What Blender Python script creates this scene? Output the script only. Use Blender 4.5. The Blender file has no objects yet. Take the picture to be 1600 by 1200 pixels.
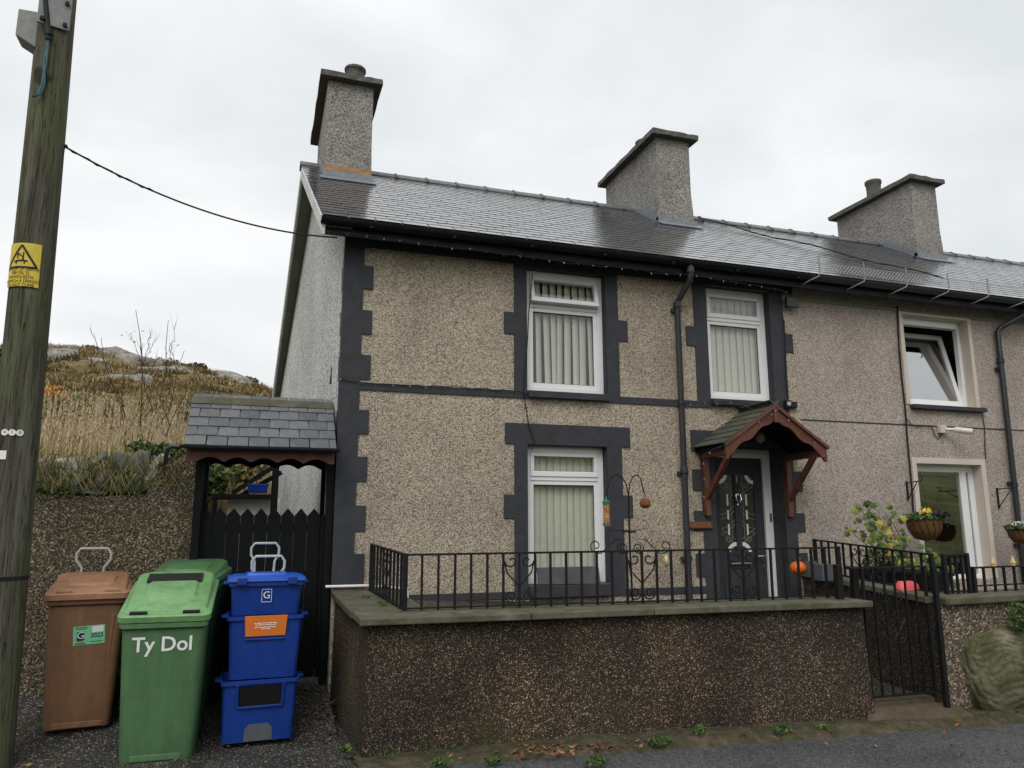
import bpy, bmesh, math, random
import numpy as np
from mathutils import Vector, Matrix, Euler, noise as mnoise
rad = math.radians
scn = bpy.context.scene
COL = scn.collection

# ------------------------------------------------------------------ camera
CAM = Vector((0.0, -7.6, 1.68))
FPX, PITCH, YAW, ROLL = 1186.0, rad(10.444), rad(18.276), rad(0.104)
fwd = Vector((math.sin(YAW) * math.cos(PITCH), math.cos(YAW) * math.cos(PITCH), math.sin(PITCH)))
rgt = Vector((math.cos(YAW), -math.sin(YAW), 0))
dwn = fwd.cross(rgt)
r2 = math.cos(ROLL) * rgt + math.sin(ROLL) * dwn
d2 = -math.sin(ROLL) * rgt + math.cos(ROLL) * dwn
cd = bpy.data.cameras.new('camera')
cam = bpy.data.objects.new('camera', cd)
COL.objects.link(cam)
cam.matrix_world = Matrix(((r2.x, -d2.x, -fwd.x, CAM.x), (r2.y, -d2.y, -fwd.y, CAM.y), (r2.z, -d2.z, -fwd.z, CAM.z), (0, 0, 0, 1)))
cd.sensor_fit = 'HORIZONTAL'
cd.sensor_width = 36.0
cd.lens = FPX / 1600.0 * 36.0
cd.clip_start = 0.05
cd.clip_end = 3000
scn.camera = cam

# ------------------------------------------------------------------ sky, sun, exposure
w = bpy.data.worlds.new('World')
scn.world = w
w.use_nodes = True
nt = w.node_tree
nt.nodes.clear()
sky = nt.nodes.new('ShaderNodeTexSky')
sky.sky_type = 'NISHITA'
sky.sun_disc = False
sky.sun_elevation = rad(48)
sky.sun_rotation = rad(210)
sky.air_density = 1.6
sky.dust_density = 3.0
b_sky = nt.nodes.new('ShaderNodeBackground')
b_sky.inputs[1].default_value = 0.09
nt.links.new(sky.outputs[0], b_sky.inputs[0])
tc = nt.nodes.new('ShaderNodeTexCoord')
mp = nt.nodes.new('ShaderNodeMapping')
mp.inputs['Scale'].default_value = (1.0, 1.0, 2.2)
nz = nt.nodes.new('ShaderNodeTexNoise')
nz.inputs['Scale'].default_value = 2.1
nz.inputs['Detail'].default_value = 7
nz.inputs['Roughness'].default_value = 0.52
nz.inputs['Distortion'].default_value = 0.35
cr = nt.nodes.new('ShaderNodeValToRGB')
cr.color_ramp.elements[0].position = 0.36
cr.color_ramp.elements[0].color = (0.665, 0.695, 0.712, 1)
cr.color_ramp.elements[1].position = 0.62
cr.color_ramp.elements[1].color = (0.86, 0.866, 0.870, 1)
b_cl = nt.nodes.new('ShaderNodeBackground')
b_cl.inputs[1].default_value = 1.0
mx = nt.nodes.new('ShaderNodeMixShader')
mx.inputs[0].default_value = 0.93
ow = nt.nodes.new('ShaderNodeOutputWorld')
nt.links.new(tc.outputs['Generated'], mp.inputs[0])
nt.links.new(mp.outputs[0], nz.inputs['Vector'])
nt.links.new(nz.outputs['Fac'], cr.inputs[0])
nt.links.new(cr.outputs[0], b_cl.inputs[0])
nt.links.new(b_sky.outputs[0], mx.inputs[1])
nt.links.new(b_cl.outputs[0], mx.inputs[2])
nt.links.new(mx.outputs[0], ow.inputs[0])

sl = bpy.data.lights.new('sun', 'SUN')
sl.energy = 1.3
sl.angle = rad(35)
sl.color = (1.0, 0.97, 0.93)
sun = bpy.data.objects.new('sun', sl)
COL.objects.link(sun)
sun.rotation_euler = (rad(42), 0, rad(-30))

scn.view_settings.view_transform = 'Standard'
scn.view_settings.look = 'None'
scn.view_settings.gamma = 1.0
scn.view_settings.exposure = 0.25
scn.view_settings.use_curve_mapping = False
scn.cycles.max_bounces = 8
scn.cycles.transparent_max_bounces = 12
scn.cycles.caustics_reflective = False
scn.cycles.caustics_refractive = False

# ------------------------------------------------------------------ pixel -> place helpers
def ray(u, v):
    return r2 * ((u - 800) / FPX) + d2 * ((v - 600) / FPX) + fwd
def onY(u, v, y=0.0):
    r = ray(u, v)
    return CAM + r * ((y - CAM.y) / r.y)
def onZ(u, v, z=0.0):
    r = ray(u, v)
    return CAM + r * ((z - CAM.z) / r.z)
def fx(u, v, y=0.0):
    return onY(u, v, y).x
def fz(u, v, y=0.0):
    return onY(u, v, y).z
def lerp(a, b, t):
    return a + (b - a) * t

# ------------------------------------------------------------------ mesh builder
class MB:
    def __init__(s):
        s.v = []
        s.f = []
        s.r = []          # one random number for each face
    def face(s, pts, rnd=None):
        i = len(s.v)
        s.v.extend([tuple(p) for p in pts])
        s.f.append(tuple(range(i, i + len(pts))))
        s.r.append(random.random() if rnd is None else rnd)
    def add(s, verts, faces, rnd=None):
        i = len(s.v)
        s.v.extend([tuple(p) for p in verts])
        rr = random.random() if rnd is None else rnd
        for f in faces:
            s.f.append(tuple(i + k for k in f))
            s.r.append(rr)
    def box(s, x0, x1, y0, y1, z0, z1, m=None):
        c = [(x0, y0, z0), (x1, y0, z0), (x1, y1, z0), (x0, y1, z0), (x0, y0, z1), (x1, y0, z1), (x1, y1, z1), (x0, y1, z1)]
        if m is not None:
            c = [tuple(m @ Vector(p)) for p in c]
        s.add(c, [(3, 2, 1, 0), (4, 5, 6, 7), (0, 1, 5, 4), (1, 2, 6, 5), (2, 3, 7, 6), (3, 0, 4, 7)])
        return s
    def hexa(s, c):       # eight corners: bottom four counter-clockwise, then top four
        s.add(c, [(3, 2, 1, 0), (4, 5, 6, 7), (0, 1, 5, 4), (1, 2, 6, 5), (2, 3, 7, 6), (3, 0, 4, 7)])
        return s
    def beam(s, a, b, w, h, up=(0, 0, 1)):
        a = Vector(a); b = Vector(b); d = (b - a).normalized(); up = Vector(up)
        if abs(d.dot(up)) > 0.98:
            up = Vector((0, 1, 0))
        sd = d.cross(up).normalized() * (w / 2); u2 = sd.cross(d).normalized() * (h / 2)
        return s.hexa([a - sd - u2, a + sd - u2, b + sd - u2, b - sd - u2, a - sd + u2, a + sd + u2, b + sd + u2, b - sd + u2])
    def prism(s, poly, off):      # planar polygon (3D) pushed along off
        n = len(poly); off = Vector(off)
        a = [Vector(p) for p in poly]; b = [p + off for p in a]
        s.add(a + b, [tuple(range(n - 1, -1, -1)), tuple(range(n, 2 * n))] + [(i, (i + 1) % n, n + (i + 1) % n, n + i) for i in range(n)])
        return s
    def loft(s, secs, caps=True):
        n = len(secs[0]); v = []; f = []
        for q in secs:
            v.extend(q)
        for k in range(len(secs) - 1):
            for i in range(n):
                j = (i + 1) % n
                f.append((k * n + i, k * n + j, (k + 1) * n + j, (k + 1) * n + i))
        if caps:
            f.append(tuple(range(n - 1, -1, -1)))
            f.append(tuple(range((len(secs) - 1) * n, len(secs) * n)))
        s.add(v, f)
        return s
    def tube(s, path, r, n=8, caps=True):
        P = [Vector(p) for p in path]
        rs = r if isinstance(r, (list, tuple)) else [r] * len(P)
        secs = []; ref = None
        for i, p in enumerate(P):
            d = (P[min(i + 1, len(P) - 1)] - P[max(i - 1, 0)]).normalized()
            if ref is None:
                ref = Vector((0, 0, 1)) if abs(d.z) < 0.9 else Vector((1, 0, 0))
            a = (ref - d * ref.dot(d)).normalized(); b = d.cross(a); ref = a
            secs.append([p + (a * math.cos(2 * math.pi * k / n) + b * math.sin(2 * math.pi * k / n)) * rs[i] for k in range(n)])
        return s.loft(secs, caps)
    def lathe(s, prof, c=(0, 0, 0), n=16, caps=True):
        c = Vector(c)
        return s.loft([[c + Vector((r * math.cos(2 * math.pi * k / n), r * math.sin(2 * math.pi * k / n), z)) for k in range(n)] for r, z in prof], caps)
    def wall(s, x0, x1, z0, z1, y, holes=()):      # upright sheet facing -y with openings
        xs = sorted({x0, x1} | {h[0] for h in holes} | {h[1] for h in holes})
        zs = sorted({z0, z1} | {h[2] for h in holes} | {h[3] for h in holes})
        for i in range(len(xs) - 1):
            for j in range(len(zs) - 1):
                cx = (xs[i] + xs[i + 1]) / 2; cz = (zs[j] + zs[j + 1]) / 2
                if any(h[0] < cx < h[1] and h[2] < cz < h[3] for h in holes):
                    continue
                s.face([(xs[i], y, zs[j]), (xs[i + 1], y, zs[j]), (xs[i + 1], y, zs[j + 1]), (xs[i], y, zs[j + 1])])
        return s
    def move(s, m):
        s.v = [tuple(m @ Vector(p)) for p in s.v]
        return s
    def mesh(s, name, off=Vector((0, 0, 0)), smooth=None):
        me = bpy.data.meshes.new(name)
        me.from_pydata([(p[0] - off[0], p[1] - off[1], p[2] - off[2]) for p in s.v], [], s.f)
        at = me.attributes.new('rnd', 'FLOAT', 'FACE')
        at.data.foreach_set('value', s.r)
        if smooth is not None:
            for p in me.polygons:
                p.use_smooth = True
            try:
                me.set_sharp_from_angle(angle=rad(smooth))
            except Exception:
                pass
        me.update()
        return me

ORG = {}       # object name -> world offset its children are written in
def link(o, parent=None):
    COL.objects.link(o)
    if parent is not None:
        o.parent = parent
    return o
def obj(name, mb, mat, parent=None, smooth=None, bevel=None, local=False):
    off = Vector((0, 0, 0))
    if parent is not None and not local:
        off = ORG.get(parent.name, off)
    me = mb.mesh(name, off, smooth)
    me.materials.append(mat)
    o = bpy.data.objects.new(name, me)
    link(o, parent)
    if bevel:
        md = o.modifiers.new('bevel', 'BEVEL')
        md.width = bevel; md.segments = 2; md.limit_method = 'ANGLE'; md.angle_limit = rad(40)
    ORG[o.name] = off
    return o
def inst(name, me, parent, loc, rot=(0, 0, 0), scale=(1, 1, 1)):
    o = bpy.data.objects.new(name, me)
    link(o, parent)
    off = ORG.get(parent.name, Vector((0, 0, 0))) if parent else Vector((0, 0, 0))
    o.location = Vector(loc) - off
    o.rotation_euler = rot
    o.scale = scale
    ORG[o.name] = Vector(loc)
    return o
def tag(o, label, cat, group=None, kind=None):
    if label: o['label'] = label
    if cat: o['category'] = cat
    if group: o['group'] = group
    if kind: o['kind'] = kind
    return o
def thing(name, label, cat, loc=(0, 0, 0), rotz=0.0, group=None):
    o = bpy.data.objects.new(name, None)
    o.empty_display_size = 0.1
    COL.objects.link(o)
    o.location = loc; o.rotation_euler = (0, 0, rotz)
    ORG[o.name] = Vector(loc)
    return tag(o, label, cat, group)
def struct(o):
    o['kind'] = 'structure'
    return o
def dup(root, loc, rotz, label=None):
    def cp(o, par):
        c = o.copy(); COL.objects.link(c)
        if par is not None:
            c.parent = par
        for ch in list(o.children):
            cp(ch, c)
        return c
    c = cp(root, None); c.location = loc; c.rotation_euler = (0, 0, rotz)
    ORG[c.name] = Vector(loc)
    if label: c['label'] = label
    return c
def text_mb(body, size, fn, spacing=1.0, align='CENTER', bold=0.0):
    """flat lettering; fn maps (x, y) of the text plane to a 3D point"""
    cu = bpy.data.curves.new('lettering', 'FONT')
    cu.body = body; cu.size = size; cu.align_x = align; cu.align_y = 'CENTER'
    cu.space_line = spacing; cu.resolution_u = 3; cu.offset = bold * size
    o = bpy.data.objects.new('lettering_source', cu)
    COL.objects.link(o)
    dg = bpy.context.evaluated_depsgraph_get()
    me = o.evaluated_get(dg).to_mesh()
    mb = MB()
    mb.add([fn(v.co.x, v.co.y) for v in me.vertices], [tuple(p.vertices) for p in me.polygons])
    bpy.data.objects.remove(o)
    return mb
def spiral(c, r0, r1, a0, a1, n, ax, az):
    """points of a spiral round c in the plane of ax, az"""
    c = Vector(c); out = []
    for i in range(n + 1):
        t = i / n; a = lerp(a0, a1, t); r = lerp(r0, r1, t)
        out.append(c + Vector(ax) * (r * math.cos(a)) + Vector(az) * (r * math.sin(a)))
    return out
def rrect(w_, d_, r, z, cx=0, cy=0, n=4):
    pts = []
    for qx, qy, a0 in ((1, 1, 0), (-1, 1, 90), (-1, -1, 180), (1, -1, 270)):
        for k in range(n + 1):
            a = rad(a0 + 90 * k / n)
            pts.append(Vector((cx + qx * (w_ / 2 - r) + r * math.cos(a), cy + qy * (d_ / 2 - r) + r * math.sin(a), z)))
    return pts

# ------------------------------------------------------------------ materials
class N:
    def __init__(s, name):
        s.m = bpy.data.materials.new(name)
        s.m.use_nodes = True
        s.t = s.m.node_tree
        s.t.nodes.clear()
        s.out = s.t.nodes.new('ShaderNodeOutputMaterial')
        s.b = s.t.nodes.new('ShaderNodeBsdfPrincipled')
        s.t.links.new(s.b.outputs[0], s.out.inputs[0])
        s.co = s.t.nodes.new('ShaderNodeTexCoord').outputs['Object']
    def n(s, typ, **kw):
        x = s.t.nodes.new(typ)
        for k, v in kw.items():
            setattr(x, k, v)
        return x
    def L(s, a, b):
        s.t.links.new(a, b)
    def noise(s, sc, det=4, rough=0.55, vec=None, dist=0.0):
        x = s.n('ShaderNodeTexNoise')
        x.inputs['Scale'].default_value = sc; x.inputs['Detail'].default_value = det
        x.inputs['Roughness'].default_value = rough; x.inputs['Distortion'].default_value = dist
        s.L(vec or s.co, x.inputs['Vector'])
        return x.outputs['Fac']
    def scaled(s, sx, sy, sz):
        x = s.n('ShaderNodeMapping'); x.inputs['Scale'].default_value = (sx, sy, sz)
        s.L(s.co, x.inputs[0])
        return x.outputs[0]
    def ramp(s, fac, stops, interp='LINEAR'):
        x = s.n('ShaderNodeValToRGB'); x.color_ramp.interpolation = interp
        e = x.color_ramp.elements
        while len(e) < len(stops):
            e.new(0.5)
        for k, (p, c) in enumerate(stops):
            e[k].position = p
            e[k].color = (c[0], c[1], c[2], 1) if not isinstance(c, (int, float)) else (c, c, c, 1)
        s.L(fac, x.inputs[0])
        return x.outputs[0]
    def mix(s, fac, a, b, mode='MIX'):
        x = s.n('ShaderNodeMix', data_type='RGBA', blend_type=mode)
        for sock, val in ((x.inputs[0], fac), (x.inputs[6], a), (x.inputs[7], b)):
            if isinstance(val, (int, float)):
                sock.default_value = val
            elif isinstance(val, tuple):
                sock.default_value = (*val[:3], 1)
            else:
                s.L(val, sock)
        return x.outputs[2]
    def math(s, op, a, b=0.0):
        x = s.n('ShaderNodeMath', operation=op)
        for sock, val in ((x.inputs[0], a), (x.inputs[1], b)):
            if isinstance(val, (int, float)):
                sock.default_value = val
            else:
                s.L(val, sock)
        return x.outputs[0]
    def bump(s, h, dist, strength=1.0):
        x = s.n('ShaderNodeBump'); x.inputs['Distance'].default_value = dist; x.inputs['Strength'].default_value = strength
        s.L(h, x.inputs['Height']); s.L(x.outputs[0], s.b.inputs['Normal'])
    def col(s, c):
        if isinstance(c, tuple):
            s.b.inputs['Base Color'].default_value = (*c[:3], 1)
        else:
            s.L(c, s.b.inputs['Base Color'])
    def rough(s, r):
        if isinstance(r, (int, float)):
            s.b.inputs['Roughness'].default_value = r
        else:
            s.L(r, s.b.inputs['Roughness'])
    def rnd(s):
        """0..1, different for each object and each joined piece"""
        oi = s.n('ShaderNodeObjectInfo'); at = s.n('ShaderNodeAttribute', attribute_name='rnd')
        return s.math('FRACT', s.math('ADD', oi.outputs['Random'], at.outputs['Fac']))

def pebble(name, stops, cell=62.0, bump=0.006, stain=None, stain_thr=(0.5, 0.68), stain_sc=1.3, shade=(0.82, 1.12), rough=0.85, moss=None):
    k = N(name)
    vo = k.n('ShaderNodeTexVoronoi'); vo.inputs['Scale'].default_value = cell; vo.inputs['Randomness'].default_value = 1.0
    k.L(k.co, vo.inputs['Vector'])
    sp = k.n('ShaderNodeSeparateColor'); k.L(vo.outputs['Color'], sp.inputs[0])
    c = k.ramp(sp.outputs[0], stops)
    gap = k.ramp(vo.outputs['Distance'], [(0.40, 1.0), (0.85, 0.60)])
    c = k.mix(1.0, c, gap, 'MULTIPLY')
    big = k.ramp(k.noise(0.9, 6, 0.6), [(0.3, shade[0]), (0.7, shade[1])])
    c = k.mix(1.0, c, big, 'MULTIPLY')
    if stain:
        f = k.ramp(k.noise(stain_sc, 8, 0.68, k.scaled(1, 1, 0.55)), [(stain_thr[0], 0.0), (stain_thr[1], 0.85)])
        c = k.mix(f, c, k.mix(1.0, c, stain, 'MULTIPLY'))
    if moss:
        f = k.ramp(k.noise(1.7, 9, 0.72), [(0.53, 0.0), (0.70, 0.75)])
        c = k.mix(f, c, moss)
    k.col(c); k.rough(rough)
    k.b.inputs['Specular IOR Level'].default_value = 0.3
    h = k.math('SUBTRACT', 1.0, vo.outputs['Distance'])
    k.bump(h, bump, 0.9)
    return k.m

def plain(name, c, rough=0.5, var=0.12, sc=6.0, spec=0.5, bump=0.0, bsc=60.0, metal=0.0, dirt=None, dirt_thr=(0.52, 0.72), dsc=3.0, streak=0.0):
    k = N(name)
    f = k.ramp(k.noise(sc, 6, 0.6), [(0.25, 1 - var), (0.75, 1 + var)])
    cc = k.mix(1.0, c, f, 'MULTIPLY')
    if dirt:
        cc = k.mix(k.ramp(k.noise(dsc, 9, 0.7), [(dirt_thr[0], 0.0), (dirt_thr[1], 0.8)]), cc, dirt)
    if streak:
        cc = k.mix(1.0, cc, k.ramp(k.noise(2.2, 8, 0.7, k.scaled(7, 7, 0.7)), [(0.35, 1.0 - streak), (0.65, 1.0 + streak * 0.5)]), 'MULTIPLY')
        cc = k.mix(k.ramp(k.noise(60, 3, 0.6), [(0.68, 0.0), (0.74, 0.35)]), cc, (0.32, 0.32, 0.29))
    k.col(cc)
    k.rough(k.ramp(k.noise(sc * 2.3, 5, 0.6), [(0.3, max(0.03, rough - 0.1)), (0.7, min(1.0, rough + 0.1))]))
    k.b.inputs['Specular IOR Level'].default_value = spec
    k.b.inputs['Metallic'].default_value = metal
    if bump:
        k.bump(k.noise(bsc, 5, 0.6), bump, 0.8)
    return k.m

M = {}
M['peb_house'] = pebble('pebbledash_house', [(0.0, (0.17, 0.135, 0.108)), (0.25, (0.35, 0.29, 0.222)), (0.6, (0.48, 0.412, 0.322)), (0.88, (0.68, 0.61, 0.495)), (1.0, (0.44, 0.335, 0.235))], 96, stain=(0.70, 0.69, 0.68), stain_thr=(0.48, 0.72), stain_sc=0.9)
M['peb_gable'] = pebble('pebbledash_gable', [(0.0, (0.10, 0.10, 0.10)), (0.16, (0.38, 0.38, 0.37)), (0.4, (0.66, 0.66, 0.64)), (1.0, (0.80, 0.80, 0.78))], 62, stain=(0.7, 0.72, 0.7), stain_thr=(0.55, 0.8))
M['peb_chimney'] = pebble('pebbledash_chimney', [(0.0, (0.10, 0.095, 0.09)), (0.3, (0.26, 0.245, 0.225)), (0.65, (0.39, 0.37, 0.34)), (1.0, (0.52, 0.50, 0.465))], 84, stain=(0.6, 0.6, 0.58))
M['peb_neigh'] = pebble('pebbledash_neighbour', [(0.0, (0.20, 0.16, 0.14)), (0.3, (0.385, 0.32, 0.28)), (0.65, (0.49, 0.42, 0.37)), (1.0, (0.62, 0.55, 0.495))], 98, stain=(0.82, 0.80, 0.78), stain_thr=(0.55, 0.8))
M['peb_garden'] = pebble('pebbledash_garden_wall', [(0.0, (0.013, 0.0095, 0.008)), (0.5, (0.033, 0.0235, 0.017)), (0.8, (0.068, 0.049, 0.034)), (0.93, (0.17, 0.128, 0.086)), (1.0, (0.42, 0.35, 0.265))], 150, stain=(2.3, 2.05, 1.7), stain_thr=(0.48, 0.76), moss=(0.040, 0.042, 0.016), shade=(0.32, 1.55))
M['peb_left'] = pebble('pebbledash_boundary_wall', [(0.0, (0.03, 0.025, 0.018)), (0.4, (0.085, 0.065, 0.042)), (0.72, (0.17, 0.135, 0.085)), (0.9, (0.32, 0.27, 0.185)), (1.0, (0.48, 0.43, 0.34))], 90, stain=(0.45, 0.45, 0.42), moss=(0.06, 0.055, 0.022), shade=(0.7, 1.2))
M['paint'] = plain('charcoal_masonry_paint', (0.042, 0.044, 0.051), 0.72, 0.22, 7, 0.25, 0.0025, 70, dirt=(0.07, 0.07, 0.072), dirt_thr=(0.6, 0.85), dsc=5)
M['fascia'] = plain('black_gloss_paint', (0.009, 0.010, 0.012), 0.5, 0.25, 4, 0.2)
M['upvc'] = plain('white_upvc', (0.78, 0.79, 0.79), 0.32, 0.03, 3, 0.45, dirt=(0.50, 0.50, 0.46), dirt_thr=(0.62, 0.9), dsc=7)
M['cream'] = plain('cream_render', (0.58, 0.51, 0.445), 0.8, 0.05, 4, 0.2, 0.001, 120)
M['barge'] = plain('painted_bargeboard', (0.62, 0.63, 0.58), 0.6, 0.1, 5, 0.3, dirt=(0.22, 0.24, 0.17), dirt_thr=(0.45, 0.75), dsc=4)
M['soffit'] = plain('greenish_soffit', (0.20, 0.22, 0.18), 0.7, 0.2, 3, 0.3)
M['plastic_black'] = plain('black_pipe', (0.022, 0.024, 0.028), 0.38, 0.2, 8, 0.45)
M['pipe_paint'] = plain('charcoal_pipe', (0.032, 0.034, 0.04), 0.45, 0.15, 8, 0.4)
M['blind'] = plain('blind_fabric', (0.60, 0.60, 0.515), 0.9, 0.06, 12, 0.1)
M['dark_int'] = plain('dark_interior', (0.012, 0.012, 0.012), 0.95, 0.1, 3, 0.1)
M['lead'] = plain('lead_flashing', (0.20, 0.215, 0.24), 0.45, 0.25, 14, 0.5, 0.004, 20)
M['mortar'] = plain('orange_mortar', (0.36, 0.23, 0.14), 0.95, 0.3, 16, 0.1, 0.006, 30)
M['concrete'] = plain('mossy_concrete', (0.125, 0.118, 0.088), 0.85, 0.3, 5, 0.25, 0.004, 50, dirt=(0.055, 0.06, 0.026), dirt_thr=(0.42, 0.64), dsc=6)
M['concrete_dark'] = plain('dark_concrete_cap', (0.115, 0.115, 0.105), 0.85, 0.35, 9, 0.25, 0.006, 40, dirt=(0.05, 0.055, 0.04), dsc=6)
M['wood_red'] = plain('red_brown_stained_wood', (0.125, 0.046, 0.029), 0.5, 0.3, 9, 0.35, 0.0015, 60, dirt=(0.05, 0.022, 0.018), dsc=8)
M['wood_black'] = plain('black_stained_boards', (0.006, 0.007, 0.0072), 0.6, 0.35, 9, 0.12, 0.003, 40)
M['iron'] = plain('black_iron', (0.008, 0.008, 0.009), 0.5, 0.3, 20, 0.28, dirt=(0.04, 0.022, 0.012), dirt_thr=(0.62, 0.8), dsc=18)
M['galv'] = plain('galvanised_grey', (0.42, 0.44, 0.44), 0.42, 0.12, 30, 0.5)
M['grey_plastic'] = plain('grey_plastic', (0.10, 0.11, 0.125), 0.5, 0.15, 8, 0.4)
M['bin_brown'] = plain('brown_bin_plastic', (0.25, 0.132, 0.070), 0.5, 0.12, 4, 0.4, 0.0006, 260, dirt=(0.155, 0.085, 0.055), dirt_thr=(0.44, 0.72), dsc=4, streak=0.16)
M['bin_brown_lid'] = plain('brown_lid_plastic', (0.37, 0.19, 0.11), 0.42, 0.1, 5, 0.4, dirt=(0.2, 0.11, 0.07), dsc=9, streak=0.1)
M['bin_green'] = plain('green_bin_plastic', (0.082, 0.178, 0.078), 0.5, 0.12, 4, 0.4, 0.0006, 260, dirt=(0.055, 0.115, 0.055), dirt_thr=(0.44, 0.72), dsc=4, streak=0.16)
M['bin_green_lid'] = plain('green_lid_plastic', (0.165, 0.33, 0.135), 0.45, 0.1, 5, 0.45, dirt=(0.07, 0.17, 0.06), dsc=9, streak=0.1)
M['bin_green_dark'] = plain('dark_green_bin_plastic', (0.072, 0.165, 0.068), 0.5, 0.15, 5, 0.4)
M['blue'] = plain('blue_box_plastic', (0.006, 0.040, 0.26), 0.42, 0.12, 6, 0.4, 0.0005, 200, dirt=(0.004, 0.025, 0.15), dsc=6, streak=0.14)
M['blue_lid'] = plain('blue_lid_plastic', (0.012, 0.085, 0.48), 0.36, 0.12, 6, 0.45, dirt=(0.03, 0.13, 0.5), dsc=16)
M['rubber'] = plain('black_rubber', (0.012, 0.012, 0.012), 0.7, 0.2, 10, 0.3)
M['white'] = plain('white_vinyl', (0.80, 0.80, 0.80), 0.5, 0.03, 5, 0.3)
M['mint'] = plain('mint_sticker', (0.22, 0.60, 0.36), 0.5, 0.04, 8, 0.3)
M['navy'] = plain('navy_print', (0.012, 0.03, 0.065), 0.5, 0.05, 8, 0.3)
M['redprint'] = plain('red_print', (0.45, 0.03, 0.03), 0.5, 0.05, 8, 0.3)
M['black_print'] = plain('black_print', (0.012, 0.012, 0.012), 0.55, 0.05, 8, 0.3)
M['orange_label'] = plain('orange_flap', (0.74, 0.20, 0.035), 0.45, 0.05, 8, 0.35)
M['yellow'] = plain('yellow_sign', (0.66, 0.50, 0.055), 0.5, 0.1, 20, 0.3, dirt=(0.45, 0.36, 0.07), dsc=14)
M['pumpkin'] = plain('orange_pumpkin', (0.72, 0.15, 0.012), 0.4, 0.15, 8, 0.45)
M['stem'] = plain('dry_stem', (0.16, 0.13, 0.06), 0.8, 0.2, 20, 0.2)
M['pink'] = plain('pink_red_plastic', (0.74, 0.11, 0.12), 0.4, 0.08, 6, 0.4)
M['coir'] = plain('coir_liner', (0.15, 0.085, 0.035), 0.95, 0.4, 40, 0.1, 0.008, 60)
M['gold'] = plain('gold_paint', (0.58, 0.42, 0.15), 0.4, 0.15, 30, 0.5)
M['copper'] = plain('stained_glass', (0.045, 0.042, 0.032), 0.2, 0.3, 9, 0.5)
M['chrome'] = plain('chrome', (0.7, 0.7, 0.7), 0.2, 0.05, 9, 0.5, metal=1.0)
M['coconut'] = plain('coconut_shell', (0.20, 0.075, 0.035), 0.9, 0.4, 50, 0.2, 0.006, 80)
M['teal'] = plain('teal_plastic', (0.02, 0.13, 0.14), 0.45, 0.1, 9, 0.4)
M['fat'] = plain('pale_fat_ball', (0.66, 0.50, 0.24), 0.8, 0.25, 30, 0.2, 0.004, 60)
M['white_block'] = plain('whitewashed_block', (0.58, 0.57, 0.51), 0.9, 0.12, 3, 0.2, 0.004, 60, dirt=(0.22, 0.22, 0.16), dirt_thr=(0.56, 0.8), dsc=2.5)
M['cable'] = plain('black_cable', (0.012, 0.012, 0.013), 0.6, 0.1, 9, 0.3)
M['cable_teal'] = plain('teal_cable', (0.035, 0.13, 0.16), 0.55, 0.2, 9, 0.3)
M['bulb'] = plain('clear_bulb', (0.30, 0.30, 0.29), 0.25, 0.1, 9, 0.5)
M['cam_white'] = plain('camera_housing', (0.68, 0.68, 0.64), 0.4, 0.05, 9, 0.4)
M['box_grey'] = plain('weathered_grey_box', (0.23, 0.24, 0.235), 0.6, 0.2, 12, 0.4, dirt=(0.12, 0.13, 0.11), dsc=10)
M['terrace'] = plain('terrace_paving', (0.17, 0.165, 0.14), 0.85, 0.3, 4, 0.2, 0.003, 50, dirt=(0.07, 0.075, 0.045), dsc=3)

def slate_mat(name, lo, hi, lichen, rgh, lthr):
    k = N(name)
    c = k.ramp(k.rnd(), [(0.0, lo), (1.0, hi)])
    c = k.mix(1.0, c, k.ramp(k.noise(11, 6, 0.65), [(0.3, 0.75), (0.7, 1.25)]), 'MULTIPLY')
    c = k.mix(k.ramp(k.noise(9.0, 9, 0.75), [(lthr, 0.0), (lthr + 0.16, 0.75)]), c, lichen)
    k.col(c)
    k.rough(k.ramp(k.noise(7, 5, 0.6), [(0.3, rgh[0]), (0.7, rgh[1])]))
    k.b.inputs['Specular IOR Level'].default_value = 0.5
    k.bump(k.noise(26, 6, 0.6), 0.0022 if rgh[0] > 0.4 else 0.0007, 0.7)
    if rgh[0] < 0.4:      # rain-wet
        k.b.inputs['Coat Weight'].default_value = 0.75
        k.b.inputs['Coat Roughness'].default_value = 0.16
        k.b.inputs['Coat IOR'].default_value = 1.5
    return k.m
M['slate'] = slate_mat('wet_roof_slate', (0.030, 0.031, 0.035), (0.065, 0.066, 0.072), (0.06, 0.062, 0.055), (0.14, 0.32), 0.64)
M['slate_dry'] = slate_mat('lichened_slate', (0.085, 0.092, 0.102), (0.15, 0.155, 0.165), (0.17, 0.175, 0.125), (0.5, 0.75), 0.52)
M['slate_moss'] = slate_mat('mossy_porch_slate', (0.05, 0.053, 0.042), (0.085, 0.09, 0.068), (0.06, 0.068, 0.03), (0.6, 0.85), 0.45)
M['slab'] = slate_mat('slate_slab', (0.045, 0.048, 0.052), (0.065, 0.068, 0.072), (0.09, 0.09, 0.085), (0.6, 0.8), 0.6)

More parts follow.
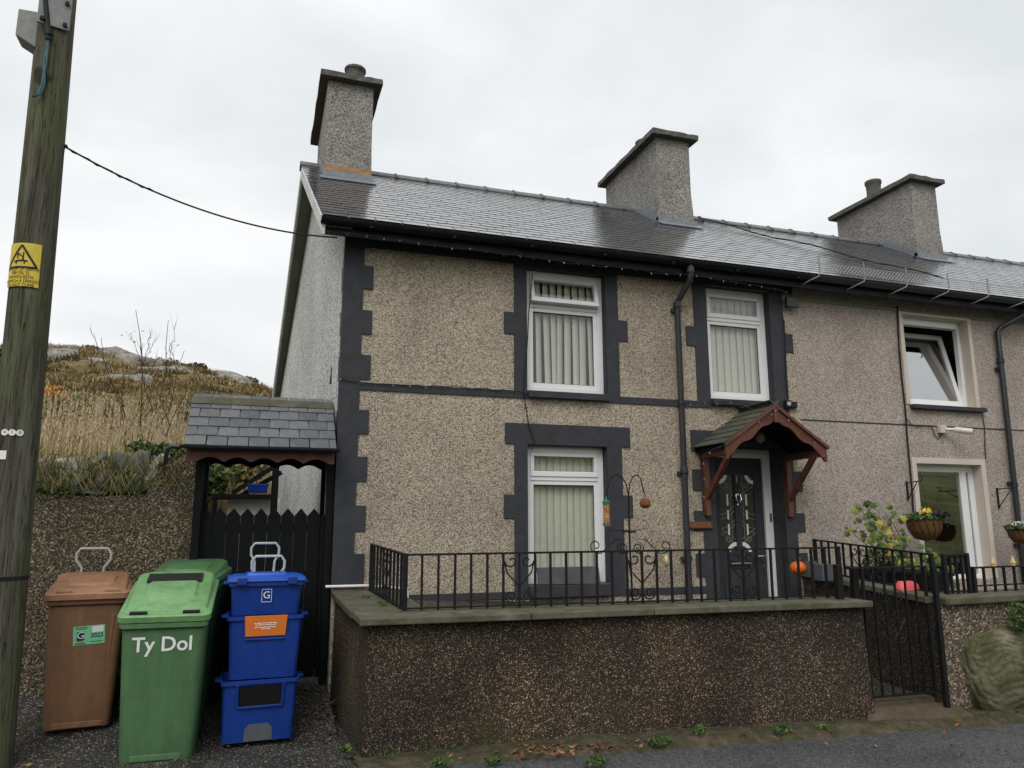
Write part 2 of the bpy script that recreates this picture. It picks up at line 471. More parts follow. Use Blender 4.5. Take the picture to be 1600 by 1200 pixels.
def glass_mat(name, tint=(0.985, 0.99, 0.985), r0=0.06):
    k = N(name)
    k.t.nodes.remove(k.b)
    tr = k.n('ShaderNodeBsdfTransparent'); tr.inputs[0].default_value = (*tint, 1)
    gl = k.n('ShaderNodeBsdfGlossy'); gl.inputs['Roughness'].default_value = 0.015
    lw_ = k.n('ShaderNodeLayerWeight'); lw_.inputs[0].default_value = 0.5
    fac = k.math('ADD', k.math('MULTIPLY', k.math('POWER', lw_.outputs['Facing'], 5.0), 1.0 - r0), r0)
    ms = k.n('ShaderNodeMixShader')
    k.L(fac, ms.inputs[0]); k.L(tr.outputs[0], ms.inputs[1]); k.L(gl.outputs[0], ms.inputs[2])
    k.L(ms.outputs[0], k.out.inputs[0])
    return k.m
M['glass'] = glass_mat('window_glass')
M['glass_low'] = glass_mat('reflective_window_glass', (0.9, 0.92, 0.9), 0.20)
M['glass_tilt'] = glass_mat('tilted_window_glass', (0.7, 0.72, 0.7), 0.58)

def wood_pole():
    k = N('weathered_pole_wood')
    st = k.noise(3.2, 8, 0.65, k.scaled(6, 6, 0.35))
    c = k.ramp(st, [(0.28, (0.035, 0.033, 0.025)), (0.46, (0.082, 0.078, 0.058)), (0.60, (0.125, 0.12, 0.092)), (0.78, (0.18, 0.172, 0.14))])
    al = k.ramp(k.noise(1.4, 7, 0.6, k.scaled(2.2, 2.2, 0.5)), [(0.46, 0.0), (0.68, 0.7)])
    c = k.mix(al, c, (0.10, 0.12, 0.04))
    crk = k.ramp(k.noise(4.0, 6, 0.6, k.scaled(7, 7, 0.22), 0.4), [(0.480, 1.0), (0.495, 0.4), (0.51, 1.0)])
    c = k.mix(1.0, c, crk, 'MULTIPLY')
    kn = k.ramp(k.noise(3.0, 3, 0.5), [(0.68, 1.0), (0.74, 0.35)])
    c = k.mix(1.0, c, kn, 'MULTIPLY')
    k.col(c); k.rough(0.88)
    k.b.inputs['Specular IOR Level'].default_value = 0.2
    k.bump(k.mix(0.5, k.noise(5, 8, 0.7, k.scaled(9, 9, 0.3)), crk), 0.02, 0.9)
    return k.m
M['pole'] = wood_pole()

def ground_mat():
    k = N('gravelly_tarmac')
    vo = k.n('ShaderNodeTexVoronoi'); vo.inputs['Scale'].default_value = 105
    k.L(k.co, vo.inputs['Vector'])
    sp = k.n('ShaderNodeSeparateColor'); k.L(vo.outputs['Color'], sp.inputs[0])
    c = k.ramp(sp.outputs[0], [(0.0, (0.012, 0.012, 0.011)), (0.6, (0.034, 0.033, 0.029)), (0.86, (0.065, 0.058, 0.046)), (0.93, (0.17, 0.155, 0.125)), (1.0, (0.40, 0.38, 0.34))])
    c = k.mix(1.0, c, k.ramp(k.noise(1.7, 8, 0.65), [(0.3, 0.6), (0.7, 1.3)]), 'MULTIPLY')
    c = k.mix(k.ramp(k.noise(2.6, 9, 0.7), [(0.56, 0.0), (0.74, 0.7)]), c, (0.035, 0.038, 0.016))
    k.col(c); k.rough(k.ramp(k.noise(2.0, 5), [(0.35, 0.45), (0.65, 0.85)]))
    k.bump(k.math('SUBTRACT', 1.0, vo.outputs['Distance']), 0.008, 0.8)
    return k.m
M['ground'] = ground_mat()
def road_mat():
    k = N('road_asphalt')
    vo = k.n('ShaderNodeTexVoronoi'); vo.inputs['Scale'].default_value = 95
    k.L(k.co, vo.inputs['Vector'])
    sp = k.n('ShaderNodeSeparateColor'); k.L(vo.outputs['Color'], sp.inputs[0])
    c = k.ramp(sp.outputs[0], [(0.0, (0.035, 0.036, 0.038)), (0.6, (0.065, 0.066, 0.068)), (1.0, (0.125, 0.125, 0.12))])
    c = k.mix(1.0, c, k.ramp(k.noise(1.1, 7, 0.6), [(0.3, 0.8), (0.7, 1.2)]), 'MULTIPLY')
    crk = k.ramp(k.noise(1.3, 9, 0.62, None, 0.8), [(0.490, 1.0), (0.5, 0.45), (0.51, 1.0)])
    c = k.mix(0.7, c, k.mix(1.0, c, crk, 'MULTIPLY'))
    c = k.mix(k.ramp(k.noise(3.1, 9, 0.75), [(0.6, 0.0), (0.78, 0.6)]), c, (0.075, 0.062, 0.045))
    k.col(c); k.rough(k.ramp(k.noise(0.9, 5), [(0.35, 0.5), (0.65, 0.8)]))
    k.bump(k.math('SUBTRACT', 1.0, vo.outputs['Distance']), 0.004, 0.8)
    return k.m
M['road'] = road_mat()
M['verge'] = plain('mossy_kerb_edge', (0.085, 0.070, 0.048), 0.9, 0.55, 9, 0.2, 0.016, 40, dirt=(0.034, 0.040, 0.014), dirt_thr=(0.42, 0.60), dsc=7)
M['ridge'] = plain('grey_ridge_tile', (0.12, 0.125, 0.125), 0.45, 0.2, 6, 0.5)
M['came'] = plain('dull_lead_came', (0.30, 0.30, 0.29), 0.5, 0.1, 9, 0.4)
M['step'] = plain('wet_red_slate_step', (0.105, 0.078, 0.054), 0.6, 0.3, 6, 0.35, 0.006, 18, dirt=(0.055, 0.06, 0.03), dirt_thr=(0.48, 0.7), dsc=4)
M['rock'] = plain('grey_outcrop_rock', (0.29, 0.275, 0.255), 0.9, 0.45, 2.4, 0.2, 0.10, 5, dirt=(0.13, 0.115, 0.075), dirt_thr=(0.42, 0.66), dsc=1.6)
M['stone'] = plain('wall_top_stone', (0.14, 0.14, 0.125), 0.9, 0.35, 6, 0.2, 0.012, 24, dirt=(0.065, 0.07, 0.04), dirt_thr=(0.46, 0.68), dsc=6)
M['stone_pale'] = plain('pale_lichened_stone', (0.36, 0.36, 0.31), 0.9, 0.25, 6, 0.2, 0.010, 24, dirt=(0.16, 0.16, 0.11), dirt_thr=(0.52, 0.75), dsc=6)
def hill_mat():
    k = N('moorland_turf')
    c = k.ramp(k.noise(0.55, 9, 0.7), [(0.30, (0.11, 0.09, 0.042)), (0.46, (0.25, 0.19, 0.085)), (0.58, (0.38, 0.29, 0.14)), (0.74, (0.18, 0.13, 0.07))])
    c = k.mix(k.ramp(k.noise(1.7, 8, 0.7), [(0.5, 0.0), (0.72, 0.7)]), c, (0.055, 0.062, 0.022))
    k.col(c); k.rough(0.95)
    k.b.inputs['Specular IOR Level'].default_value = 0.1
    k.bump(k.noise(3.0, 9, 0.75), 0.35, 1.0)
    return k.m
M['hill'] = hill_mat()
def leafy(name, stops, rough=0.6, trans=0.25):
    k = N(name)
    c = k.ramp(k.rnd(), stops)
    k.col(c); k.rough(rough)
    k.b.inputs['Specular IOR Level'].default_value = 0.25
    k.b.inputs['Subsurface Weight'].default_value = 0.0
    return k.m
M['straw'] = leafy('dry_grass', [(0.0, (0.13, 0.12, 0.04)), (0.3, (0.28, 0.22, 0.095)), (0.75, (0.44, 0.35, 0.18)), (1.0, (0.58, 0.47, 0.28))])
M['seed'] = leafy('pale_seed_heads', [(0.0, (0.42, 0.32, 0.19)), (1.0, (0.66, 0.54, 0.37))])
M['heather'] = leafy('heather_and_bracken', [(0.0, (0.055, 0.042, 0.026)), (0.2, (0.075, 0.085, 0.03)), (0.35, (0.22, 0.16, 0.07)), (0.6, (0.36, 0.28, 0.14)), (0.75, (0.17, 0.165, 0.06)), (0.9, (0.24, 0.12, 0.05)), (1.0, (0.09, 0.06, 0.04))])
M['green_leaf'] = leafy('green_leaves', [(0.0, (0.025, 0.05, 0.012)), (0.6, (0.06, 0.105, 0.025)), (1.0, (0.11, 0.16, 0.04))])
M['vine_leaf'] = leafy('yellowing_vine_leaves', [(0.0, (0.045, 0.085, 0.022)), (0.6, (0.105, 0.155, 0.04)), (0.85, (0.21, 0.23, 0.05)), (1.0, (0.42, 0.34, 0.06))])
M['dark_leaf'] = leafy('dark_evergreen', [(0.0, (0.010, 0.018, 0.010)), (1.0, (0.035, 0.05, 0.02))])
M['purple_leaf'] = leafy('purple_leaves', [(0.0, (0.014, 0.010, 0.014)), (1.0, (0.05, 0.03, 0.045))])
M['orange_leaf'] = leafy('orange_autumn_leaves', [(0.0, (0.40, 0.14, 0.03)), (1.0, (0.60, 0.30, 0.06))])
M['brown_leaf'] = leafy('fallen_brown_leaves', [(0.0, (0.06, 0.025, 0.012)), (0.6, (0.16, 0.065, 0.03)), (1.0, (0.30, 0.17, 0.08))])
M['twig'] = plain('reddish_twig', (0.085, 0.045, 0.032), 0.8, 0.3, 14, 0.2)
M['bark'] = plain('bark', (0.06, 0.05, 0.038), 0.9, 0.3, 14, 0.2, 0.01, 30)
M['yellow_flower'] = leafy('yellow_petals', [(0.0, (0.6, 0.42, 0.03)), (1.0, (0.8, 0.62, 0.06))])
M['white_flower'] = leafy('white_petals', [(0.0, (0.65, 0.65, 0.66)), (1.0, (0.82, 0.82, 0.80))])
M['peanut'] = pebble('peanuts', [(0.0, (0.22, 0.08, 0.03)), (0.5, (0.48, 0.22, 0.09)), (1.0, (0.62, 0.36, 0.18))], 80, 0.004)
def ridged_stone():
    k = N('mossy_ridged_boulder')
    wv = k.n('ShaderNodeTexNoise'); wv.inputs['Scale'].default_value = 3.0
    k.L(k.co, wv.inputs['Vector'])
    c = k.ramp(k.noise(4.0, 8, 0.65), [(0.3, (0.040, 0.045, 0.020)), (0.48, (0.095, 0.092, 0.048)), (0.6, (0.165, 0.15, 0.10)), (0.75, (0.27, 0.25, 0.19))])
    k.col(c); k.rough(0.9); k.b.inputs['Specular IOR Level'].default_value = 0.2
    k.bump(k.noise(22, 8, 0.7), 0.02, 0.9)
    return k.m
M['boulder'] = ridged_stone()
random.seed(7)
# ================================================================== the setting
def ground_z(x, y):
    t = min(max((y + 1.0) / 1.15, 0), 1)
    return 0.24 * t if x < 0.72 else 0.0
mb = MB()
gx = [-250, -60, -20, -9, -6] + [-6 + 0.35 * i for i in range(1, 20)] + [0.70, 0.735, 1.2, 3, 5, 7, 9, 14, 30, 80, 250]
gy = [-250, -80, -30, -14, -9, -6, -4, -3, -2.4, -2, -1.6, -1.3, -1.0, -0.8, -0.6, -0.4, -0.2, 0, 0.15, 0.5, 2, 6, 12, 30, 80, 250]
vs = [(x, y, ground_z(x, y) + (0.012 * mnoise.noise(Vector((x * 1.7, y * 1.7, 0))) if abs(x) < 8 and -3 < y < 0.2 else 0)) for y in gy for x in gx]
nx = len(gx)
mb.add(vs, [(j * nx + i, j * nx + i + 1, (j + 1) * nx + i + 1, (j + 1) * nx + i) for j in range(len(gy) - 1) for i in range(nx - 1)])
struct(obj('ground', mb, M['ground']))

# kerb edge and road: the line runs a little towards the camera to the right
def wall_y(x):      # front face of the garden wall
    return -1.70 - 0.098 * (x - 0.78)
def road_y(x):
    return -2.13 - 0.088 * (x - 2.2)
mb = MB(); xs = [-0.4 + 0.2 * i for i in range(0, 75)]
for a, b in zip(xs[:-1], xs[1:]):
    ra = road_y(a) + 0.05 * mnoise.noise(Vector((a * 1.3, 2.2, 0))) - max(0, 0.9 - a) * 0.45
    rb = road_y(b) + 0.05 * mnoise.noise(Vector((b * 1.3, 2.2, 0))) - max(0, 0.9 - b) * 0.45
    mb.face([(a, ra, 0.022), (b, rb, 0.022), (b, -14, 0.022), (a, -14, 0.022)])
struct(obj('road', mb, M['road']))
mb = MB(); P = []
for x in [0.75 + 0.1 * i for i in range(0, 95)]:
    yf = road_y(x) - 0.03; yb = min(wall_y(x) + 0.15, -1.5) if x < 5.1 else -1.7
    row = []
    for t in (0, 0.12, 0.3, 0.55, 0.8, 1.0):
        y = lerp(yf, yb, t)
        h = 0.028 + (0.05 * min(1, t / 0.3)) * min(1.0, max(0.15, (x - 0.7) / 2.0)) + 0.022 * mnoise.noise(Vector((x * 3, y * 5, 1)))
        if t == 0: h = 0.005
        row.append((x, y, h))
    P.append(row)
vv = [p for r in P for p in r]
mb.add(vv, [(i * 6 + j, (i + 1) * 6 + j, (i + 1) * 6 + j + 1, i * 6 + j + 1) for i in range(len(P) - 1) for j in range(5)])
kerb = struct(obj('kerb', mb, M['verge'], smooth=60))

# ---- hillside
crest_px = [(-420, 560), (-150, 548), (30, 545), (75, 545), (130, 549), (190, 560), (230, 568), (290, 572), (330, 580), (370, 592), (420, 608), (520, 640), (700, 690), (1200, 760)]
CR = [onY(u, v, 36.0) for u, v in crest_px]
CRX = [p.x for p in CR]; CRZ = [p.z for p in CR]
GY = [0.3, 0.6, 3, 8, 20, 36, 42, 60, 120, 300]; GV = [0.0, 0.0, 0.05, 0.17, 0.52, 1.0, 0.9, 0.55, 0.1, 0.0]
def hill_z(x, y):
    zc = float(np.interp(x * (43.6 / max(8.0, y + 7.6)), CRX, CRZ))
    g = float(np.interp(y, GY, GV))
    z = 1.90 + (zc - 1.90) * g
    amp = min(1.0, max(0, (y - 2) / 14)) * (1.0 if y < 30 else max(0.25, 1 - (y - 30) / 7))
    z += amp * (0.75 * mnoise.noise(Vector((x * 0.16, y * 0.16, 3))) + 0.35 * mnoise.noise(Vector((x * 0.5, y * 0.5, 8))) + 0.14 * mnoise.noise(Vector((x * 1.4, y * 1.4, 1))))
    if x > -1.0:      # the yard behind the gate
        t = min(max((y - 4.0) / 5.0, 0), 1); t = t * t * (3 - 2 * t)
        k = min(1, (x + 1.0) / 0.3)
        z = lerp(z, lerp(0.2, z, t), k)
    return z
mb = MB()
hx = [-120, -80, -55, -42] + [-36 + 0.75 * i for i in range(46)] + [-1.3, -1.0, -0.9, -0.8, -0.7, 0, 0.7, 1.5, 2.5, 4, 6, 9, 14, 20, 30, 45, 70, 110]
hy = [0.36, 0.6, 1, 1.5, 2, 3, 4, 4.7, 5.4, 6.2, 7, 8] + [8 + 0.8 * i for i in range(1, 38)] + [39.5, 42, 47, 55, 70, 100, 160, 300]
hx = sorted(set(round(a, 3) for a in hx)); nx = len(hx)
vs = [(x, y, hill_z(x, y)) for y in hy for x in hx]
fs = []
for j in range(len(hy) - 1):
    for i in range(nx - 1):
        if hx[i] > -0.75 and hy[j] < 6.9 and hx[i] > 0.65:
            continue
        fs.append((j * nx + i, j * nx + i + 1, (j + 1) * nx + i + 1, (j + 1) * nx + i))
mb.add(vs, fs)
struct(obj('hillside', mb, M['hill'], smooth=80))
# the wooded valley side across the road, seen only in the window panes
mb = MB()
ox = [-160 + 5 * i for i in range(65)]; prof = [(-22, 0.05), (-26, 2.6), (-34, 4.2), (-60, 9.0), (-110, 17.0), (-150, 24.0), (-240, 30.0)]
vs = [(x, y, z * (1 + 0.25 * mnoise.noise(Vector((x * 0.03, y * 0.02, 5)))) + (1.1 * mnoise.noise(Vector((x * 0.2, y * 0.2, 2))) if z > 1 else 0)) for y, z in prof for x in ox]
nx = len(ox)
mb.add(vs, [(j * nx + i + 1, j * nx + i, (j + 1) * nx + i, (j + 1) * nx + i + 1) for j in range(len(prof) - 1) for i in range(nx - 1)])
k = plain('wooded_slope', (0.19, 0.20, 0.09), 0.95, 0.5, 0.25, 0.1, 0.8, 0.8)
struct(obj('valley_side', mb, k))

# ================================================================== roof helpers
EY, EZ = -0.32, 4.69       # slate edge at the eave
RY, RZ = 2.70, 6.63        # ridge
SL = (RZ - EZ) / (RY - EY)
def roof_z(y):
    return EZ + SL * (y - EY)
def verge_x(y):
    return 0.43 - 0.045 * y
def slate_piece(w_, h_, t_):
    b = MB(); c = w_ / 2
    b.hexa([(-c, 0, -t_), (c, 0, -t_), (c, h_, -t_), (-c, h_, -t_), (-c, 0, 0), (c, 0, 0), (c, h_, 0), (-c, h_, 0)])
    return b
def slate_field(parent, x0f, x1, name_mat, gauge, width, o, up, nrm, along, length, n_parts, tilt=0.0115, jitter=0.12, th=0.0036, lap=1.85, wig=0.003):
    """courses of slates from the eave point o up the slope; x0f(d) gives the left limit at distance d up the slope"""
    up = Vector(up).normalized(); nrm = Vector(nrm).normalized(); along = Vector(along).normalized()
    rows = int(length / gauge)
    pcs = []
    meshes = []
    for kk in range(5):
        me = slate_piece(width * (0.985 - 0.006 * kk), gauge * lap, th * (0.9 + 0.15 * kk)).mesh('slate')
        me.materials.append(name_mat); meshes.append(me)
    for r in range(rows):
        d = r * gauge
        xl = x0f(d); x = xl + (0.0 if r % 2 == 0 else -width * 0.5)
        while x < x1 - 0.01:
            a = max(x, xl); b = min(x + width, x1)
            if b - a > 0.02:
                pcs.append((d, a, b))
            x += width
    stuff = MB()
    rot = Matrix((along, up, nrm)).transposed().to_4x4()
    for i, (d, a, b) in enumerate(pcs):
        wob = random.uniform(-1, 1)
        lift = th * 0.5 + gauge * tilt * 2.2 * 1.6
        p = Vector(o) + up * (d + jitter * 0.03 * wob) + along * ((a + b) / 2) + nrm * (lift + random.uniform(0, wig * 0.3))
        rm = rot @ Matrix.Rotation(-tilt * 2.2 + random.uniform(-wig, wig), 4, 'X') @ Matrix.Rotation(random.uniform(-0.008, 0.008), 4, 'Z') @ Matrix.Rotation(random.uniform(-wig, wig), 4, 'Y')
        sx = (b - a - 0.004) / width
        if i < n_parts:
            e = rm.to_euler()
            inst('slate', random.choice(meshes), parent, p, e, (sx, 1, 1))
        else:
            q = slate_piece(width * 0.985, gauge * lap, th)
            q.v = [tuple(p + rm.to_3x3() @ Vector((v[0] * sx, v[1], v[2]))) for v in q.v]
            stuff.add(q.v, q.f)
    if stuff.v:
        s_ = obj('slate_courses', stuff, name_mat, parent)
        s_['kind'] = 'stuff'
    return len(pcs)
def ridge_tiles(parent, x0, x1, step, y, z, mat):
    mb_ = MB(); secs = []
    for xx, e in ((0, 0.0), (step * 0.93, 0.0), (step * 0.935, 0.014), (step * 1.02, 0.014)):
        prof_ = [(-0.125 - e, -0.125 * SL - 0.012), (-0.125 - e, -0.125 * SL + 0.008 + e), (-0.05, -0.05 * SL + 0.022 + e), (-0.03, 0.012 + e), (0.0, 0.026 + e), (0.03, 0.012 + e), (0.125 + e, -0.125 * SL + 0.008 + e)]
        secs.append([Vector((xx, a_, b_)) for a_, b_ in prof_])
    n = len(secs[0]) - 1; v = []; f = []
    for q in secs: v.extend(q)
    for s_ in range(3):
        for k in range(n):
            f.append((s_ * (n + 1) + k, s_ * (n + 1) + k + 1, (s_ + 1) * (n + 1) + k + 1, (s_ + 1) * (n + 1) + k))
    mb_.add(v, f)
    me = mb_.mesh('ridge_tile'); me.materials.append(mat)
    x = x0
    while x < x1 - step * 0.5:
        inst('ridge_tile', me, parent, (x, y, z + 0.01), (0, random.uniform(-0.008, 0.008), random.uniform(-0.006, 0.006)))
        x += step
def chimney(parent, x0, x1, pot, flare=False):
    y0, y1, zt = 1.90, 3.68, 7.50
    zb = roof_z(y0) - 0.25
    c = MB()
    fl = 0.05 if flare else 0.015
    secs = []
    for z, e in ((zb, fl), (roof_z(y0) + 0.25, fl * 0.5), (roof_z(y0) + 0.55, 0.0), (zt, 0.0)):
        secs.append([Vector((x0, y0, z)), Vector((x1 + e, y0, z)), Vector((x1 + e, y1, z)), Vector((x0, y1, z))])
    c.loft(secs)
    ch = obj('chimney', c, M['peb_chimney'], parent)
    cap = MB(); ov = 0.11; n = 9
    top = zt + 0.075
    ring_b = []; ring_t = []
    per = [(x0 - ov, y0 - ov), (x1 + ov, y0 - ov), (x1 + ov, y1 + ov), (x0 - ov, y1 + ov)]
    for a in range(4):
        p, q = per[a], per[(a + 1) % 4]
        for k in range(n):
            t = k / n; jx = random.uniform(-0.007, 0.007); jy = random.uniform(-0.007, 0.007)
            X = lerp(p[0], q[0], t); Y = lerp(p[1], q[1], t)
            ring_b.append(Vector((X + jx, Y + jy, zt + random.uniform(-0.004, 0.004))))
            ring_t.append(Vector((X + jy, Y + jx, top + random.uniform(-0.008, 0.008))))
    cap.loft([ring_b, ring_t])
    obj('chimney_cap', cap, M['concrete_dark'], ch)
    if pot:
        pm = MB(); px_, py_, r, h = pot
        pm.lathe([(r * 0.92, 0), (r, 0.03), (r * 0.95, h * 0.5), (r, h * 0.75), (r * 1.12, h * 0.8), (r * 1.12, h * 0.93), (r * 0.6, h)], (px_, py_, top - 0.01), 16)
        obj('chimney_pot', pm, M['concrete_dark'], ch, smooth=50)
    fm = MB(); e = 0.02
    zf = roof_z(y0)
    fm.box(x0 - e, x1 + fl + e, y0 - e - 0.012, y0 + 0.05, zf - 0.05, zf + 0.085)
    fm.hexa([(x0 - e - .03, y0 - 0.17, roof_z(y0 - 0.17) + 0.018), (x1 + fl + e + .03, y0 - 0.17, roof_z(y0 - 0.17) + 0.018), (x1 + fl + e + .03, y0, zf + 0.012), (x0 - e - .03, y0, zf + 0.012),
             (x0 - e - .03, y0 - 0.17, roof_z(y0 - 0.17) + 0.03), (x1 + fl + e + .03, y0 - 0.17, roof_z(y0 - 0.17) + 0.03), (x1 + fl + e + .03, y0, zf + 0.024), (x0 - e - .03, y0, zf + 0.024)])
    for k in range(6):      # stepped side flashing
        ya = y0 + 0.13 * k; z_ = roof_z(ya)
        fm.box(x0 - e - 0.004 * (k % 2), x0 + 0.02, ya - 0.01, ya + 0.125, z_ - 0.06, z_ + 0.17)
    obj('flashing', fm, M['lead'], ch)
    return ch

# ================================================================== window builder
def window(parent, x0, x1, z0, z1, y, split, blinds=0, open_top=0.0, slant=0.0, left_frame=True):
    """white two-light window: top vent above a fixed pane, vertical blinds behind"""
    fw = 0.066; d = 0.07
    f = MB()
    f.box(x0, x0 + fw, y, y + d, z0, z1); f.box(x1 - fw, x1, y, y + d, z0, z1)
    f.box(x0 + fw, x1 - fw, y, y + d, z0, z0 + fw); f.box(x0 + fw, x1 - fw, y, y + d, z1 - fw, z1)
    f.box(x0 + fw, x1 - fw, y + 0.002, y + d, split - 0.028, split + 0.028)
    w_ = obj('window', f, M['upvc'], parent, bevel=0.006)
    # inner bead of the big pane
    s = MB(); b = 0.044; i0, i1, j0, j1 = x0 + fw, x1 - fw, z0 + fw, split - 0.028
    ys = y + 0.012
    s.box(i0, i0 + b, ys, ys + 0.05, j0, j1); s.box(i1 - b, i1, ys, ys + 0.05, j0, j1)
    s.box(i0 + b, i1 - b, ys, ys + 0.05, j0, j0 + b); s.box(i0 + b, i1 - b, ys, ys + 0.05, j1 - b, j1)
    obj('sash', s, M['upvc'], w_, bevel=0.005)
    g = MB(); g.box(i0 + b, i1 - b, y + 0.035, y + 0.041, j0 + b, j1 - b)
    obj('pane', g, M['glass'], w_)
    ga = MB(); gb = 0.006      # black gasket line
    for (a0, a1, c0, c1) in ((i0 + b, i0 + b + gb, j0 + b, j1 - b), (i1 - b - gb, i1 - b, j0 + b, j1 - b), (i0 + b, i1 - b, j0 + b, j0 + b + gb), (i0 + b, i1 - b, j1 - b - gb, j1 - b)):
        ga.box(a0, a1, y + 0.026, y + 0.034, c0, c1)
    obj('gasket', ga, M['rubber'], w_)
    # vent
    v0, v1 = split + 0.028, z1 - fw
    vm = MB(); vb = 0.045
    vm.box(i0, i1, -0.01, 0.045, v0 - 0.012, v0 + vb); vm.box(i0, i1, -0.01, 0.045, v1 - vb, v1)
    vm.box(i0, i0 + vb, -0.01, 0.045, v0 + vb, v1 - vb); vm.box(i1 - vb, i1, -0.01, 0.045, v0 + vb, v1 - vb)
    gm = MB(); gm.box(i0 + vb, i1 - vb, 0.016, 0.022, v0 + vb, v1 - vb)
    mt = Matrix.Translation((0, y, v1)) @ Matrix.Rotation(-open_top, 4, 'X') @ Matrix.Translation((0, 0, -v1))
    vo_ = obj('vent', vm.move(mt), M['upvc'], w_, bevel=0.006)
    obj('pane', gm.move(mt), M['glass'], w_)
    if blinds:
        n = blinds; ww = (i1 - i0) / n
        for (lo, hi) in ((j0 + 0.01, z1 - 0.05),):
            for kx in range(n):
                cx = i0 + ww * (kx + 0.5)
                ang = rad(random.uniform(*((16, 32) if slant > 0.02 else (7, 13))))
                ba = ww * (0.53 if slant > 0.02 else 0.60)
                bm = MB(); dx, dy = ba * math.cos(ang), ba * math.sin(ang)
                sk = random.uniform(-1, 1) * abs(slant)
                segs = 6; pts = []
                for q in range(segs + 1):
                    t = q / segs - 0.5
                    cv = 0.010 * math.cos(t * math.pi)
                    pts.append((2 * t * dx, 2 * t * dy - cv))
                for q in range(segs):
                    a, c = pts[q], pts[q + 1]
                    yb = y + 0.105
                    bm.face([(cx + a[0] + sk, yb + a[1], lo), (cx + c[0] + sk, yb + c[1], lo), (cx + c[0], yb + c[1], hi), (cx + a[0], yb + a[1], hi)], 0.5)
                obj('blind_slat', bm, M['blind'], w_, smooth=60)
    return w_
def reveal(parent, x0, x1, z0, z1, depth, mat, name='reveal', y0=0.0):
    m = MB(); x0, x1, z0, z1 = x0 + 0.002, x1 - 0.002, z0 + 0.002, z1 - 0.002
    m.face([(x0, y0, z0), (x0, depth, z0), (x0, depth, z1), (x0, y0, z1)][::-1])
    m.face([(x1, y0, z0), (x1, depth, z0), (x1, depth, z1), (x1, y0, z1)])
    m.face([(x0, y0, z1), (x1, y0, z1), (x1, depth, z1), (x0, depth, z1)])
    m.face([(x0, y0, z0), (x1, y0, z0), (x1, depth, z0), (x0, depth, z0)][::-1])
    return obj(name, m, mat, parent)

# ================================================================== the cottage
X0, X1, X2 = 0.71, 6.21, 14.5        # left corner, party line, far end
house = thing('cottage', 'pebbledashed end cottage with charcoal painted quoins and window surrounds', 'house', (X0, 0, 0))
DY = 0.22       # door recess
W1 = (2.68, 3.63, 3.095, 4.48); W2 = (4.955, 5.845, 3.12, 4.50); W3 = (2.68, 3.605, 1.06, 2.51)
DR = (4.955, fx(1226, 800), 0.62, 2.56)
holes = [W1, W2, W3, DR]
m = MB(); m.wall(X0, X1, 0.3, 4.66, 0.0, holes)
obj('wall', m, M['peb_house'], house)
# gable: runs back at a slight angle, up to the underside of the roof
GB = 7.6
def gab_x(y):
    return X0 - 0.068 * y
m = MB()
prof = [(0.012, 0.1), (GB, 0.1), (GB, roof_z(2 * RY - GB) - 0.10), (RY, RZ - 0.10), (0.012, roof_z(0) - 0.10)]
m.prism([(gab_x(y), y, z) for y, z in prof], (0.25, 0, 0))
obj('gable_wall', m, M['peb_gable'], house)
m = MB(); m.box(0.3, X1, GB - 0.2, GB, 0.1, 3.5)
obj('rear_wall', m, M['peb_gable'], house)
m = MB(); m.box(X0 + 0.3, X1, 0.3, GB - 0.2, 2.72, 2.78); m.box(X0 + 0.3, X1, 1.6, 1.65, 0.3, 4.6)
obj('floor_and_partition', m, M['dark_int'], house)
for (a, b, c, d) in (W1, W2, W3):
    reveal(house, a, b, c, d, 0.22, M['paint'])
reveal(house, DR[0], DR[1], DR[2], DR[3], DY + 0.08, M['paint'])

# quoins, one block on another
PR = -0.014
qz = [(4.506, 4.64)]
zs_w = [(416.7, 452.7), (486, 523.3), (555.9, 594), (641.5, 679), (714, 752.7), (790, 830), (865, 915)]
edges = []
prev = 4.506
for a, b in zs_w:
    za, zb_ = fz(583, a), fz(583, b)
    edges.append((prev, za, 0.90)); edges.append((za, zb_, 1.0)); prev = zb_
for za, zb_, xr in edges:
    if za - zb_ > 0.03:
        m = MB(); m.box(X0 - 0.013, xr, PR, 0.10 if xr < 0.95 else 0.2, zb_, za)
        obj('quoin_block', m, M['paint'], house, bevel=0.0012)
def band(name, x0, x1, z0, z1, pr=PR, mat='paint', bev=0.0012):
    m = MB(); m.box(x0, x1, pr, 0.05, z0, z1)
    return obj(name, m, M[mat], house, bevel=bev)
band('frieze', X0 - 0.013, X1, 4.507, 4.64, PR - 0.003)
zc0, zc1 = 3.005, 3.082
band('string_course', 0.903, 2.53, zc0, zc1); band('string_course', 3.79, 4.78, zc0, zc1)
band('plinth_band', 1.0, 2.53, 0.93, 1.00); band('plinth_band', 3.79, 4.78, 0.925, 0.995)
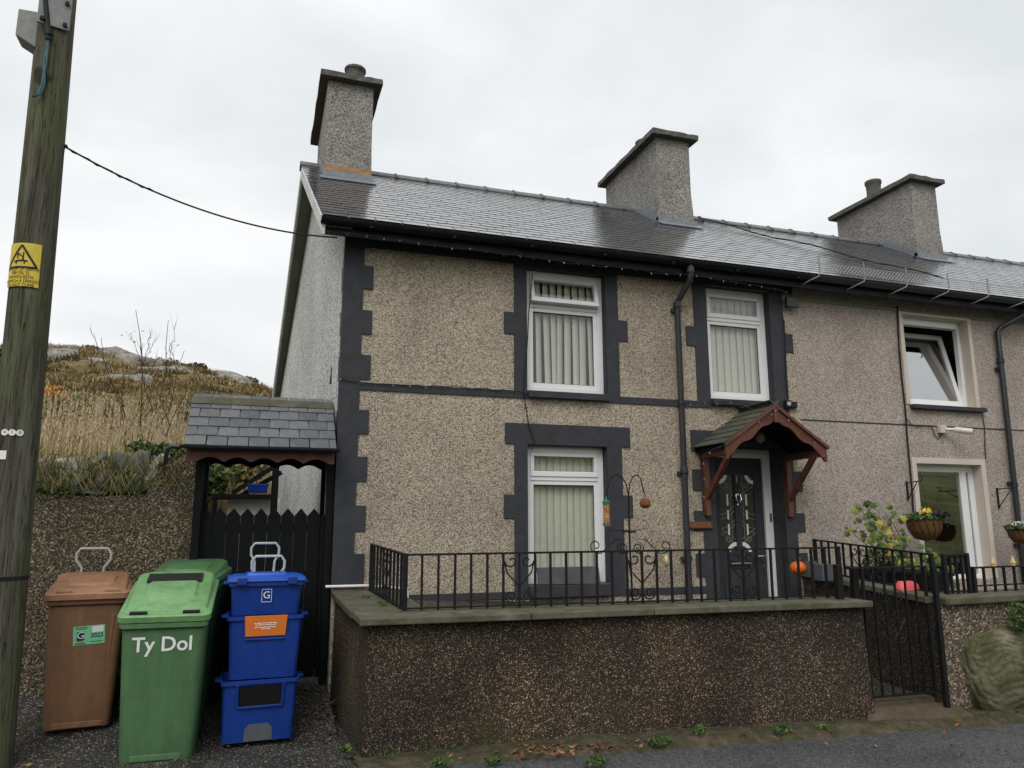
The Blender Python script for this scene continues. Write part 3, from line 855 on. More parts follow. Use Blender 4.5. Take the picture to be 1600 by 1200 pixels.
# surrounds of the upper left window
def jamb(x0, x1, z0, z1, blocks, side):
    """side -1: blocks stick out to the left; each length of jamb and each block is one piece"""
    cuts = sorted(blocks); z = z0
    for a, b in cuts:
        if a > z: band('surround_block', x0, x1, z, a)
        if side < 0: band('surround_block', x0 - 0.115, x1, a, b)
        else: band('surround_block', x0, x1 + 0.115, a, b)
        z = b
    if z < z1: band('surround_block', x0, x1, z, z1)
jamb(2.533, W1[0], zc0, 4.507, [(3.707, 3.95)], -1); jamb(W1[1], 3.785, zc0, 4.507, [(3.724, 3.966)], 1)
band('lintel', W1[0], W1[1], W1[3], 4.506)
jamb(4.78, W2[0], zc0, 4.507, [(3.733, 3.974)], -1); jamb(W2[1], 6.05, zc0, 4.507, [(3.75, 3.985)], 1)
def sill(x0, x1, zt, mat='paint', dep=0.075, h=0.075):
    m = MB(); m.hexa([(x0, -dep, zt - h), (x1, -dep, zt - h), (x1, 0.10, zt - h), (x0, 0.10, zt - h), (x0, -dep, zt - 0.012), (x1, -dep, zt - 0.012), (x1, 0.10, zt), (x0, 0.10, zt)])
    return obj('window_sill', m, M[mat], house, bevel=0.005)
sill(W1[0], W1[1], W1[2] + 0.004, h=0.085); sill(W2[0], W2[1], W2[2] + 0.004, h=0.085)
# lower window: lintel with ears
band('lintel', 2.43, 3.89, 2.512, 2.735)
jamb(2.533, W3[0], 0.925, 2.512, [(1.736, 1.98)], -1); jamb(W3[1], 3.785, 0.925, 2.512, [(1.745, 1.985)], 1)
sill(W3[0], W3[1], W3[2] + 0.004, h=0.13)
# door surround
jamb(4.78, DR[0], 0.62, 2.74, [(2.50, 2.74), (2.05, 2.29), (1.597, 1.823), (1.10, 1.35)], -1)
jamb(DR[1], 6.045, 0.62, 2.74, [(2.50, 2.74), (2.05, 2.29), (1.58, 1.80), (1.10, 1.34)], 1)
band('lintel', DR[0], DR[1], DR[3], 2.74)
# windows
window(house, W1[0], W1[1], W1[2], W1[3], 0.085, 4.085, blinds=9, open_top=rad(13), slant=0.03)
window(house, W2[0], W2[1], W2[2], W2[3], 0.085, 4.12, blinds=8, slant=0.004)
window(house, W3[0], W3[1], W3[2], W3[3], 0.10, 2.165, blinds=10, slant=0.002)
# front door
dx0, dx1, dz0, dz1 = DR
df = MB(); fw = 0.105
df.box(dx0, dx0 + fw, DY, DY + 0.07, dz0, dz1); df.box(dx1 - fw, dx1, DY, DY + 0.07, dz0, dz1); df.box(dx0 + fw, dx1 - fw, DY, DY + 0.07, dz1 - fw, dz1)
obj('door_frame', df, M['upvc'], house, bevel=0.006)
lx0, lx1, lz1 = dx0 + fw + 0.004, dx1 - fw - 0.004, dz1 - fw - 0.004
LW = lx1 - lx0
dl = MB(); yd = DY + 0.03
g0, g1 = 1.35, lz1 - 0.20          # glazed height
cols = [(lx0 + 0.115, lx0 + 0.32), (lx1 - 0.32, lx1 - 0.115)]
dl.wall(lx0, lx1, dz0, lz1, yd, [(c[0], c[1], g0, g1) for c in cols])
for c in cols:
    dl.face([(c[0], yd, g0), (c[0], yd + 0.03, g0), (c[0], yd + 0.03, g1), (c[0], yd, g1)][::-1]); dl.face([(c[1], yd, g0), (c[1], yd + 0.03, g0), (c[1], yd + 0.03, g1), (c[1], yd, g1)])
    dl.face([(c[0], yd, g1), (c[1], yd, g1), (c[1], yd + 0.03, g1), (c[0], yd + 0.03, g1)])
    dl.box(c[0] + 0.01, c[1] + 0.0, yd - 0.012, yd + 0.01, 0.70, 1.08)       # raised lower panel
dl.box(lx0, lx1, yd + 0.03, yd + 0.05, dz0, lz1)
door = obj('door', dl, M['paint'], house, bevel=0.004)
for ci, c in enumerate(cols):
    pm = MB(); pm.box(c[0], c[1], yd + 0.018, yd + 0.024, g0, g1)
    obj('pane', pm, M['copper'], door)
    wm = MB(); lm = MB(); yl = yd + 0.015
    cw = c[1] - c[0]; cx = (c[0] + c[1]) / 2; H = g1 - g0
    sgn = 1 if ci == 0 else -1
    # three short white bars down the middle
    for (a, b) in ((0.60, 0.75), (0.42, 0.54), (0.22, 0.36)):
        wm = MB(); wm.box(cx - 0.012 + 0.01 * sgn, cx + 0.010 + 0.01 * sgn, yl - 0.004, yl, g0 + H * a, g0 + H * b); obj('white_bar', wm, M['white'], door)
    # white quarter rings: top outer and bottom inner corners
    def arc(mm, ctr, r, wd, a0, a1, n=10):
        for k in range(n):
            t0, t1 = rad(lerp(a0, a1, k / n)), rad(lerp(a0, a1, (k + 1) / n))
            q = []
            for rr, t in ((r, t0), (r, t1), (r - wd, t1), (r - wd, t0)):
                q.append((min(max(ctr[0] + rr * math.cos(t), c[0]), c[1]), yl - 0.004, min(max(ctr[1] + rr * math.sin(t), g0), g1)))
            mm.face(q)
    ot = c[0] - 0.0 if ci == 0 else c[1]
    it = c[1] if ci == 0 else c[0]
    wm = MB(); arc(wm, (ot, g1 + 0.02), 0.125, 0.045, 270 if ci == 0 else 180, 360 if ci == 0 else 270)
    obj('white_arc', wm, M['white'], door); wm = MB(); arc(wm, (it, g0 - 0.02), 0.135, 0.045, 90 if ci == 0 else 0, 180 if ci == 0 else 90)
    def ln(a, b, r=0.0028):
        lm.tube([(a[0], yl, a[1]), (b[0], yl, b[1])], r, 5)
    for (ta, tb) in ((0.80, 0.66), (0.86, 0.72), (0.30, 0.16), (0.24, 0.10)):
        xa, xb = (c[0], c[1]) if ci == 0 else (c[1], c[0])
        ln((xa, g0 + H * ta), (xb, g0 + H * tb))
    for (ta, tb) in ((0.48, 0.60), (0.42, 0.54), (0.30, 0.42), (0.24, 0.36)):
        xa, xb = (c[0], c[1]) if ci == 0 else (c[1], c[0])
        pts = [(lerp(xa, xb, t), yl, g0 + H * (lerp(ta, tb, t) - 0.03 * math.sin(t * math.pi))) for t in [i / 6 for i in range(7)]]
        lm.tube(pts, 0.0028, 5)
    ln((cx + 0.055 * sgn, g0), (cx + 0.055 * sgn, g0 + H)); 
    for zz in (0.86, 0.16):
        lm.tube([(cx + 0.028 * math.cos(a), yl, g0 + H * zz + 0.028 * math.sin(a)) for a in [rad(30 * i) for i in range(13)]], 0.004, 5)
    obj('white_arc', wm, M['white'], door); obj('lead_line', lm, M['came'], door)
hm = MB(); cxm = (lx0 + lx1) / 2
hm.box(cxm - 0.14, cxm + 0.14, yd - 0.012, yd, 1.165, 1.225)
obj('letterbox', hm, M['chrome'], door, bevel=0.004)
hm = MB(); hm.box(cxm - 0.12, cxm + 0.12, yd - 0.016, yd - 0.011, 1.18, 1.21)
obj('letterbox_flap', hm, M['black_print'], door)
hm = MB(); hm.lathe([(0.022, 0), (0.022, 0.012), (0.012, 0.02)], (0, 0, 0), 10); hm.tube([(-0.03, 0, 0.02), (-0.035, -0.06, 0.03), (0, -0.10, 0.03), (0.035, -0.06, 0.03), (0.03, 0, 0.02)], 0.008, 6)
hm.move(Matrix.Translation((cxm, yd, 2.02)) @ Matrix.Rotation(rad(90), 4, 'X'))
obj('knocker', hm, M['chrome'], door, smooth=40)
hm = MB(); hm.lathe([(0.015, 0), (0.015, 0.01), (0.008, 0.014)], (0, 0, 0), 10); hm.move(Matrix.Translation((cxm, yd, 1.90)) @ Matrix.Rotation(rad(90), 4, 'X'))
obj('spyhole', hm, M['chrome'], door, smooth=40)
hm = MB(); hm.box(lx1 - 0.07, lx1 - 0.035, yd - 0.012, yd, 1.10, 1.36); hm.tube([(lx1 - 0.053, yd - 0.01, 1.30), (lx1 - 0.053, yd - 0.055, 1.30), (lx1 - 0.16, yd - 0.055, 1.30)], 0.009, 8)
obj('handle', hm, M['chrome'], door, smooth=40)
obj('number', text_mb('1', 0.13, lambda x, y: (cxm + x, yd - 0.004, 2.20 + y)), M['galv'], door)
hm = MB(); hm.box(dx1 - 0.05, dx1 - 0.022, DY - 0.012, DY, 1.70, 1.80)
obj('doorbell', hm, M['grey_plastic'], house, bevel=0.003)

# roof of the cottage
def roof_deck(name, parent, xl, x1, mat):
    m = MB(); th = 0.06
    a = [(xl(EY), EY, EZ), (x1, EY, EZ), (x1, RY, RZ), (xl(RY), RY, RZ)]
    yb = GB + 0.35; zb = roof_z(2 * RY - yb)
    b = [(xl(RY), RY, RZ), (x1, RY, RZ), (x1, yb, zb), (xl(yb), yb, zb)]
    m.prism([Vector(p) - Vector((0, 0, th)) for p in a], (0, 0, th)); m.prism([Vector(p) - Vector((0, 0, th)) for p in b], (0, 0, th))
    return obj(name, m, mat, parent)
rf = roof_deck('roof', house, verge_x, X1, M['slate'])
upv = (0, 1, SL); nv = (0, -SL, 1)
slen = math.hypot(RY - EY, RZ - EZ)
cs = 1 / math.hypot(1, SL)
slate_field(rf, lambda d: verge_x(EY + d * cs) - 0.02, X1, M['slate'], 0.150, 0.27, (0, EY - 0.03, EZ - 0.03 * SL), upv, nv, (1, 0, 0), slen, 300)
ridge_tiles(rf, verge_x(RY) - 0.02, X1, 0.45, RY, RZ + 0.012, M['ridge'])
chimney(house, 0.57, 1.17, (0.93, 2.02, 0.13, 0.24))
cm = MB(); cm.box(0.565, 1.178, 1.885, 1.91, roof_z(1.9) + 0.08, roof_z(1.9) + 0.165)
cm.v = [(x, y, z + (0.02 * math.sin(x * 23) if z > roof_z(1.9) + 0.12 else 0)) for x, y, z in cm.v]
obj('mortar_patch', cm, M['mortar'], house)
# eaves: fascia, soffit, gutter
m = MB(); m.box(verge_x(0) + 0.02, X1, -0.245, -0.22, 4.515, 4.665)
obj('fascia', m, M['fascia'], house)
m = MB(); m.box(verge_x(0) + 0.02, X1, -0.222, 0.0, 4.642, 4.655)
obj('soffit', m, M['fascia'], house)
def gutter(parent, x0, x1, y, z, r, mat):
    m = MB(); n = 8; sec = [(y - r * math.cos(math.pi * k / n), z - r * math.sin(math.pi * k / n)) for k in range(n + 1)]
    inn = [(y - r * .88 * math.cos(math.pi * k / n), z - r * .88 * math.sin(math.pi * k / n)) for k in range(n, -1, -1)]
    loop = sec + inn
    m.loft([[Vector((x, a, b)) for a, b in loop] for x in (x0, x1)])
    return obj('gutter', m, mat, parent, smooth=40)
gutter(house, verge_x(0) + 0.0, X1, -0.31, 4.655, 0.062, M['fascia'])
for k in range(7):
    m = MB(); x = 0.9 + 0.85 * k
    m.box(x, x + 0.035, -0.375, -0.24, 4.585, 4.60)
    obj('gutter_bracket', m, M['fascia'], house)
# bargeboards and the soffit of the verge
def rake(name, ya, yb, off, wdt, drop, hgt, mat):
    m = MB()
    def zz(y): return roof_z(y) if y <= RY else roof_z(2 * RY - y)
    a = (verge_x(ya) + off, ya, zz(ya) - drop); b = (verge_x(yb) + off, yb, zz(yb) - drop)
    m.hexa([(a[0], a[1], a[2] - hgt), (a[0] + wdt, a[1], a[2] - hgt), (b[0] + wdt, b[1], b[2] - hgt), (b[0], b[1], b[2] - hgt), a, (a[0] + wdt, a[1], a[2]), (b[0] + wdt, b[1], b[2]), b])
    return obj(name, m, mat, house)
rake('bargeboard', EY + 0.02, RY, 0.0, 0.03, 0.062, 0.15, M['barge'])
rake('bargeboard', RY, GB + 0.3, 0.0, 0.03, 0.062, 0.15, M['barge'])
rake('verge_soffit', EY + 0.05, RY, 0.03, 0.27, 0.12, 0.02, M['soffit'])
rake('verge_soffit', RY, GB + 0.3, 0.03, 0.27, 0.12, 0.02, M['soffit'])
# downpipe with swan neck
def pipe(name, parent, pts, r, mat, collars=(), clips=()):
    m = MB(); m.tube(pts, r, 12)
    o = obj(name, m, mat, parent, smooth=50)
    for c in collars:
        q = MB(); q.lathe([(r * 1.02, -0.04), (r * 1.32, -0.03), (r * 1.32, 0.03), (r * 1.02, 0.04)], c, 14)
        obj('pipe_collar', q, mat, o, smooth=40)
    for c in clips:
        q = MB(); q.box(c[0] - r * 1.9, c[0] + r * 1.9, c[1] + r * 0.3, c[1] + r * 1.3, c[2] - 0.02, c[2] + 0.02)
        obj('pipe_clip', q, mat, o)
    return o
pxx = 4.53; ox_ = fx(1079, 430, -0.31)
pipe('downpipe', house, [(ox_, -0.31, 4.62), (ox_, -0.31, 4.50), (ox_, -0.30, 4.44), (pxx + 0.02, -0.085, 4.27), (pxx, -0.06, 4.22), (pxx, -0.06, 0.6)], 0.034, M['pipe_paint'],
     [(ox_, -0.31, 4.55), (pxx, -0.06, 4.20), (pxx, -0.06, 2.27)], [(pxx, -0.055, 4.14), (pxx, -0.055, 2.24), (pxx, -0.055, 1.3)])
# small white waste pipe along the foot of the wall
m = MB(); m.tube([(fx(508, 920), -0.03, 1.10), (fx(570, 917), -0.03, 1.10), (1.20, -0.03, 1.085), (1.42, -0.03, 1.06), (1.43, -0.03, 0.95)], 0.014, 8)
obj('waste_pipe', m, M['upvc'], house, smooth=50)

# ================================================================== the neighbour
neigh = thing('neighbour_house', 'plain pinkish pebbledashed terrace house with cream window surrounds', 'house', (X1, 0, 0))
N1 = (7.94, 9.06, 3.19, 4.40); N2 = (7.935, 9.02, 0.98, 2.43)
m = MB(); m.wall(X1, X2, 0.3, 4.66, 0.004, [N1, N2])
obj('wall', m, M['peb_neigh'], neigh)
m = MB(); m.box(X1 + 0.01, X2, GB - 0.2, GB, 0.1, 3.5); m.box(X2, X2 + 0.2, 0, GB, 0.1, 5)
obj('rear_wall', m, M['peb_gable'], neigh)
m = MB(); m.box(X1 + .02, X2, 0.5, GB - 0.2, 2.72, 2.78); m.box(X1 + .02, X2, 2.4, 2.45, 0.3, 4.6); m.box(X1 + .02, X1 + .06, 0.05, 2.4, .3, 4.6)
obj('floor_and_partition', m, M['dark_int'], neigh)
for (a, b, c, d) in (N1, N2):
    reveal(neigh, a, b, c, d, 0.24, M['cream'], y0=0.004)
def nb(name, x0, x1, z0, z1, pr=-0.01, mat='cream'):
    m = MB(); m.box(x0, x1, pr, 0.05, z0, z1)
    return obj(name, m, M[mat], neigh, bevel=0.004)
for (a, b, c, d), bw in ((N1, 0.06), (N2, 0.075)):
    nb('surround_block', a - bw, a, c, d + bw); nb('surround_block', b, b + bw, c, d + bw); nb('surround_block', a, b, d, d + bw)
m = MB(); m.box(N1[0] - 0.01, N1[1] + 0.11, -0.07, 0.12, N1[2] - 0.055, N1[2])
obj('window_sill', m, M['paint'], neigh, bevel=0.005)
nb('soffit_band', X1, X2, 4.43, 4.46, -0.012, 'soffit')
m = MB(); m.box(X1, X2, -0.002, 0.02, 2.915, 2.930)
obj('render_joint', m, M['plastic_black'], neigh)
# upper window tilted inwards at the top
a, b, c, d = N1; y = 0.13; fw = 0.05
f = MB(); f.box(a, a + fw, y, y + 0.07, c, d); f.box(b - fw, b, y, y + 0.07, c, d); f.box(a + fw, b - fw, y, y + 0.07, c, c + fw); f.box(a + fw, b - fw, y - 0.02, y + 0.07, d - 0.10, d)
nw = obj('window', f, M['upvc'], neigh, bevel=0.006)
s = MB(); i0, i1, j0, j1 = a + fw, b - fw, c + fw, d - 0.10; bd = 0.065
s.box(i0, i0 + bd, 0, 0.06, j0, j1); s.box(i1 - bd, i1, 0, 0.06, j0, j1); s.box(i0 + bd, i1 - bd, 0, 0.06, j0, j0 + bd); s.box(i0 + bd, i1 - bd, 0, 0.06, j1 - bd, j1)
g = MB(); g.box(i0 + bd, i1 - bd, 0.02, 0.026, j0 + bd, j1 - bd)
mt = Matrix.Translation((0, y + 0.012, j0)) @ Matrix.Rotation(rad(-13), 4, 'X') @ Matrix.Translation((0, 0, -j0))
obj('sash', s.move(mt), M['upvc'], nw, bevel=0.006); obj('pane', g.move(mt), M['glass_tilt'], nw)
# lower window
a, b, c, d = N2; y = 0.13
f = MB(); f.box(a, a + fw, y, y + 0.07, c, d); f.box(b - fw, b, y, y + 0.07, c, d); f.box(a + fw, b - fw, y, y + 0.07, c, c + fw); f.box(a + fw, b - fw, y, y + 0.07, d - 0.06, d)
mull = b - 0.20
f.box(mull, mull + 0.055, y, y + 0.07, c + fw, d - 0.06)
nw = obj('window', f, M['upvc'], neigh, bevel=0.006)
for (p, q) in ((a + fw, mull), (mull + 0.055, b - fw)):
    s = MB(); s.box(p, p + 0.03, y + 0.01, y + 0.06, c + fw, d - 0.06); s.box(q - 0.03, q, y + 0.01, y + 0.06, c + fw, d - 0.06); s.box(p + 0.03, q - 0.03, y + 0.01, y + 0.06, d - 0.09, d - 0.06)
    obj('sash', s, M['upvc'], nw)
    g = MB(); g.box(p + 0.03, q - 0.03, y + 0.03, y + 0.036, c + fw, d - 0.09)
    obj('pane', g, M['glass_low'], nw)
rf2 = roof_deck('roof', neigh, lambda yy: X1 + 0.003, X2 + 0.3, M['slate'])
slate_field(rf2, lambda d_: X1 + 0.003, X2, M['slate'], 0.150, 0.27, (0, EY - 0.03, EZ - 0.03 * SL), upv, nv, (1, 0, 0), slen, 300)
ridge_tiles(rf2, X1 + 0.02, X2, 0.45, RY, RZ + 0.012, M['ridge'])
chimney(house, 5.46, 6.03, (5.68, 2.62, 0.15, 0.26), True)
chimney(neigh, 10.40, 10.95, (10.57, 2.88, 0.13, 0.42), True)
m = MB(); m.box(X1 + 0.002, X2, -0.245, -0.22, 4.515, 4.665)
obj('fascia', m, M['fascia'], neigh)
m = MB(); m.box(X1 + 0.002, X2, -0.222, 0.0, 4.642, 4.655)
obj('soffit', m, M['fascia'], neigh)
gutter(neigh, X1 + 0.002, X2, -0.31, 4.655, 0.062, M['plastic_black'])
npx = 9.53
pipe('downpipe', neigh, [(npx + 0.30, -0.31, 4.62), (npx + 0.30, -0.30, 4.50), (npx + 0.05, -0.08, 4.33), (npx, -0.06, 4.27), (npx - 0.02, -0.06, 2.8), (npx - 0.05, -0.06, 0.9)], 0.036, M['plastic_black'],
     [(npx - 0.005, -0.06, 3.86)], [(npx, -0.055, 3.75), (npx - 0.03, -0.055, 2.20), (npx - 0.04, -0.055, 1.4)])
# joint wire along the roof (cable draped over the slates)
ca = Vector((6.55, RY - 0.15, roof_z(RY - 0.15) + 0.05)); cb = Vector((8.9, EY + 0.45, roof_z(EY + 0.45) + 0.05))
m = MB(); m.tube([ca + (cb - ca) * (i / 12) + Vector((0, 0, 0.02 * math.sin(i * 1.3))) for i in range(13)], 0.010, 6)
obj('roof_cable', m, M['cable'], neigh)
# ================================================================== garden wall, terrace, front railing
gw = thing('garden_wall', 'dark pebbledashed retaining wall with concrete coping in front of the cottage', 'wall', (0.78, -1.7, 0))
WL = 0.78; WR = 5.02
def wz(x):
    return lerp(1.0, 1.03, (x - WL) / (WR - WL))
m = MB()
m.hexa([(WL + 0.02, -1.68, -0.05), (WR, wall_y(WR), -0.05), (WR, 0.0, -0.05), (0.725, 0.0, -0.05),
        (WL + 0.05, -1.66, 0.935), (WR - 0.02, wall_y(WR) + 0.02, 0.965), (WR - 0.02, 0.0, 0.80), (0.74, 0.0, 0.98)])
obj('wall', m, M['peb_garden'], gw)
# coping slabs: side and front
cop_edges = [0.755, 2.05, 3.06, 4.12, 5.06]
for a, b in zip(cop_edges[:-1], cop_edges[1:]):
    m = MB(); g = 0.003; yo = 0.045
    za, zb_ = wz(a), wz(b); dpt = 0.52
    la = a + g; lb = b - g
    m.hexa([(la, wall_y(la) - yo, za - 0.058), (lb, wall_y(lb) - yo, zb_ - 0.058), (lb, wall_y(lb) - yo + dpt, zb_ - 0.058), (la, wall_y(la) - yo + dpt, za - 0.058),
            (la, wall_y(la) - yo, za - 0.006), (lb, wall_y(lb) - yo, zb_ - 0.006), (lb, wall_y(lb) - yo + dpt, zb_), (la, wall_y(la) - yo + dpt, za)])
    obj('coping_slab', m, M['concrete'], gw, bevel=0.008)
for k, (ya, yb) in enumerate(((-1.22, -0.62), (-0.617, -0.02))):
    m = MB(); za = lerp(1.0, 1.055, (ya + 1.22) / 1.2); zb_ = lerp(1.0, 1.055, (yb + 1.22) / 1.2)
    xa = lerp(0.755, 0.70, (ya + 1.7) / 1.7); xb = lerp(0.755, 0.70, (yb + 1.7) / 1.7)
    m.hexa([(xa, ya, za - 0.058), (xa + 0.62, ya, za - 0.058), (xb + 0.62, yb, zb_ - 0.058), (xb, yb, zb_ - 0.058), (xa, ya, za), (xa + 0.62, ya, za), (xb + 0.62, yb, zb_), (xb, yb, zb_)])
    obj('coping_slab', m, M['concrete'], gw, bevel=0.008)
m = MB(); m.box(1.2, 4.98, -1.3, 0.0, 0.55, 0.80)
struct(obj('terrace', m, M['terrace']))
m = MB(); m.box(4.99, 6.1, -0.9, 0.0, 0.15, 0.80)
struct(obj('door_landing', m, M['peb_garden']))

def railing(root, p0, p1, h, n, scrolls=(), posts=(True, True), lean=0.0, bar_r=0.0095, top_r=0.012, finials=None, foot=0.02):
    """iron railing from p0 to p1 (3D feet): top rail, bottom rail, posts, bars, heart scrolls between bars i-1..i+1"""
    p0 = Vector(p0); p1 = Vector(p1); up = Vector((0, 0, h)); ax = Vector((p1.x - p0.x, p1.y - p0.y, p1.z - p0.z))
    ln = ax.length; axn = ax.normalized()
    m = MB(); m.beam(p0 + up, p1 + up, 0.032, 0.016); obj('top_rail', m, M['iron'], root)
    m = MB(); m.beam(p0 + Vector((0, 0, foot)), p1 + Vector((0, 0, foot)), 0.026, 0.012); obj('bottom_rail', m, M['iron'], root)
    for ok, p in zip(posts, (p0, p1)):
        if ok:
            m = MB(); m.box(p.x - 0.018, p.x + 0.018, p.y - 0.018, p.y + 0.018, p.z - 0.01, p.z + h + 0.012); obj('post', m, M['iron'], root, bevel=0.003)
    bm = MB(); bm.box(-bar_r, bar_r, -bar_r, bar_r, 0, h - 0.002); me = bm.mesh('bar'); me.materials.append(M['iron'])
    az = math.atan2(ax.y, ax.x)
    pts = []
    for i in range(1, n):
        p = p0 + ax * (i / n); pts.append(p)
        inst('bar', me, root, p + Vector((0, 0, 0.0)), (random.uniform(-0.006, 0.006), random.uniform(-0.006, 0.006), az))
    stp = ln / n
    for sidx in scrolls:
        c = p0 + ax * (sidx / n)
        for s_ in (-1, 1):
            A = axn * s_; Z = Vector((0, 0, 1)); R = stp * 0.42
            ct = c + A * (stp * 0.50) + Z * (h - R * 1.15)
            cb = c + A * (stp * 0.50) + Z * (foot + R * 1.2)
            path = spiral(ct, R * 0.22, R, rad(-250), rad(180 + 150), 22, A, Z)
            # rise from the centre of the spiral, sweep round the outside, then run down to the middle bar
            path = path + [c + A * (stp * 0.04) + Z * (h * 0.46), ]
            m = MB(); m.tube(spiral(ct, R * 0.22, R, rad(200 - 540), rad(0), 26, A, Z) + [c + A * stp * 0.78 + Z * (h * 0.64), c + A * stp * 0.05 + Z * (h * 0.40)], 0.0065, 5)
            obj('scroll', m, M['iron'], root)
            m = MB(); m.tube(spiral(cb, R, R * 0.2, rad(180), rad(180 + 600), 28, A, Z), 0.0065, 5)
            obj('scroll', m, M['iron'], root)
    return pts
rr = thing('front_railing', 'black wrought iron railing with heart scrolls on the garden wall coping', 'railing', (1.13, -1.43, 1.0))
RA = onZ(632, 955, 1.0); RB = Vector((4.98, wall_y(4.98) + 0.24, 1.028)); RC = Vector((1.06, -0.08, 1.05))
rh = onY(632, 867, RA.y).z - RA.z
railing(rr, RA, RB, rh, 29, scrolls=(7, 15, 22))
railing(rr, RC, RA, rh, 10, scrolls=(5,), posts=(True, False))

# ---- bird feeder stand just behind the railing
bx = Vector((fx(985, 800, -1.50), -1.50, 0.80))
bf = thing('bird_feeder_stand', 'black twin-hook bird feeder pole with scrolled arms behind the railing', 'feeder stand', bx)
YB = -1.50
def bp(u, v): 
    p = onY(u, v, YB); return Vector((p.x, YB, p.z))
m = MB(); m.tube([Vector((bx.x + 0.0, YB, 0.80)), bp(984, 850), bp(982, 770)], 0.009, 8); obj('pole', m, M['iron'], bf)
m = MB(); m.tube([bp(982, 775), bp(979, 758), bp(972, 746), bp(962, 741), bp(955, 745), bp(951, 756), bp(949, 768), bp(947, 776)], 0.006, 6); obj('hook', m, M['iron'], bf)
m = MB(); m.tube([bp(982, 775), bp(984, 756), bp(989, 745), bp(996, 742), bp(1001, 748), bp(1004, 762), bp(1007, 772)], 0.006, 6); obj('hook', m, M['iron'], bf)
m = MB(); a = bp(974, 831); b = bp(992, 831); m.beam(a, b, 0.05, 0.014); obj('clamp', m, M['iron'], bf)
m = MB(); m.tube([bp(954, 829), bp(1002, 828)], 0.004, 6); obj('cross_bar', m, M['iron'], bf)
ax = Vector((1, 0, 0)); az = Vector((0, 0, 1))
for s_ in (-1, 1):
    c1 = bp(985 + s_ * 12, 856); c2 = bp(985 + s_ * 54, 853)
    m = MB(); m.tube(spiral(c1, 0.012, 0.062, rad(-200 - 360), rad(130 - 0), 26, ax * s_, az)[0:23] + [bp(985 + s_ * 9, 844), bp(985 + s_ * 22, 842), bp(985 + s_ * 34, 853), bp(985 + s_ * 46, 865)] + spiral(c2, 0.062, 0.018, rad(230), rad(230 + 420), 20, ax * s_, az)[2:], 0.005, 6)
    obj('scroll', m, M['iron'], bf)
# feeders hang from the hooks
p = bp(947, 776)
ft = thing('peanut_feeder', 'clear tube feeder full of peanuts with teal cap hanging from the hook', 'bird feeder', (p.x, YB, p.z - 0.26))
zt = p.z - 0.03; zb_ = bp(947, 822).z
m = MB(); m.lathe([(0.028, zb_ + 0.02), (0.028, zt - 0.03)], (p.x, YB, 0), 14); obj('tube', m, M['peanut'], ft, smooth=40)
m = MB(); m.lathe([(0.033, zt - 0.035), (0.033, zt - 0.012), (0.02, zt), (0.006, zt + 0.004)], (p.x, YB, 0), 14); obj('cap', m, M['teal'], ft, smooth=40)
m = MB(); m.lathe([(0.034, zb_), (0.034, zb_ + 0.022)], (p.x, YB, 0), 14); obj('base', m, M['grey_plastic'], ft, smooth=40)
m = MB(); m.tube([(p.x, YB, zt), (p.x, YB, p.z + 0.004)], 0.003, 5); obj('hanger', m, M['galv'], ft)
p = bp(1008, 786)
cf = MB()
cf.loft([[p + Vector((r * math.cos(a_ * math.pi / 6), r * math.sin(a_ * math.pi / 6), z)) for a_ in range(12)] for r, z in ((0.01, 0.045), (0.036, 0.038), (0.048, 0.012), (0.050, -0.012), (0.040, -0.034), (0.018, -0.045))])
cf.tube([p + Vector((0, 0, 0.045)), bp(1007, 772)], 0.003, 5)
tag(obj('coconut_feeder', cf, M['coconut'], smooth=40), 'round brown coconut shell feeder hanging from the other hook', 'bird feeder')
p = bp(1041, 877)
cf = MB(); cf.lathe([(0.045, -0.014), (0.052, -0.006), (0.052, 0.006), (0.045, 0.014)], (0, 0, 0), 18)
cf.move(Matrix.Translation(p) @ Matrix.Rotation(rad(62), 4, 'Z') @ Matrix.Rotation(rad(90), 4, 'X')); cf.tube([p + Vector((0, 0, 0.05)), bp(1040, 862)], 0.003, 5)
tag(obj('suet_disc', cf, M['fat'], smooth=40), 'small round yellowish suet disc hanging below the scrolled feeder arm', 'bird feeder')

# ---- slate slab leaning in the lower window
m = MB(); a = fx(837, 900, 0.0) + 0.02; b = fx(936, 900, 0.0)
m.box(a, b, -0.045, -0.012, W3[2], W3[2] + 0.17)
m.v = [(x, y + (0.05 if z > W3[2] + 0.1 else 0), z + random.uniform(-0.006, 0.006)) for x, y, z in m.v]
tag(obj('slate_slab', m, M['slab'], bevel=0.006), 'rough grey slate slab standing on the lower window sill', 'slab')

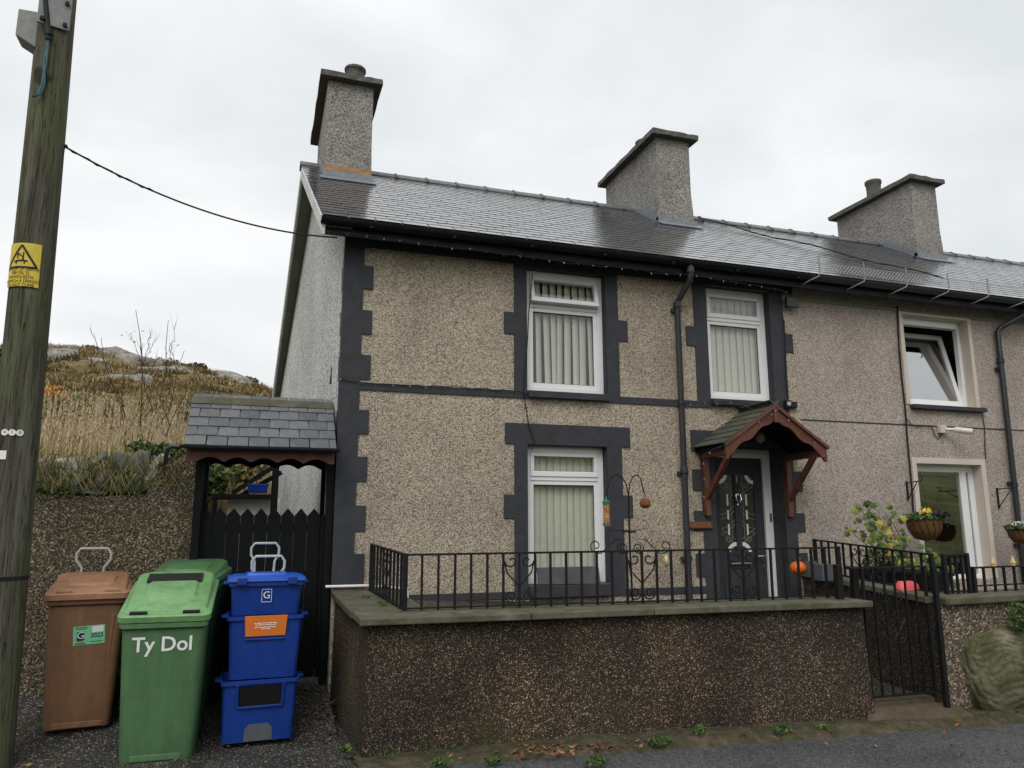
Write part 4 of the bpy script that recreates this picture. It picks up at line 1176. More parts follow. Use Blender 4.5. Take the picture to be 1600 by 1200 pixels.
# ================================================================== porch canopy
PX = (DR[0] + DR[1]) / 2 + 0.02; PYF = -0.60
pc = thing('porch_canopy', 'red-brown timber porch canopy with mossy slates over the front door', 'porch', (PX, 0, 2.5))
ap = onY(1210.5, 634, PYF); PX = ap.x
lft = onY(1133, 694, PYF); rgt_ = onY(1290, 697, PYF)
hw = (rgt_.x - lft.x) / 2; PX = (rgt_.x + lft.x) / 2
zr = ap.z; ze = (lft.z + rgt_.z) / 2
slp = (zr - ze) / hw
for s_ in (-1, 1):
    # deck under the slates
    m = MB(); q = []
    m.hexa([(PX, PYF + 0.02, zr - 0.05), (PX + s_ * hw, PYF + 0.02, ze - 0.05), (PX + s_ * hw, 0.0, ze - 0.05), (PX, 0.0, zr - 0.05), (PX, PYF + 0.02, zr - 0.02), (PX + s_ * hw, PYF + 0.02, ze - 0.02), (PX + s_ * hw, 0.0, ze - 0.02), (PX, 0.0, zr - 0.02)])
    dk = obj('roof_deck', m, M['wood_black'], pc)
    up = Vector((-s_ * hw, 0, zr - ze)); L_ = up.length; nrm = Vector((s_ * (zr - ze), 0, hw)).normalized()
    al = Vector((0, 1, 0)) if s_ > 0 else Vector((0, 1, 0))
    along = up.normalized().cross(nrm)
    o_ = Vector((PX + s_ * (hw + 0.025), PYF - 0.02 if along.y > 0 else 0.0, ze - 0.005))
    slate_field(dk, lambda d: 0.0, 0.615, M['slate_moss'], L_ / 6.0, 0.165, o_, up, nrm, along, L_ + 0.02, 300, tilt=0.03, th=0.008, wig=0.008)
    # bargeboard with a wavy lower edge
    n = 24; top = []; bot = []
    for i in range(n + 1):
        t = i / n; x = PX + s_ * hw * t; z = zr - slp * hw * t - 0.015
        dep = 0.125 + 0.018 * math.sin(t * math.pi * 5) + (0.03 if t > 0.93 else 0)
        top.append((x, z)); bot.append((x, z - dep))
    m = MB()
    for i in range(n):
        a0, a1, b0, b1 = top[i], top[i + 1], bot[i], bot[i + 1]
        m.hexa([(b0[0], PYF - 0.012, b0[1]), (b1[0], PYF - 0.012, b1[1]), (b1[0], PYF + 0.018, b1[1]), (b0[0], PYF + 0.018, b0[1]), (a0[0], PYF - 0.012, a0[1]), (a1[0], PYF - 0.012, a1[1]), (a1[0], PYF + 0.018, a1[1]), (a0[0], PYF + 0.018, a0[1])])
    obj('bargeboard', m, M['wood_red'], pc)
    m = MB(); m.beam((PX + s_ * 0.01, PYF - 0.02, zr - 0.008), (PX + s_ * (hw + 0.02), PYF - 0.02, ze - 0.018), 0.03, 0.03); obj('verge_trim', m, M['wood_red'], pc)
    # wall plate, bracket post and diagonal strut
    ex = PX + s_ * (hw - 0.08)
    m = MB(); m.box(ex - 0.03, ex + 0.03, PYF + 0.03, -0.01, ze - 0.115, ze - 0.045); obj('eaves_beam', m, M['wood_red'], pc)
    wx = PX + s_ * (hw - 0.10)
    zbot = onY(1105, 806, -0.05).z if s_ < 0 else onY(1236, 808, -0.05).z
    m = MB(); m.box(wx - 0.032, wx + 0.032, -0.075, -0.012, zbot, ze - 0.11); obj('bracket_post', m, M['wood_red'], pc, bevel=0.006)
    m = MB(); m.beam((wx, PYF + 0.08, ze - 0.10), (wx, -0.06, zbot + 0.20), 0.05, 0.06); obj('bracket_strut', m, M['wood_red'], pc, bevel=0.006)
m = MB(); m.box(PX - 0.03, PX + 0.03, PYF - 0.03, PYF - 0.012, zr - 0.19, zr - 0.01); obj('apex_block', m, M['wood_red'], pc, bevel=0.004)
m = MB(); m.tube([(PX, PYF - 0.02, zr + 0.015), (PX, 0.0, zr + 0.015)], 0.03, 6); obj('ridge_cap', m, M['slate_moss'], pc)
# lantern under the canopy
lp = onY(1187, 683, -0.12)
ln_ = thing('porch_lantern', 'small round glass wall lantern under the porch canopy', 'lantern', (lp.x, 0, lp.z))
m = MB(); m.lathe([(0.02, -0.07), (0.055, -0.04), (0.065, 0.0), (0.05, 0.045), (0.02, 0.06)], (lp.x, -0.12, lp.z), 14); obj('globe', m, M['bulb'], ln_, smooth=50)
m = MB(); m.tube([(lp.x, -0.12, lp.z + 0.055), (lp.x, -0.10, lp.z + 0.12), (lp.x, 0.0, lp.z + 0.12)], 0.012, 8); obj('arm', m, M['iron'], ln_)
# house name board
a = onY(1072, 815, -0.04); b = onY(1114, 826, -0.04)
hn = thing('house_name_board', 'carved reddish wooden name board beside the front door', 'sign', ((a.x + b.x) / 2, 0, (a.z + b.z) / 2))
m = MB(); m.box(a.x, b.x, -0.045, -0.016, b.z, a.z); obj('board', m, M['wood_red'], hn, bevel=0.006)
obj('lettering', text_mb('AROSFA', 0.078, lambda x, y: ((a.x + b.x) / 2 + x * 1.0, -0.0475, (a.z + b.z) / 2 + y)), plain('carved_letters', (0.30, 0.12, 0.05), 0.6), hn)

# ================================================================== boundary wall left of the gate
LWY = 0.16
lw = thing('boundary_wall', 'brown pebbledashed boundary wall behind the wheelie bins topped with loose stones', 'wall', (-1.9, LWY, 0.2))
zt1 = fz(150, 772, LWY); zt2 = fz(275, 722, LWY); xr = fx(303, 800, LWY)
poly = [(-7.0, 0.0), (xr, 0.0), (xr, zt2 + 0.02), (xr - 0.25, zt2), (xr - 0.33, zt2 - 0.14), (xr - 0.42, zt1), (-1.4, zt1 - 0.02), (-2.0, zt1), (-7.0, zt1 + 0.05)]
m = MB(); m.prism([(x, LWY, z) for x, z in poly], (0, 0.22, 0))
obj('wall', m, M['peb_left'], lw)
def facet_rock(name, c, dims, seed, mat, parent=None, sub=4, cuts=15, rough_=0.05, rot=(0, 0, 0), strata=0.0):
    rs = random.Random(seed); b = bmesh.new(); bmesh.ops.create_icosphere(b, subdivisions=sub, radius=1.0); rm = Euler(rot).to_matrix()
    pl = [(Vector((rs.gauss(0, 1), rs.gauss(0, 1), rs.gauss(0, 1))).normalized(), rs.uniform(0.55, 0.9)) for _ in range(cuts)]
    q = MB(); vs = []
    for v in b.verts:
        d = v.co.normalized(); r_ = 1.0
        for n_, k_ in pl:
            t = n_.dot(d)
            if t > 0.05: r_ = min(r_, k_ / t)
        r_ *= 1 + rough_ * (mnoise.noise(d * 3 + Vector((seed, 0, 0))) + 0.6 * mnoise.noise(d * 7 + Vector((0, seed, 0))) + 0.4 * mnoise.noise(d * 15))
        p = d * r_
        if strata: p.z += strata * math.sin(p.z * 17 + 2.2 * mnoise.noise(Vector((p.x * 2, p.y * 2, seed))))
        vs.append(Vector(c) + rm @ Vector((p.x * dims[0], p.y * dims[1], p.z * dims[2])))
    q.add(vs, [tuple(v.index for v in f.verts) for f in b.faces]); b.free()
    return obj(name, q, mat, parent, smooth=24)
def hull_rock(name, c, dims, seed, mat, parent=None, npts=26, rot=(0, 0, 0), bev=0.0):
    rs = random.Random(seed); b = bmesh.new(); rm = Euler(rot).to_matrix()
    for _ in range(npts):
        v = Vector((rs.gauss(0, 1), rs.gauss(0, 1), rs.gauss(0, 1))).normalized()
        k = max(abs(v.x), abs(v.y), abs(v.z)) ** 0.75
        v = v / k * rs.uniform(0.72, 0.95)
        b.verts.new(Vector(c) + rm @ Vector((v.x * dims[0], v.y * dims[1], v.z * dims[2])))
    r_ = bmesh.ops.convex_hull(b, input=b.verts)
    bmesh.ops.delete(b, geom=[g for g in r_['geom_interior'] if isinstance(g, bmesh.types.BMVert)], context='VERTS')
    b.verts.index_update()
    q = MB(); q.add([v.co.copy() for v in b.verts], [tuple(v.index for v in f.verts) for f in b.faces]); b.free()
    return obj(name, q, mat, parent, bevel=bev or None)
def rock(name, c, dims, seed, mat, parent=None, sub=3, amp=0.22, rot=0.0, flat=False):
    b = bmesh.new(); bmesh.ops.create_icosphere(b, subdivisions=sub, radius=1.0)
    q = MB(); vs = []
    rm = Matrix.Rotation(rot, 3, 'Z')
    for v in b.verts:
        p = v.co.copy(); d = 1 + amp * mnoise.noise(p * 1.3 + Vector((seed * 7.1, 0, 0))) + amp * 0.5 * mnoise.noise(p * 3.1 + Vector((seed, 3, 0)))
        # chip it into facets
        d = min(d, 0.78 / max(0.25, max(abs(p.x), abs(p.y), abs(p.z))) ** 0.8)
        p = p * d
        vs.append(Vector(c) + rm @ Vector((p.x * dims[0], p.y * dims[1], p.z * dims[2])))
    q.add(vs, [tuple(v.index for v in f.verts) for f in b.faces]); b.free()
    return obj(name, q, mat, parent, smooth=32)
for i, (u, v, wpx, hpx, pale) in enumerate([(68, 738, 34, 40, 0), (106, 727, 30, 36, 1), (128, 748, 26, 30, 0), (153, 724, 22, 32, 0), (168, 748, 26, 26, 0), (191, 726, 20, 42, 0), (198, 744, 20, 26, 0), (222, 728, 24, 40, 0), (237, 737, 20, 36, 1), (140, 762, 40, 16, 0), (88, 760, 40, 18, 0), (205, 762, 36, 16, 0), (258, 716, 20, 14, 1)]):
    p = onY(u, v, LWY + 0.12); sc_ = (p - CAM).dot(fwd) / FPX
    facet_rock('stone', p - Vector((0, 0, 0.02)), (wpx * sc_ * 0.80, 0.15, hpx * sc_ * 0.74), i + 3, M['stone_pale'] if pale else M['stone'], lw, 3, 12, 0.08, (random.uniform(-.3, .3), random.uniform(-.5, .5), random.uniform(-.4, .4)))

# ================================================================== slate canopy over the side gate
cz = thing('gate_canopy', 'small slate-roofed canopy with scalloped red fascia over the side gate', 'canopy', (0.0, 0.1, 0.24))
cl, crx = -0.665, 0.675; cye, cze = -0.22, fz(410, 697, -0.22); cyr = 0.36; czr = fz(410, 628, 0.36)
m = MB()
m.prism([(cl + 0.02, cye, cze - 0.03), (cl + 0.02, cyr, czr - 0.03), (cl + 0.02, 2 * cyr - cye, cze - 0.03)], (crx - cl - 0.03, 0, 0))
dk = obj('roof_deck', m, M['wood_black'], cz)
up = Vector((0, cyr - cye, czr - cze)); nrm = Vector((0, -(czr - cze), cyr - cye)); L_ = up.length
slate_field(dk, lambda d: cl - 0.01 * (d / L_), crx + 0.0, M['slate_dry'], L_ / 5.0, 0.182, (0, cye - 0.02, cze - 0.02), up, nrm, (1, 0, 0), L_ + 0.01, 300, tilt=0.03, th=0.010, wig=0.008)
m = MB(); m.prism([(cl - 0.01, cyr - 0.10, czr - 0.055), (cl - 0.01, cyr - 0.02, czr + 0.025), (cl - 0.01, cyr + 0.04, czr + 0.025), (cl - 0.01, cyr + 0.12, czr - 0.055)], (crx - cl, 0, 0)); obj('ridge_cap', m, M['concrete'], cz, bevel=0.006)
# scalloped fascias, front and back
for (yy, zz, mat, nm) in ((cye + 0.05, fz(410, 702, -0.17), M['wood_red'], 'fascia'), (2 * cyr - cye - 0.10, cze - 0.01, M['wood_black'], 'rear_fascia')):
    n = 60; m = MB(); h0 = 0.125
    def low(t): return zz - h0 + (0.045 * abs(math.sin((t - 0.07) * math.pi * 5.6)) if 0.07 < t < 0.965 else 0.0)
    for i in range(n):
        t0, t1 = i / n, (i + 1) / n; xa, xb = lerp(cl + 0.015, crx - 0.01, t0), lerp(cl + 0.015, crx - 0.01, t1)
        m.hexa([(xa, yy, low(t0)), (xb, yy, low(t1)), (xb, yy + 0.022, low(t1)), (xa, yy + 0.022, low(t0)), (xa, yy, zz), (xb, yy, zz), (xb, yy + 0.022, zz), (xa, yy + 0.022, zz)])
    obj(nm, m, mat, cz)
for x in (xr + 0.035, 0.655):
    for yy in (0.02, 2 * cyr - cye - 0.2):
        m = MB(); m.box(x - 0.035, x + 0.035, yy, yy + 0.07, 0.2, cze - 0.04); obj('post', m, M['wood_black'], cz, bevel=0.005)
gutter(cz, cl - 0.03, crx + 0.03, cye - 0.045, cze - 0.012, 0.03, M['plastic_black'])
e0 = onY(276, 699, cye - 0.02)
m = MB(); m.tube([(cl - 0.02, cye - 0.02, cze - 0.03), (cl - 0.10, cye - 0.02, cze - 0.025), (cl - 0.135, cye - 0.02, cze - 0.05), (cl - 0.14, cye + 0.0, cze - 0.13), (cl - 0.16, cye + 0.2, cze - 0.155), (cl - 0.26, LWY + 0.1, cze - 0.17)], 0.02, 8); obj('outlet_pipe', m, M['plastic_black'], cz, smooth=50)

# ---- side gate of pointed boards
GYY = 0.12
sg = thing('side_gate', 'black boarded side gate with zigzag pointed tops beside the cottage', 'gate', (0.0, GYY, 0.24))
gx0 = fx(309, 800, GYY) + 0.01; gx1 = fx(501, 800, GYY)
nb_ = 9; bw = (gx1 - gx0) / nb_
zpk = fz(400, 794, GYY); znt = fz(400, 806, GYY)
for i in range(nb_):
    a = gx0 + bw * i + 0.0008; b = a + bw - 0.0016
    m = MB(); yo = random.uniform(-0.0015, 0.0015)
    m.prism([(a, GYY + yo, 0.27), (b, GYY + yo, 0.27), (b, GYY + yo, znt), ((a + b) / 2, GYY + yo, zpk), (a, GYY + yo, znt)], (0, 0.022, 0)); obj('board', m, M['wood_black'], sg, bevel=0.003)
for i, (za, zb_) in enumerate(((znt - 0.01, znt + 0.03), (znt + 0.03, znt + 0.08))):
    a = gx1 + 0.004 + 0.06 * i; b = a + 0.058
    m = MB(); m.prism([(a, GYY - 0.02, 0.27), (b, GYY - 0.02, 0.27), (b, GYY - 0.02, zb_), (a, GYY - 0.02, za)], (0, 0.022, 0)); obj('side_board', m, M['wood_black'], sg, bevel=0.003)
for z in (0.5, 1.15, 1.6):
    m = MB(); m.box(gx0, gx1, GYY + 0.024, GYY + 0.06, z, z + 0.09); obj('ledge', m, M['wood_black'], sg)
# ---- yard behind the gate
yw = MB(); yw.box(fx(355, 790, 4.2), fx(438, 790, 4.2), 4.2, 4.4, 0.2, fz(400, 779, 4.2)); yw.box(-0.95, -0.3, 4.6, 4.8, 0.2, 1.3)
tag(obj('yard_wall', yw, M['white_block'], bevel=0.01), 'low whitewashed block wall in the yard behind the side gate', 'wall')
sh = MB(); p = onY(332, 776, 4.1); q = onY(424, 777, 4.1); sh.box(p.x, q.x, 4.0, 4.45, q.z - 0.03, q.z + 0.04); sh.box(p.x + 0.02, p.x + 0.07, 4.0, 4.05, 0.3, q.z - 0.03)
tag(obj('yard_shelf', sh, M['wood_black'], bevel=0.005), 'dark plank shelf on top of the whitewashed yard wall', 'shelf')
p = onY(387, 759, 4.15); q = onY(418, 775, 4.15)
cr_ = MB(); cr_.loft([rrect((q.x - p.x) * 0.92, 0.26, 0.02, q.z + 0.045, (p.x + q.x) / 2, 4.2), rrect((q.x - p.x), 0.30, 0.02, p.z, (p.x + q.x) / 2, 4.2), rrect((q.x - p.x) * 1.06, 0.32, 0.02, p.z + 0.003, (p.x + q.x) / 2, 4.2), rrect((q.x - p.x) * 1.06, 0.32, 0.02, p.z + 0.025, (p.x + q.x) / 2, 4.2)])
tag(obj('blue_crate', cr_, M['blue'], smooth=35), 'blue plastic crate on the dark shelf in the yard', 'crate')
for k, (u0, v0, u1, v1) in enumerate(((362, 771, 432, 727), (374, 776, 440, 738), (384, 757, 430, 744))):
    a = onY(u0, v0, 4.7 + 0.1 * k); b = onY(u1, v1, 4.7 + 0.1 * k)
    m = MB(); m.beam(a, b, 0.05, 0.07)
    if k == 2: continue
    tag(obj('timber_rail', m, M['wood_black']), ['long dark timber rail sloping up above the yard shelf', 'shorter dark timber rail sloping beside the blue crate'][k], 'timber')
a = onY(432, 712, 3.2); m = MB(); m.box(a.x - 0.045, a.x + 0.045, 3.15, 3.24, 0.2, 2.55)
tag(obj('yard_post', m, M['wood_black'], bevel=0.005), 'black upright post against the white gable behind the gate', 'post')

# ================================================================== pole
PB = Vector((-1.60, -0.95, 0.0))
def pole_c(z): 
    return Vector((PB.x + 0.036 * z, PB.y, z))
PL = [onZ(2, 1180, 0.0)]
# the axis: fitted through the middle of the pole in the photograph at one depth
POY = -1.0
def pole_mid(z_px):
    # left edge / right edge along the photograph
    l = lerp(66, 5, z_px / 587.0); r = lerp(116, 66, z_px / 587.0)
    return (l + r) / 2, (r - l)
c0 = onY(pole_mid(0)[0], 0, POY); c1 = onY(pole_mid(587)[0], 587, POY)
sc0 = (c0 - CAM).dot(fwd) / FPX; sc1 = (c1 - CAM).dot(fwd) / FPX
r0, r1 = 0.5 * pole_mid(0)[1] * sc0, 0.5 * pole_mid(587)[1] * sc1
def pole_at(z):
    t = (z - c1.z) / (c0.z - c1.z)
    return Vector((lerp(c1.x, c0.x, t), POY, z)), lerp(r1, r0, t)
tp = thing('telegraph_pole', 'tall weathered greenish wooden telegraph pole beside the brown bin', 'pole', (pole_at(0)[0].x, POY, 0))
n = 28; secs = []
for z in [-0.05, 0.2, 0.6, 1.0, 1.5, 2.0, 2.6, 3.2, 3.8, 4.4, 5.0, 5.8, 6.8, 8.2]:
    c, r = pole_at(z)
    secs.append([c + Vector((math.cos(2 * math.pi * k / n), math.sin(2 * math.pi * k / n), 0)) * (r * (1 + 0.018 * mnoise.noise(Vector((k * 0.9, z * 0.6, 2))))) for k in range(n)])
m = MB(); m.loft(secs); obj('shaft', m, M['pole'], tp, smooth=60)
def on_pole(ang, z, off=0.003):      # ang 0 faces the camera, positive turns to its right
    c, r = pole_at(z); v = CAM - c; b = math.atan2(v.y, v.x)
    a = b + ang
    return c + Vector((math.cos(a), math.sin(a), 0)) * (r + off)
def pole_patch(name, a0, a1, z0, z1, mat, off, n_=10):
    m = MB(); zz = [lerp(z0, z1, i / 4) for i in range(5)]
    for i in range(n_):
        for j in range(4):
            m.face([on_pole(lerp(a0, a1, i / n_), zz[j], off), on_pole(lerp(a0, a1, (i + 1) / n_), zz[j], off), on_pole(lerp(a0, a1, (i + 1) / n_), zz[j + 1], off), on_pole(lerp(a0, a1, i / n_), zz[j + 1], off)])
    return obj(name, m, mat, tp, smooth=60)
sz1, sz0 = onY(40, 389, POY).z, onY(40, 456, POY).z
A0, A1 = -1.42, 0.30
sgn_ = pole_patch('warning_sign', A0, A1, sz0, sz1, M['yellow'], 0.010)
Rp = pole_at((sz0 + sz1) / 2)[1] + 0.01
am = (A0 + A1) / 2; SH = sz1 - sz0
def smap(x, y, off=0.0125):
    return on_pole(am + x / Rp, (sz0 + sz1) / 2 + y, off)
def strip(mm, pts, wd):
    for (x0, y0), (x1, y1) in zip(pts[:-1], pts[1:]):
        l = math.hypot(x1 - x0, y1 - y0); nx_, ny_ = -(y1 - y0) / l * wd / 2, (x1 - x0) / l * wd / 2
        K = 6
        for k in range(K):
            a, b = k / K, (k + 1) / K
            mm.face([smap(lerp(x0, x1, a) + nx_, lerp(y0, y1, a) + ny_), smap(lerp(x0, x1, a) - nx_, lerp(y0, y1, a) - ny_), smap(lerp(x0, x1, b) - nx_, lerp(y0, y1, b) - ny_), smap(lerp(x0, x1, b) + nx_, lerp(y0, y1, b) + ny_)])
W_ = (A1 - A0) * Rp
pm = MB()
strip(pm, [(-0.42 * W_, -0.06 * SH), (0.0, 0.45 * SH), (0.42 * W_, -0.06 * SH), (-0.42 * W_, -0.06 * SH)], 0.016)
strip(pm, [(-0.10 * W_, 0.14 * SH), (-0.10 * W_, 0.26 * SH), (0.06 * W_, 0.17 * SH), (0.06 * W_, 0.28 * SH)], 0.009)
strip(pm, [(0.06 * W_, 0.17 * SH), (0.05 * W_, 0.10 * SH)], 0.012)
strip(pm, [(-0.20 * W_, 0.06 * SH), (-0.10 * W_, 0.09 * SH), (0.10 * W_, 0.09 * SH), (0.18 * W_, 0.075 * SH)], 0.013)
strip(pm, [(-0.10 * W_, 0.08 * SH), (-0.14 * W_, 0.01 * SH)], 0.008); strip(pm, [(0.09 * W_, 0.08 * SH), (0.10 * W_, 0.01 * SH)], 0.008)
obj('symbol', pm, M['black_print'], sgn_)
obj('lettering', text_mb('DANGER OF DEATH\nPERYGL O\nFARWOLAETH\nPEIDIWCH A DRINGO\nDO NOT CLIMB', 0.036, lambda x, y: smap(x * 0.80, y - 0.285 * SH), 0.9), M['black_print'], sgn_)
# number discs 4 1 0 and a small white tag
for k, dg in enumerate('410'):
    dz = onY(20, 679, POY).z; aa = -0.52 + 0.31 * k
    m = MB(); m.face([on_pole(aa + 0.024 / Rp * math.cos(t), dz + 0.024 * math.sin(t), 0.008) for t in [2 * math.pi * i / 16 for i in range(16)]])
    dsk = obj('number_disc', m, M['white'], tp)
    obj('digit', text_mb(dg, 0.036, lambda x, y: on_pole(aa + x / Rp, dz + y, 0.0095)), M['grey_plastic'], dsk)
tz = onY(12, 713, POY).z
pole_patch('small_tag', -0.66, -0.36, tz - 0.034, tz + 0.03, M['white'], 0.006)
bz = fz(20, 902, POY)
m = MB(); c, r = pole_at(bz); m.loft([[pole_at(bz + dz)[0] + Vector((math.cos(2 * math.pi * k / n), math.sin(2 * math.pi * k / n), 0)) * (r + 0.006) for k in range(n)] for dz in (-0.012, 0.012)], False); obj('steel_band', m, M['iron'], tp)
# steel plate, junction box, cables up high
pz1, pz0 = onY(85, 8, POY).z, onY(85, 58, POY).z
cpl = on_pole(-0.12, (pz0 + pz1) / 2, 0.012); nn = (CAM - cpl); nn.z = 0; nn.normalize(); tt = Vector((-nn.y, nn.x, 0))
m = MB(); a, b = 0.115, (pz1 - pz0) / 2
m.hexa([cpl - tt * a - nn * 0.01 + Vector((0, 0, -b)), cpl + tt * a - nn * 0.01 + Vector((0, 0, -b)), cpl + tt * a + nn * 0.01 + Vector((0, 0, -b)), cpl - tt * a + nn * 0.01 + Vector((0, 0, -b)), cpl - tt * a - nn * 0.01 + Vector((0, 0, b)), cpl + tt * a - nn * 0.01 + Vector((0, 0, b)), cpl + tt * a + nn * 0.01 + Vector((0, 0, b)), cpl - tt * a + nn * 0.01 + Vector((0, 0, b))])
plt = obj('steel_plate', m, M['box_grey'], tp, bevel=0.004)
for sx_, sz_ in ((-0.7, 0.7), (0.7, 0.6), (0.7, -0.75), (-0.7, -0.75)):
    p = cpl + tt * (a * sx_) + nn * 0.008 + Vector((0, 0, b * sz_)); m = MB(); m.tube([p, p + nn * 0.025], 0.018, 6); obj('bolt', m, M['iron'], plt)
ja, jb = onY(33, 22, POY - 0.02), onY(60, 84, POY - 0.02)
m = MB(); m.hexa([(ja.x, POY - 0.10, jb.z + 0.09), (jb.x, POY - 0.10, jb.z), (jb.x, POY + 0.08, jb.z), (ja.x, POY + 0.08, jb.z + 0.09), (ja.x, POY - 0.10, ja.z), (jb.x, POY - 0.10, ja.z), (jb.x, POY + 0.08, ja.z), (ja.x, POY + 0.08, ja.z)])
obj('junction_box', m, M['box_grey'], tp, bevel=0.012)
def pp(u, v, y=None):
    y = POY - r0 - 0.03 if y is None else y
    return onY(u, v, y)
m = MB(); m.tube([pp(68, -40), pp(71, 0), pp(74, 40), pp(75, 62)], 0.022, 8); m.tube([pp(74, 40), pp(76, 55)], 0.03, 8); obj('armoured_cable', m, M['cable'], tp, smooth=50)
for d_ in (-2.0, 1.5):
    m = MB(); m.tube([pp(75 + d_, 50), pp(74 + d_ * .4, 75), pp(71 + d_, 95), pp(69 + d_ * .3, 113), pp(68 + d_, 130), pp(63 + d_, 145), pp(55, 151), pp(50, 150)], 0.008, 6); obj('teal_cable', m, M['cable_teal'], tp, smooth=50)
# overhead line to the house
wa = onY(101, 229, POY); wb = Vector((fx(527, 371, -0.26), -0.26, fz(527, 371, -0.26)))
ow_ = thing('overhead_wire', 'thin black overhead wire sagging from the telegraph pole to the cottage eave', 'wire', wa)
pts = []
for i in range(41):
    t = i / 40; p = wa.lerp(wb, t); p.z -= 0.30 * 4 * t * (1 - t) * 0.55; pts.append(p)
m = MB(); m.tube(pts, 0.0085, 6); obj('wire', m, M['cable'], ow_)
m = MB(); m.tube([p + Vector((0, 0.012 * math.sin(i * 2.2), 0.010 * math.cos(i * 2.2))) for i, p in enumerate(pts[:13])], 0.006, 5); obj('binding', m, M['cable'], ow_)
m = MB(); m.tube([wa + Vector((-0.04, 0.02, 0)), wa, wa + Vector((0.02, 0, 0.01))], 0.016, 6); m.tube([wa, onY(98, 245, POY), onY(96, 265, POY), onY(94, 275, POY)], 0.006, 5); obj('anchor', m, M['iron'], ow_)
# ================================================================== wheelie bins (front faces -y, local metres)
def sect(w_, d_, z, yc, r=0.05, tilt=0.0):
    return [Vector((p.x, p.y, p.z + tilt * (p.y - yc))) for p in rrect(w_, d_, r, z, 0, yc)]
def wheelie(name, label, loc, rotz, mb_, ml_, ajar=0.0, slot=False, H=0.97, rise=0.12, ribs=True, wide=1.0):
    t = thing(name, label, 'wheelie bin', loc, rotz, 'wheelie bins by the boundary wall')
    b = MB()
    S = [sect(0.455, 0.46, 0.0, 0.02, 0.05), sect(0.465, 0.475, 0.03, 0.02, 0.055)]
    for k in range(1, 7):
        f = k / 6; S.append(sect(lerp(0.468, 0.540, f), lerp(0.48, 0.66, f), lerp(0.03, H - 0.05, f), lerp(0.02, 0.045, f), 0.055))
    S += [sect(0.555, 0.68, H - 0.045, 0.045, 0.05), sect(0.575, 0.71, H - 0.03, 0.045, 0.045), sect(0.575, 0.71, H, 0.045, 0.045)]
    b.loft(S)
    def lift(p):      # the rim climbs towards the hinge
        k_ = max(0.0, (p[2] - 0.55) / (H - 0.55))
        return (p[0] * wide, p[1], p[2] + rise * min(1.0, k_) * (p[1] + 0.32) / 0.72)
    b.v = [lift(p) for p in b.v]
    obj('body', b, mb_, t, smooth=38, local=True)
    b = MB()        # two shallow vertical ribs on the front and a foot plate
    for sx in ((-1, 1) if ribs else ()):
        b.hexa([(sx * 0.165 - 0.012, -0.216, 0.06), (sx * 0.165 + 0.012, -0.216, 0.06), (sx * 0.165 + 0.012, -0.19, 0.06), (sx * 0.165 - 0.012, -0.19, 0.06),
                (sx * 0.19 - 0.012, -0.286, H - 0.12), (sx * 0.19 + 0.012, -0.286, H - 0.12), (sx * 0.19 + 0.012, -0.26, H - 0.12), (sx * 0.19 - 0.012, -0.26, H - 0.12)])
    b.box(-0.17, 0.17, -0.222, -0.19, 0.005, 0.05)
    obj('rib', b, mb_, t, bevel=0.006, local=True)
    # lid: deep skirt, raised panel
    L = MB(); y0 = 0.035
    sl_ = 0.11
    L.loft([sect(0.585, 0.735, 0.0, y0, 0.045), sect(0.60, 0.75, 0.004, y0, 0.05), sect(0.60, 0.75, 0.045, y0, 0.05), sect(0.575, 0.725, 0.055, y0, 0.05), sect(0.545, 0.69, 0.062, y0 + 0.005, 0.07, sl_ * 0.3), sect(0.53, 0.66, 0.085, y0 + 0.012, 0.08, sl_), sect(0.50, 0.62, 0.097, y0 + 0.012, 0.08, sl_)])
    P = MB(); P.loft([sect(0.36, 0.30, 0.095, 0.05, 0.06, sl_), sect(0.33, 0.27, 0.112, 0.05, 0.06, sl_)])
    Q = MB()
    if slot:
        Q.hexa([(-0.19, 0.16, 0.105), (0.19, 0.16, 0.105), (0.19, 0.29, 0.118), (-0.19, 0.29, 0.118), (-0.19, 0.17, 0.13), (0.19, 0.17, 0.13), (0.19, 0.29, 0.142), (-0.19, 0.29, 0.142)])
    hinge = Matrix.Translation((0, 0.40, H + rise)) @ Matrix.Rotation(math.atan2(rise, 0.72) - ajar, 4, 'X') @ Matrix.Translation((0, -0.40, 0.004)) @ Matrix.Diagonal((wide, 1.0, 1.0, 1.0))
    ld = obj('lid', L.move(hinge), ml_, t, smooth=40, local=True)
    obj('lid_panel', P.move(hinge), ml_, ld, smooth=40, local=True)
    for sx in (-1, 1):
        F = MB(); F.box(sx * 0.17 - 0.055, sx * 0.17 + 0.055, -0.31, -0.275, 0.055, 0.066)
        obj('lid_grip', F.move(hinge), M['rubber'] if slot else ml_, ld, local=True)
    if slot:
        obj('lid_recess', Q.move(hinge), M['rubber'], ld, local=True)
    h = MB(); h.tube([(-0.25, 0.37, H + rise - 0.05), (-0.24, 0.44, H + rise - 0.02), (0.24, 0.44, H + rise - 0.02), (0.25, 0.37, H + rise - 0.05)], 0.017, 8)
    obj('handle', h, mb_, t, smooth=50, local=True)
    for sx in (-1, 1):
        wq = MB(); wq.lathe([(0.04, -0.025), (0.095, -0.025), (0.10, -0.015), (0.10, 0.015), (0.095, 0.025), (0.04, 0.025)], (0, 0, 0), 18)
        wq.move(Matrix.Translation((sx * 0.245, 0.285, 0.10)) @ Matrix.Rotation(rad(90), 4, 'Y')); obj('wheel', wq, M['rubber'], t, smooth=40, local=True)
    a = MB(); a.tube([(-0.27, 0.285, 0.10), (0.27, 0.285, 0.10)], 0.012, 6); obj('axle', a, M['iron'], t, local=True)
    return t
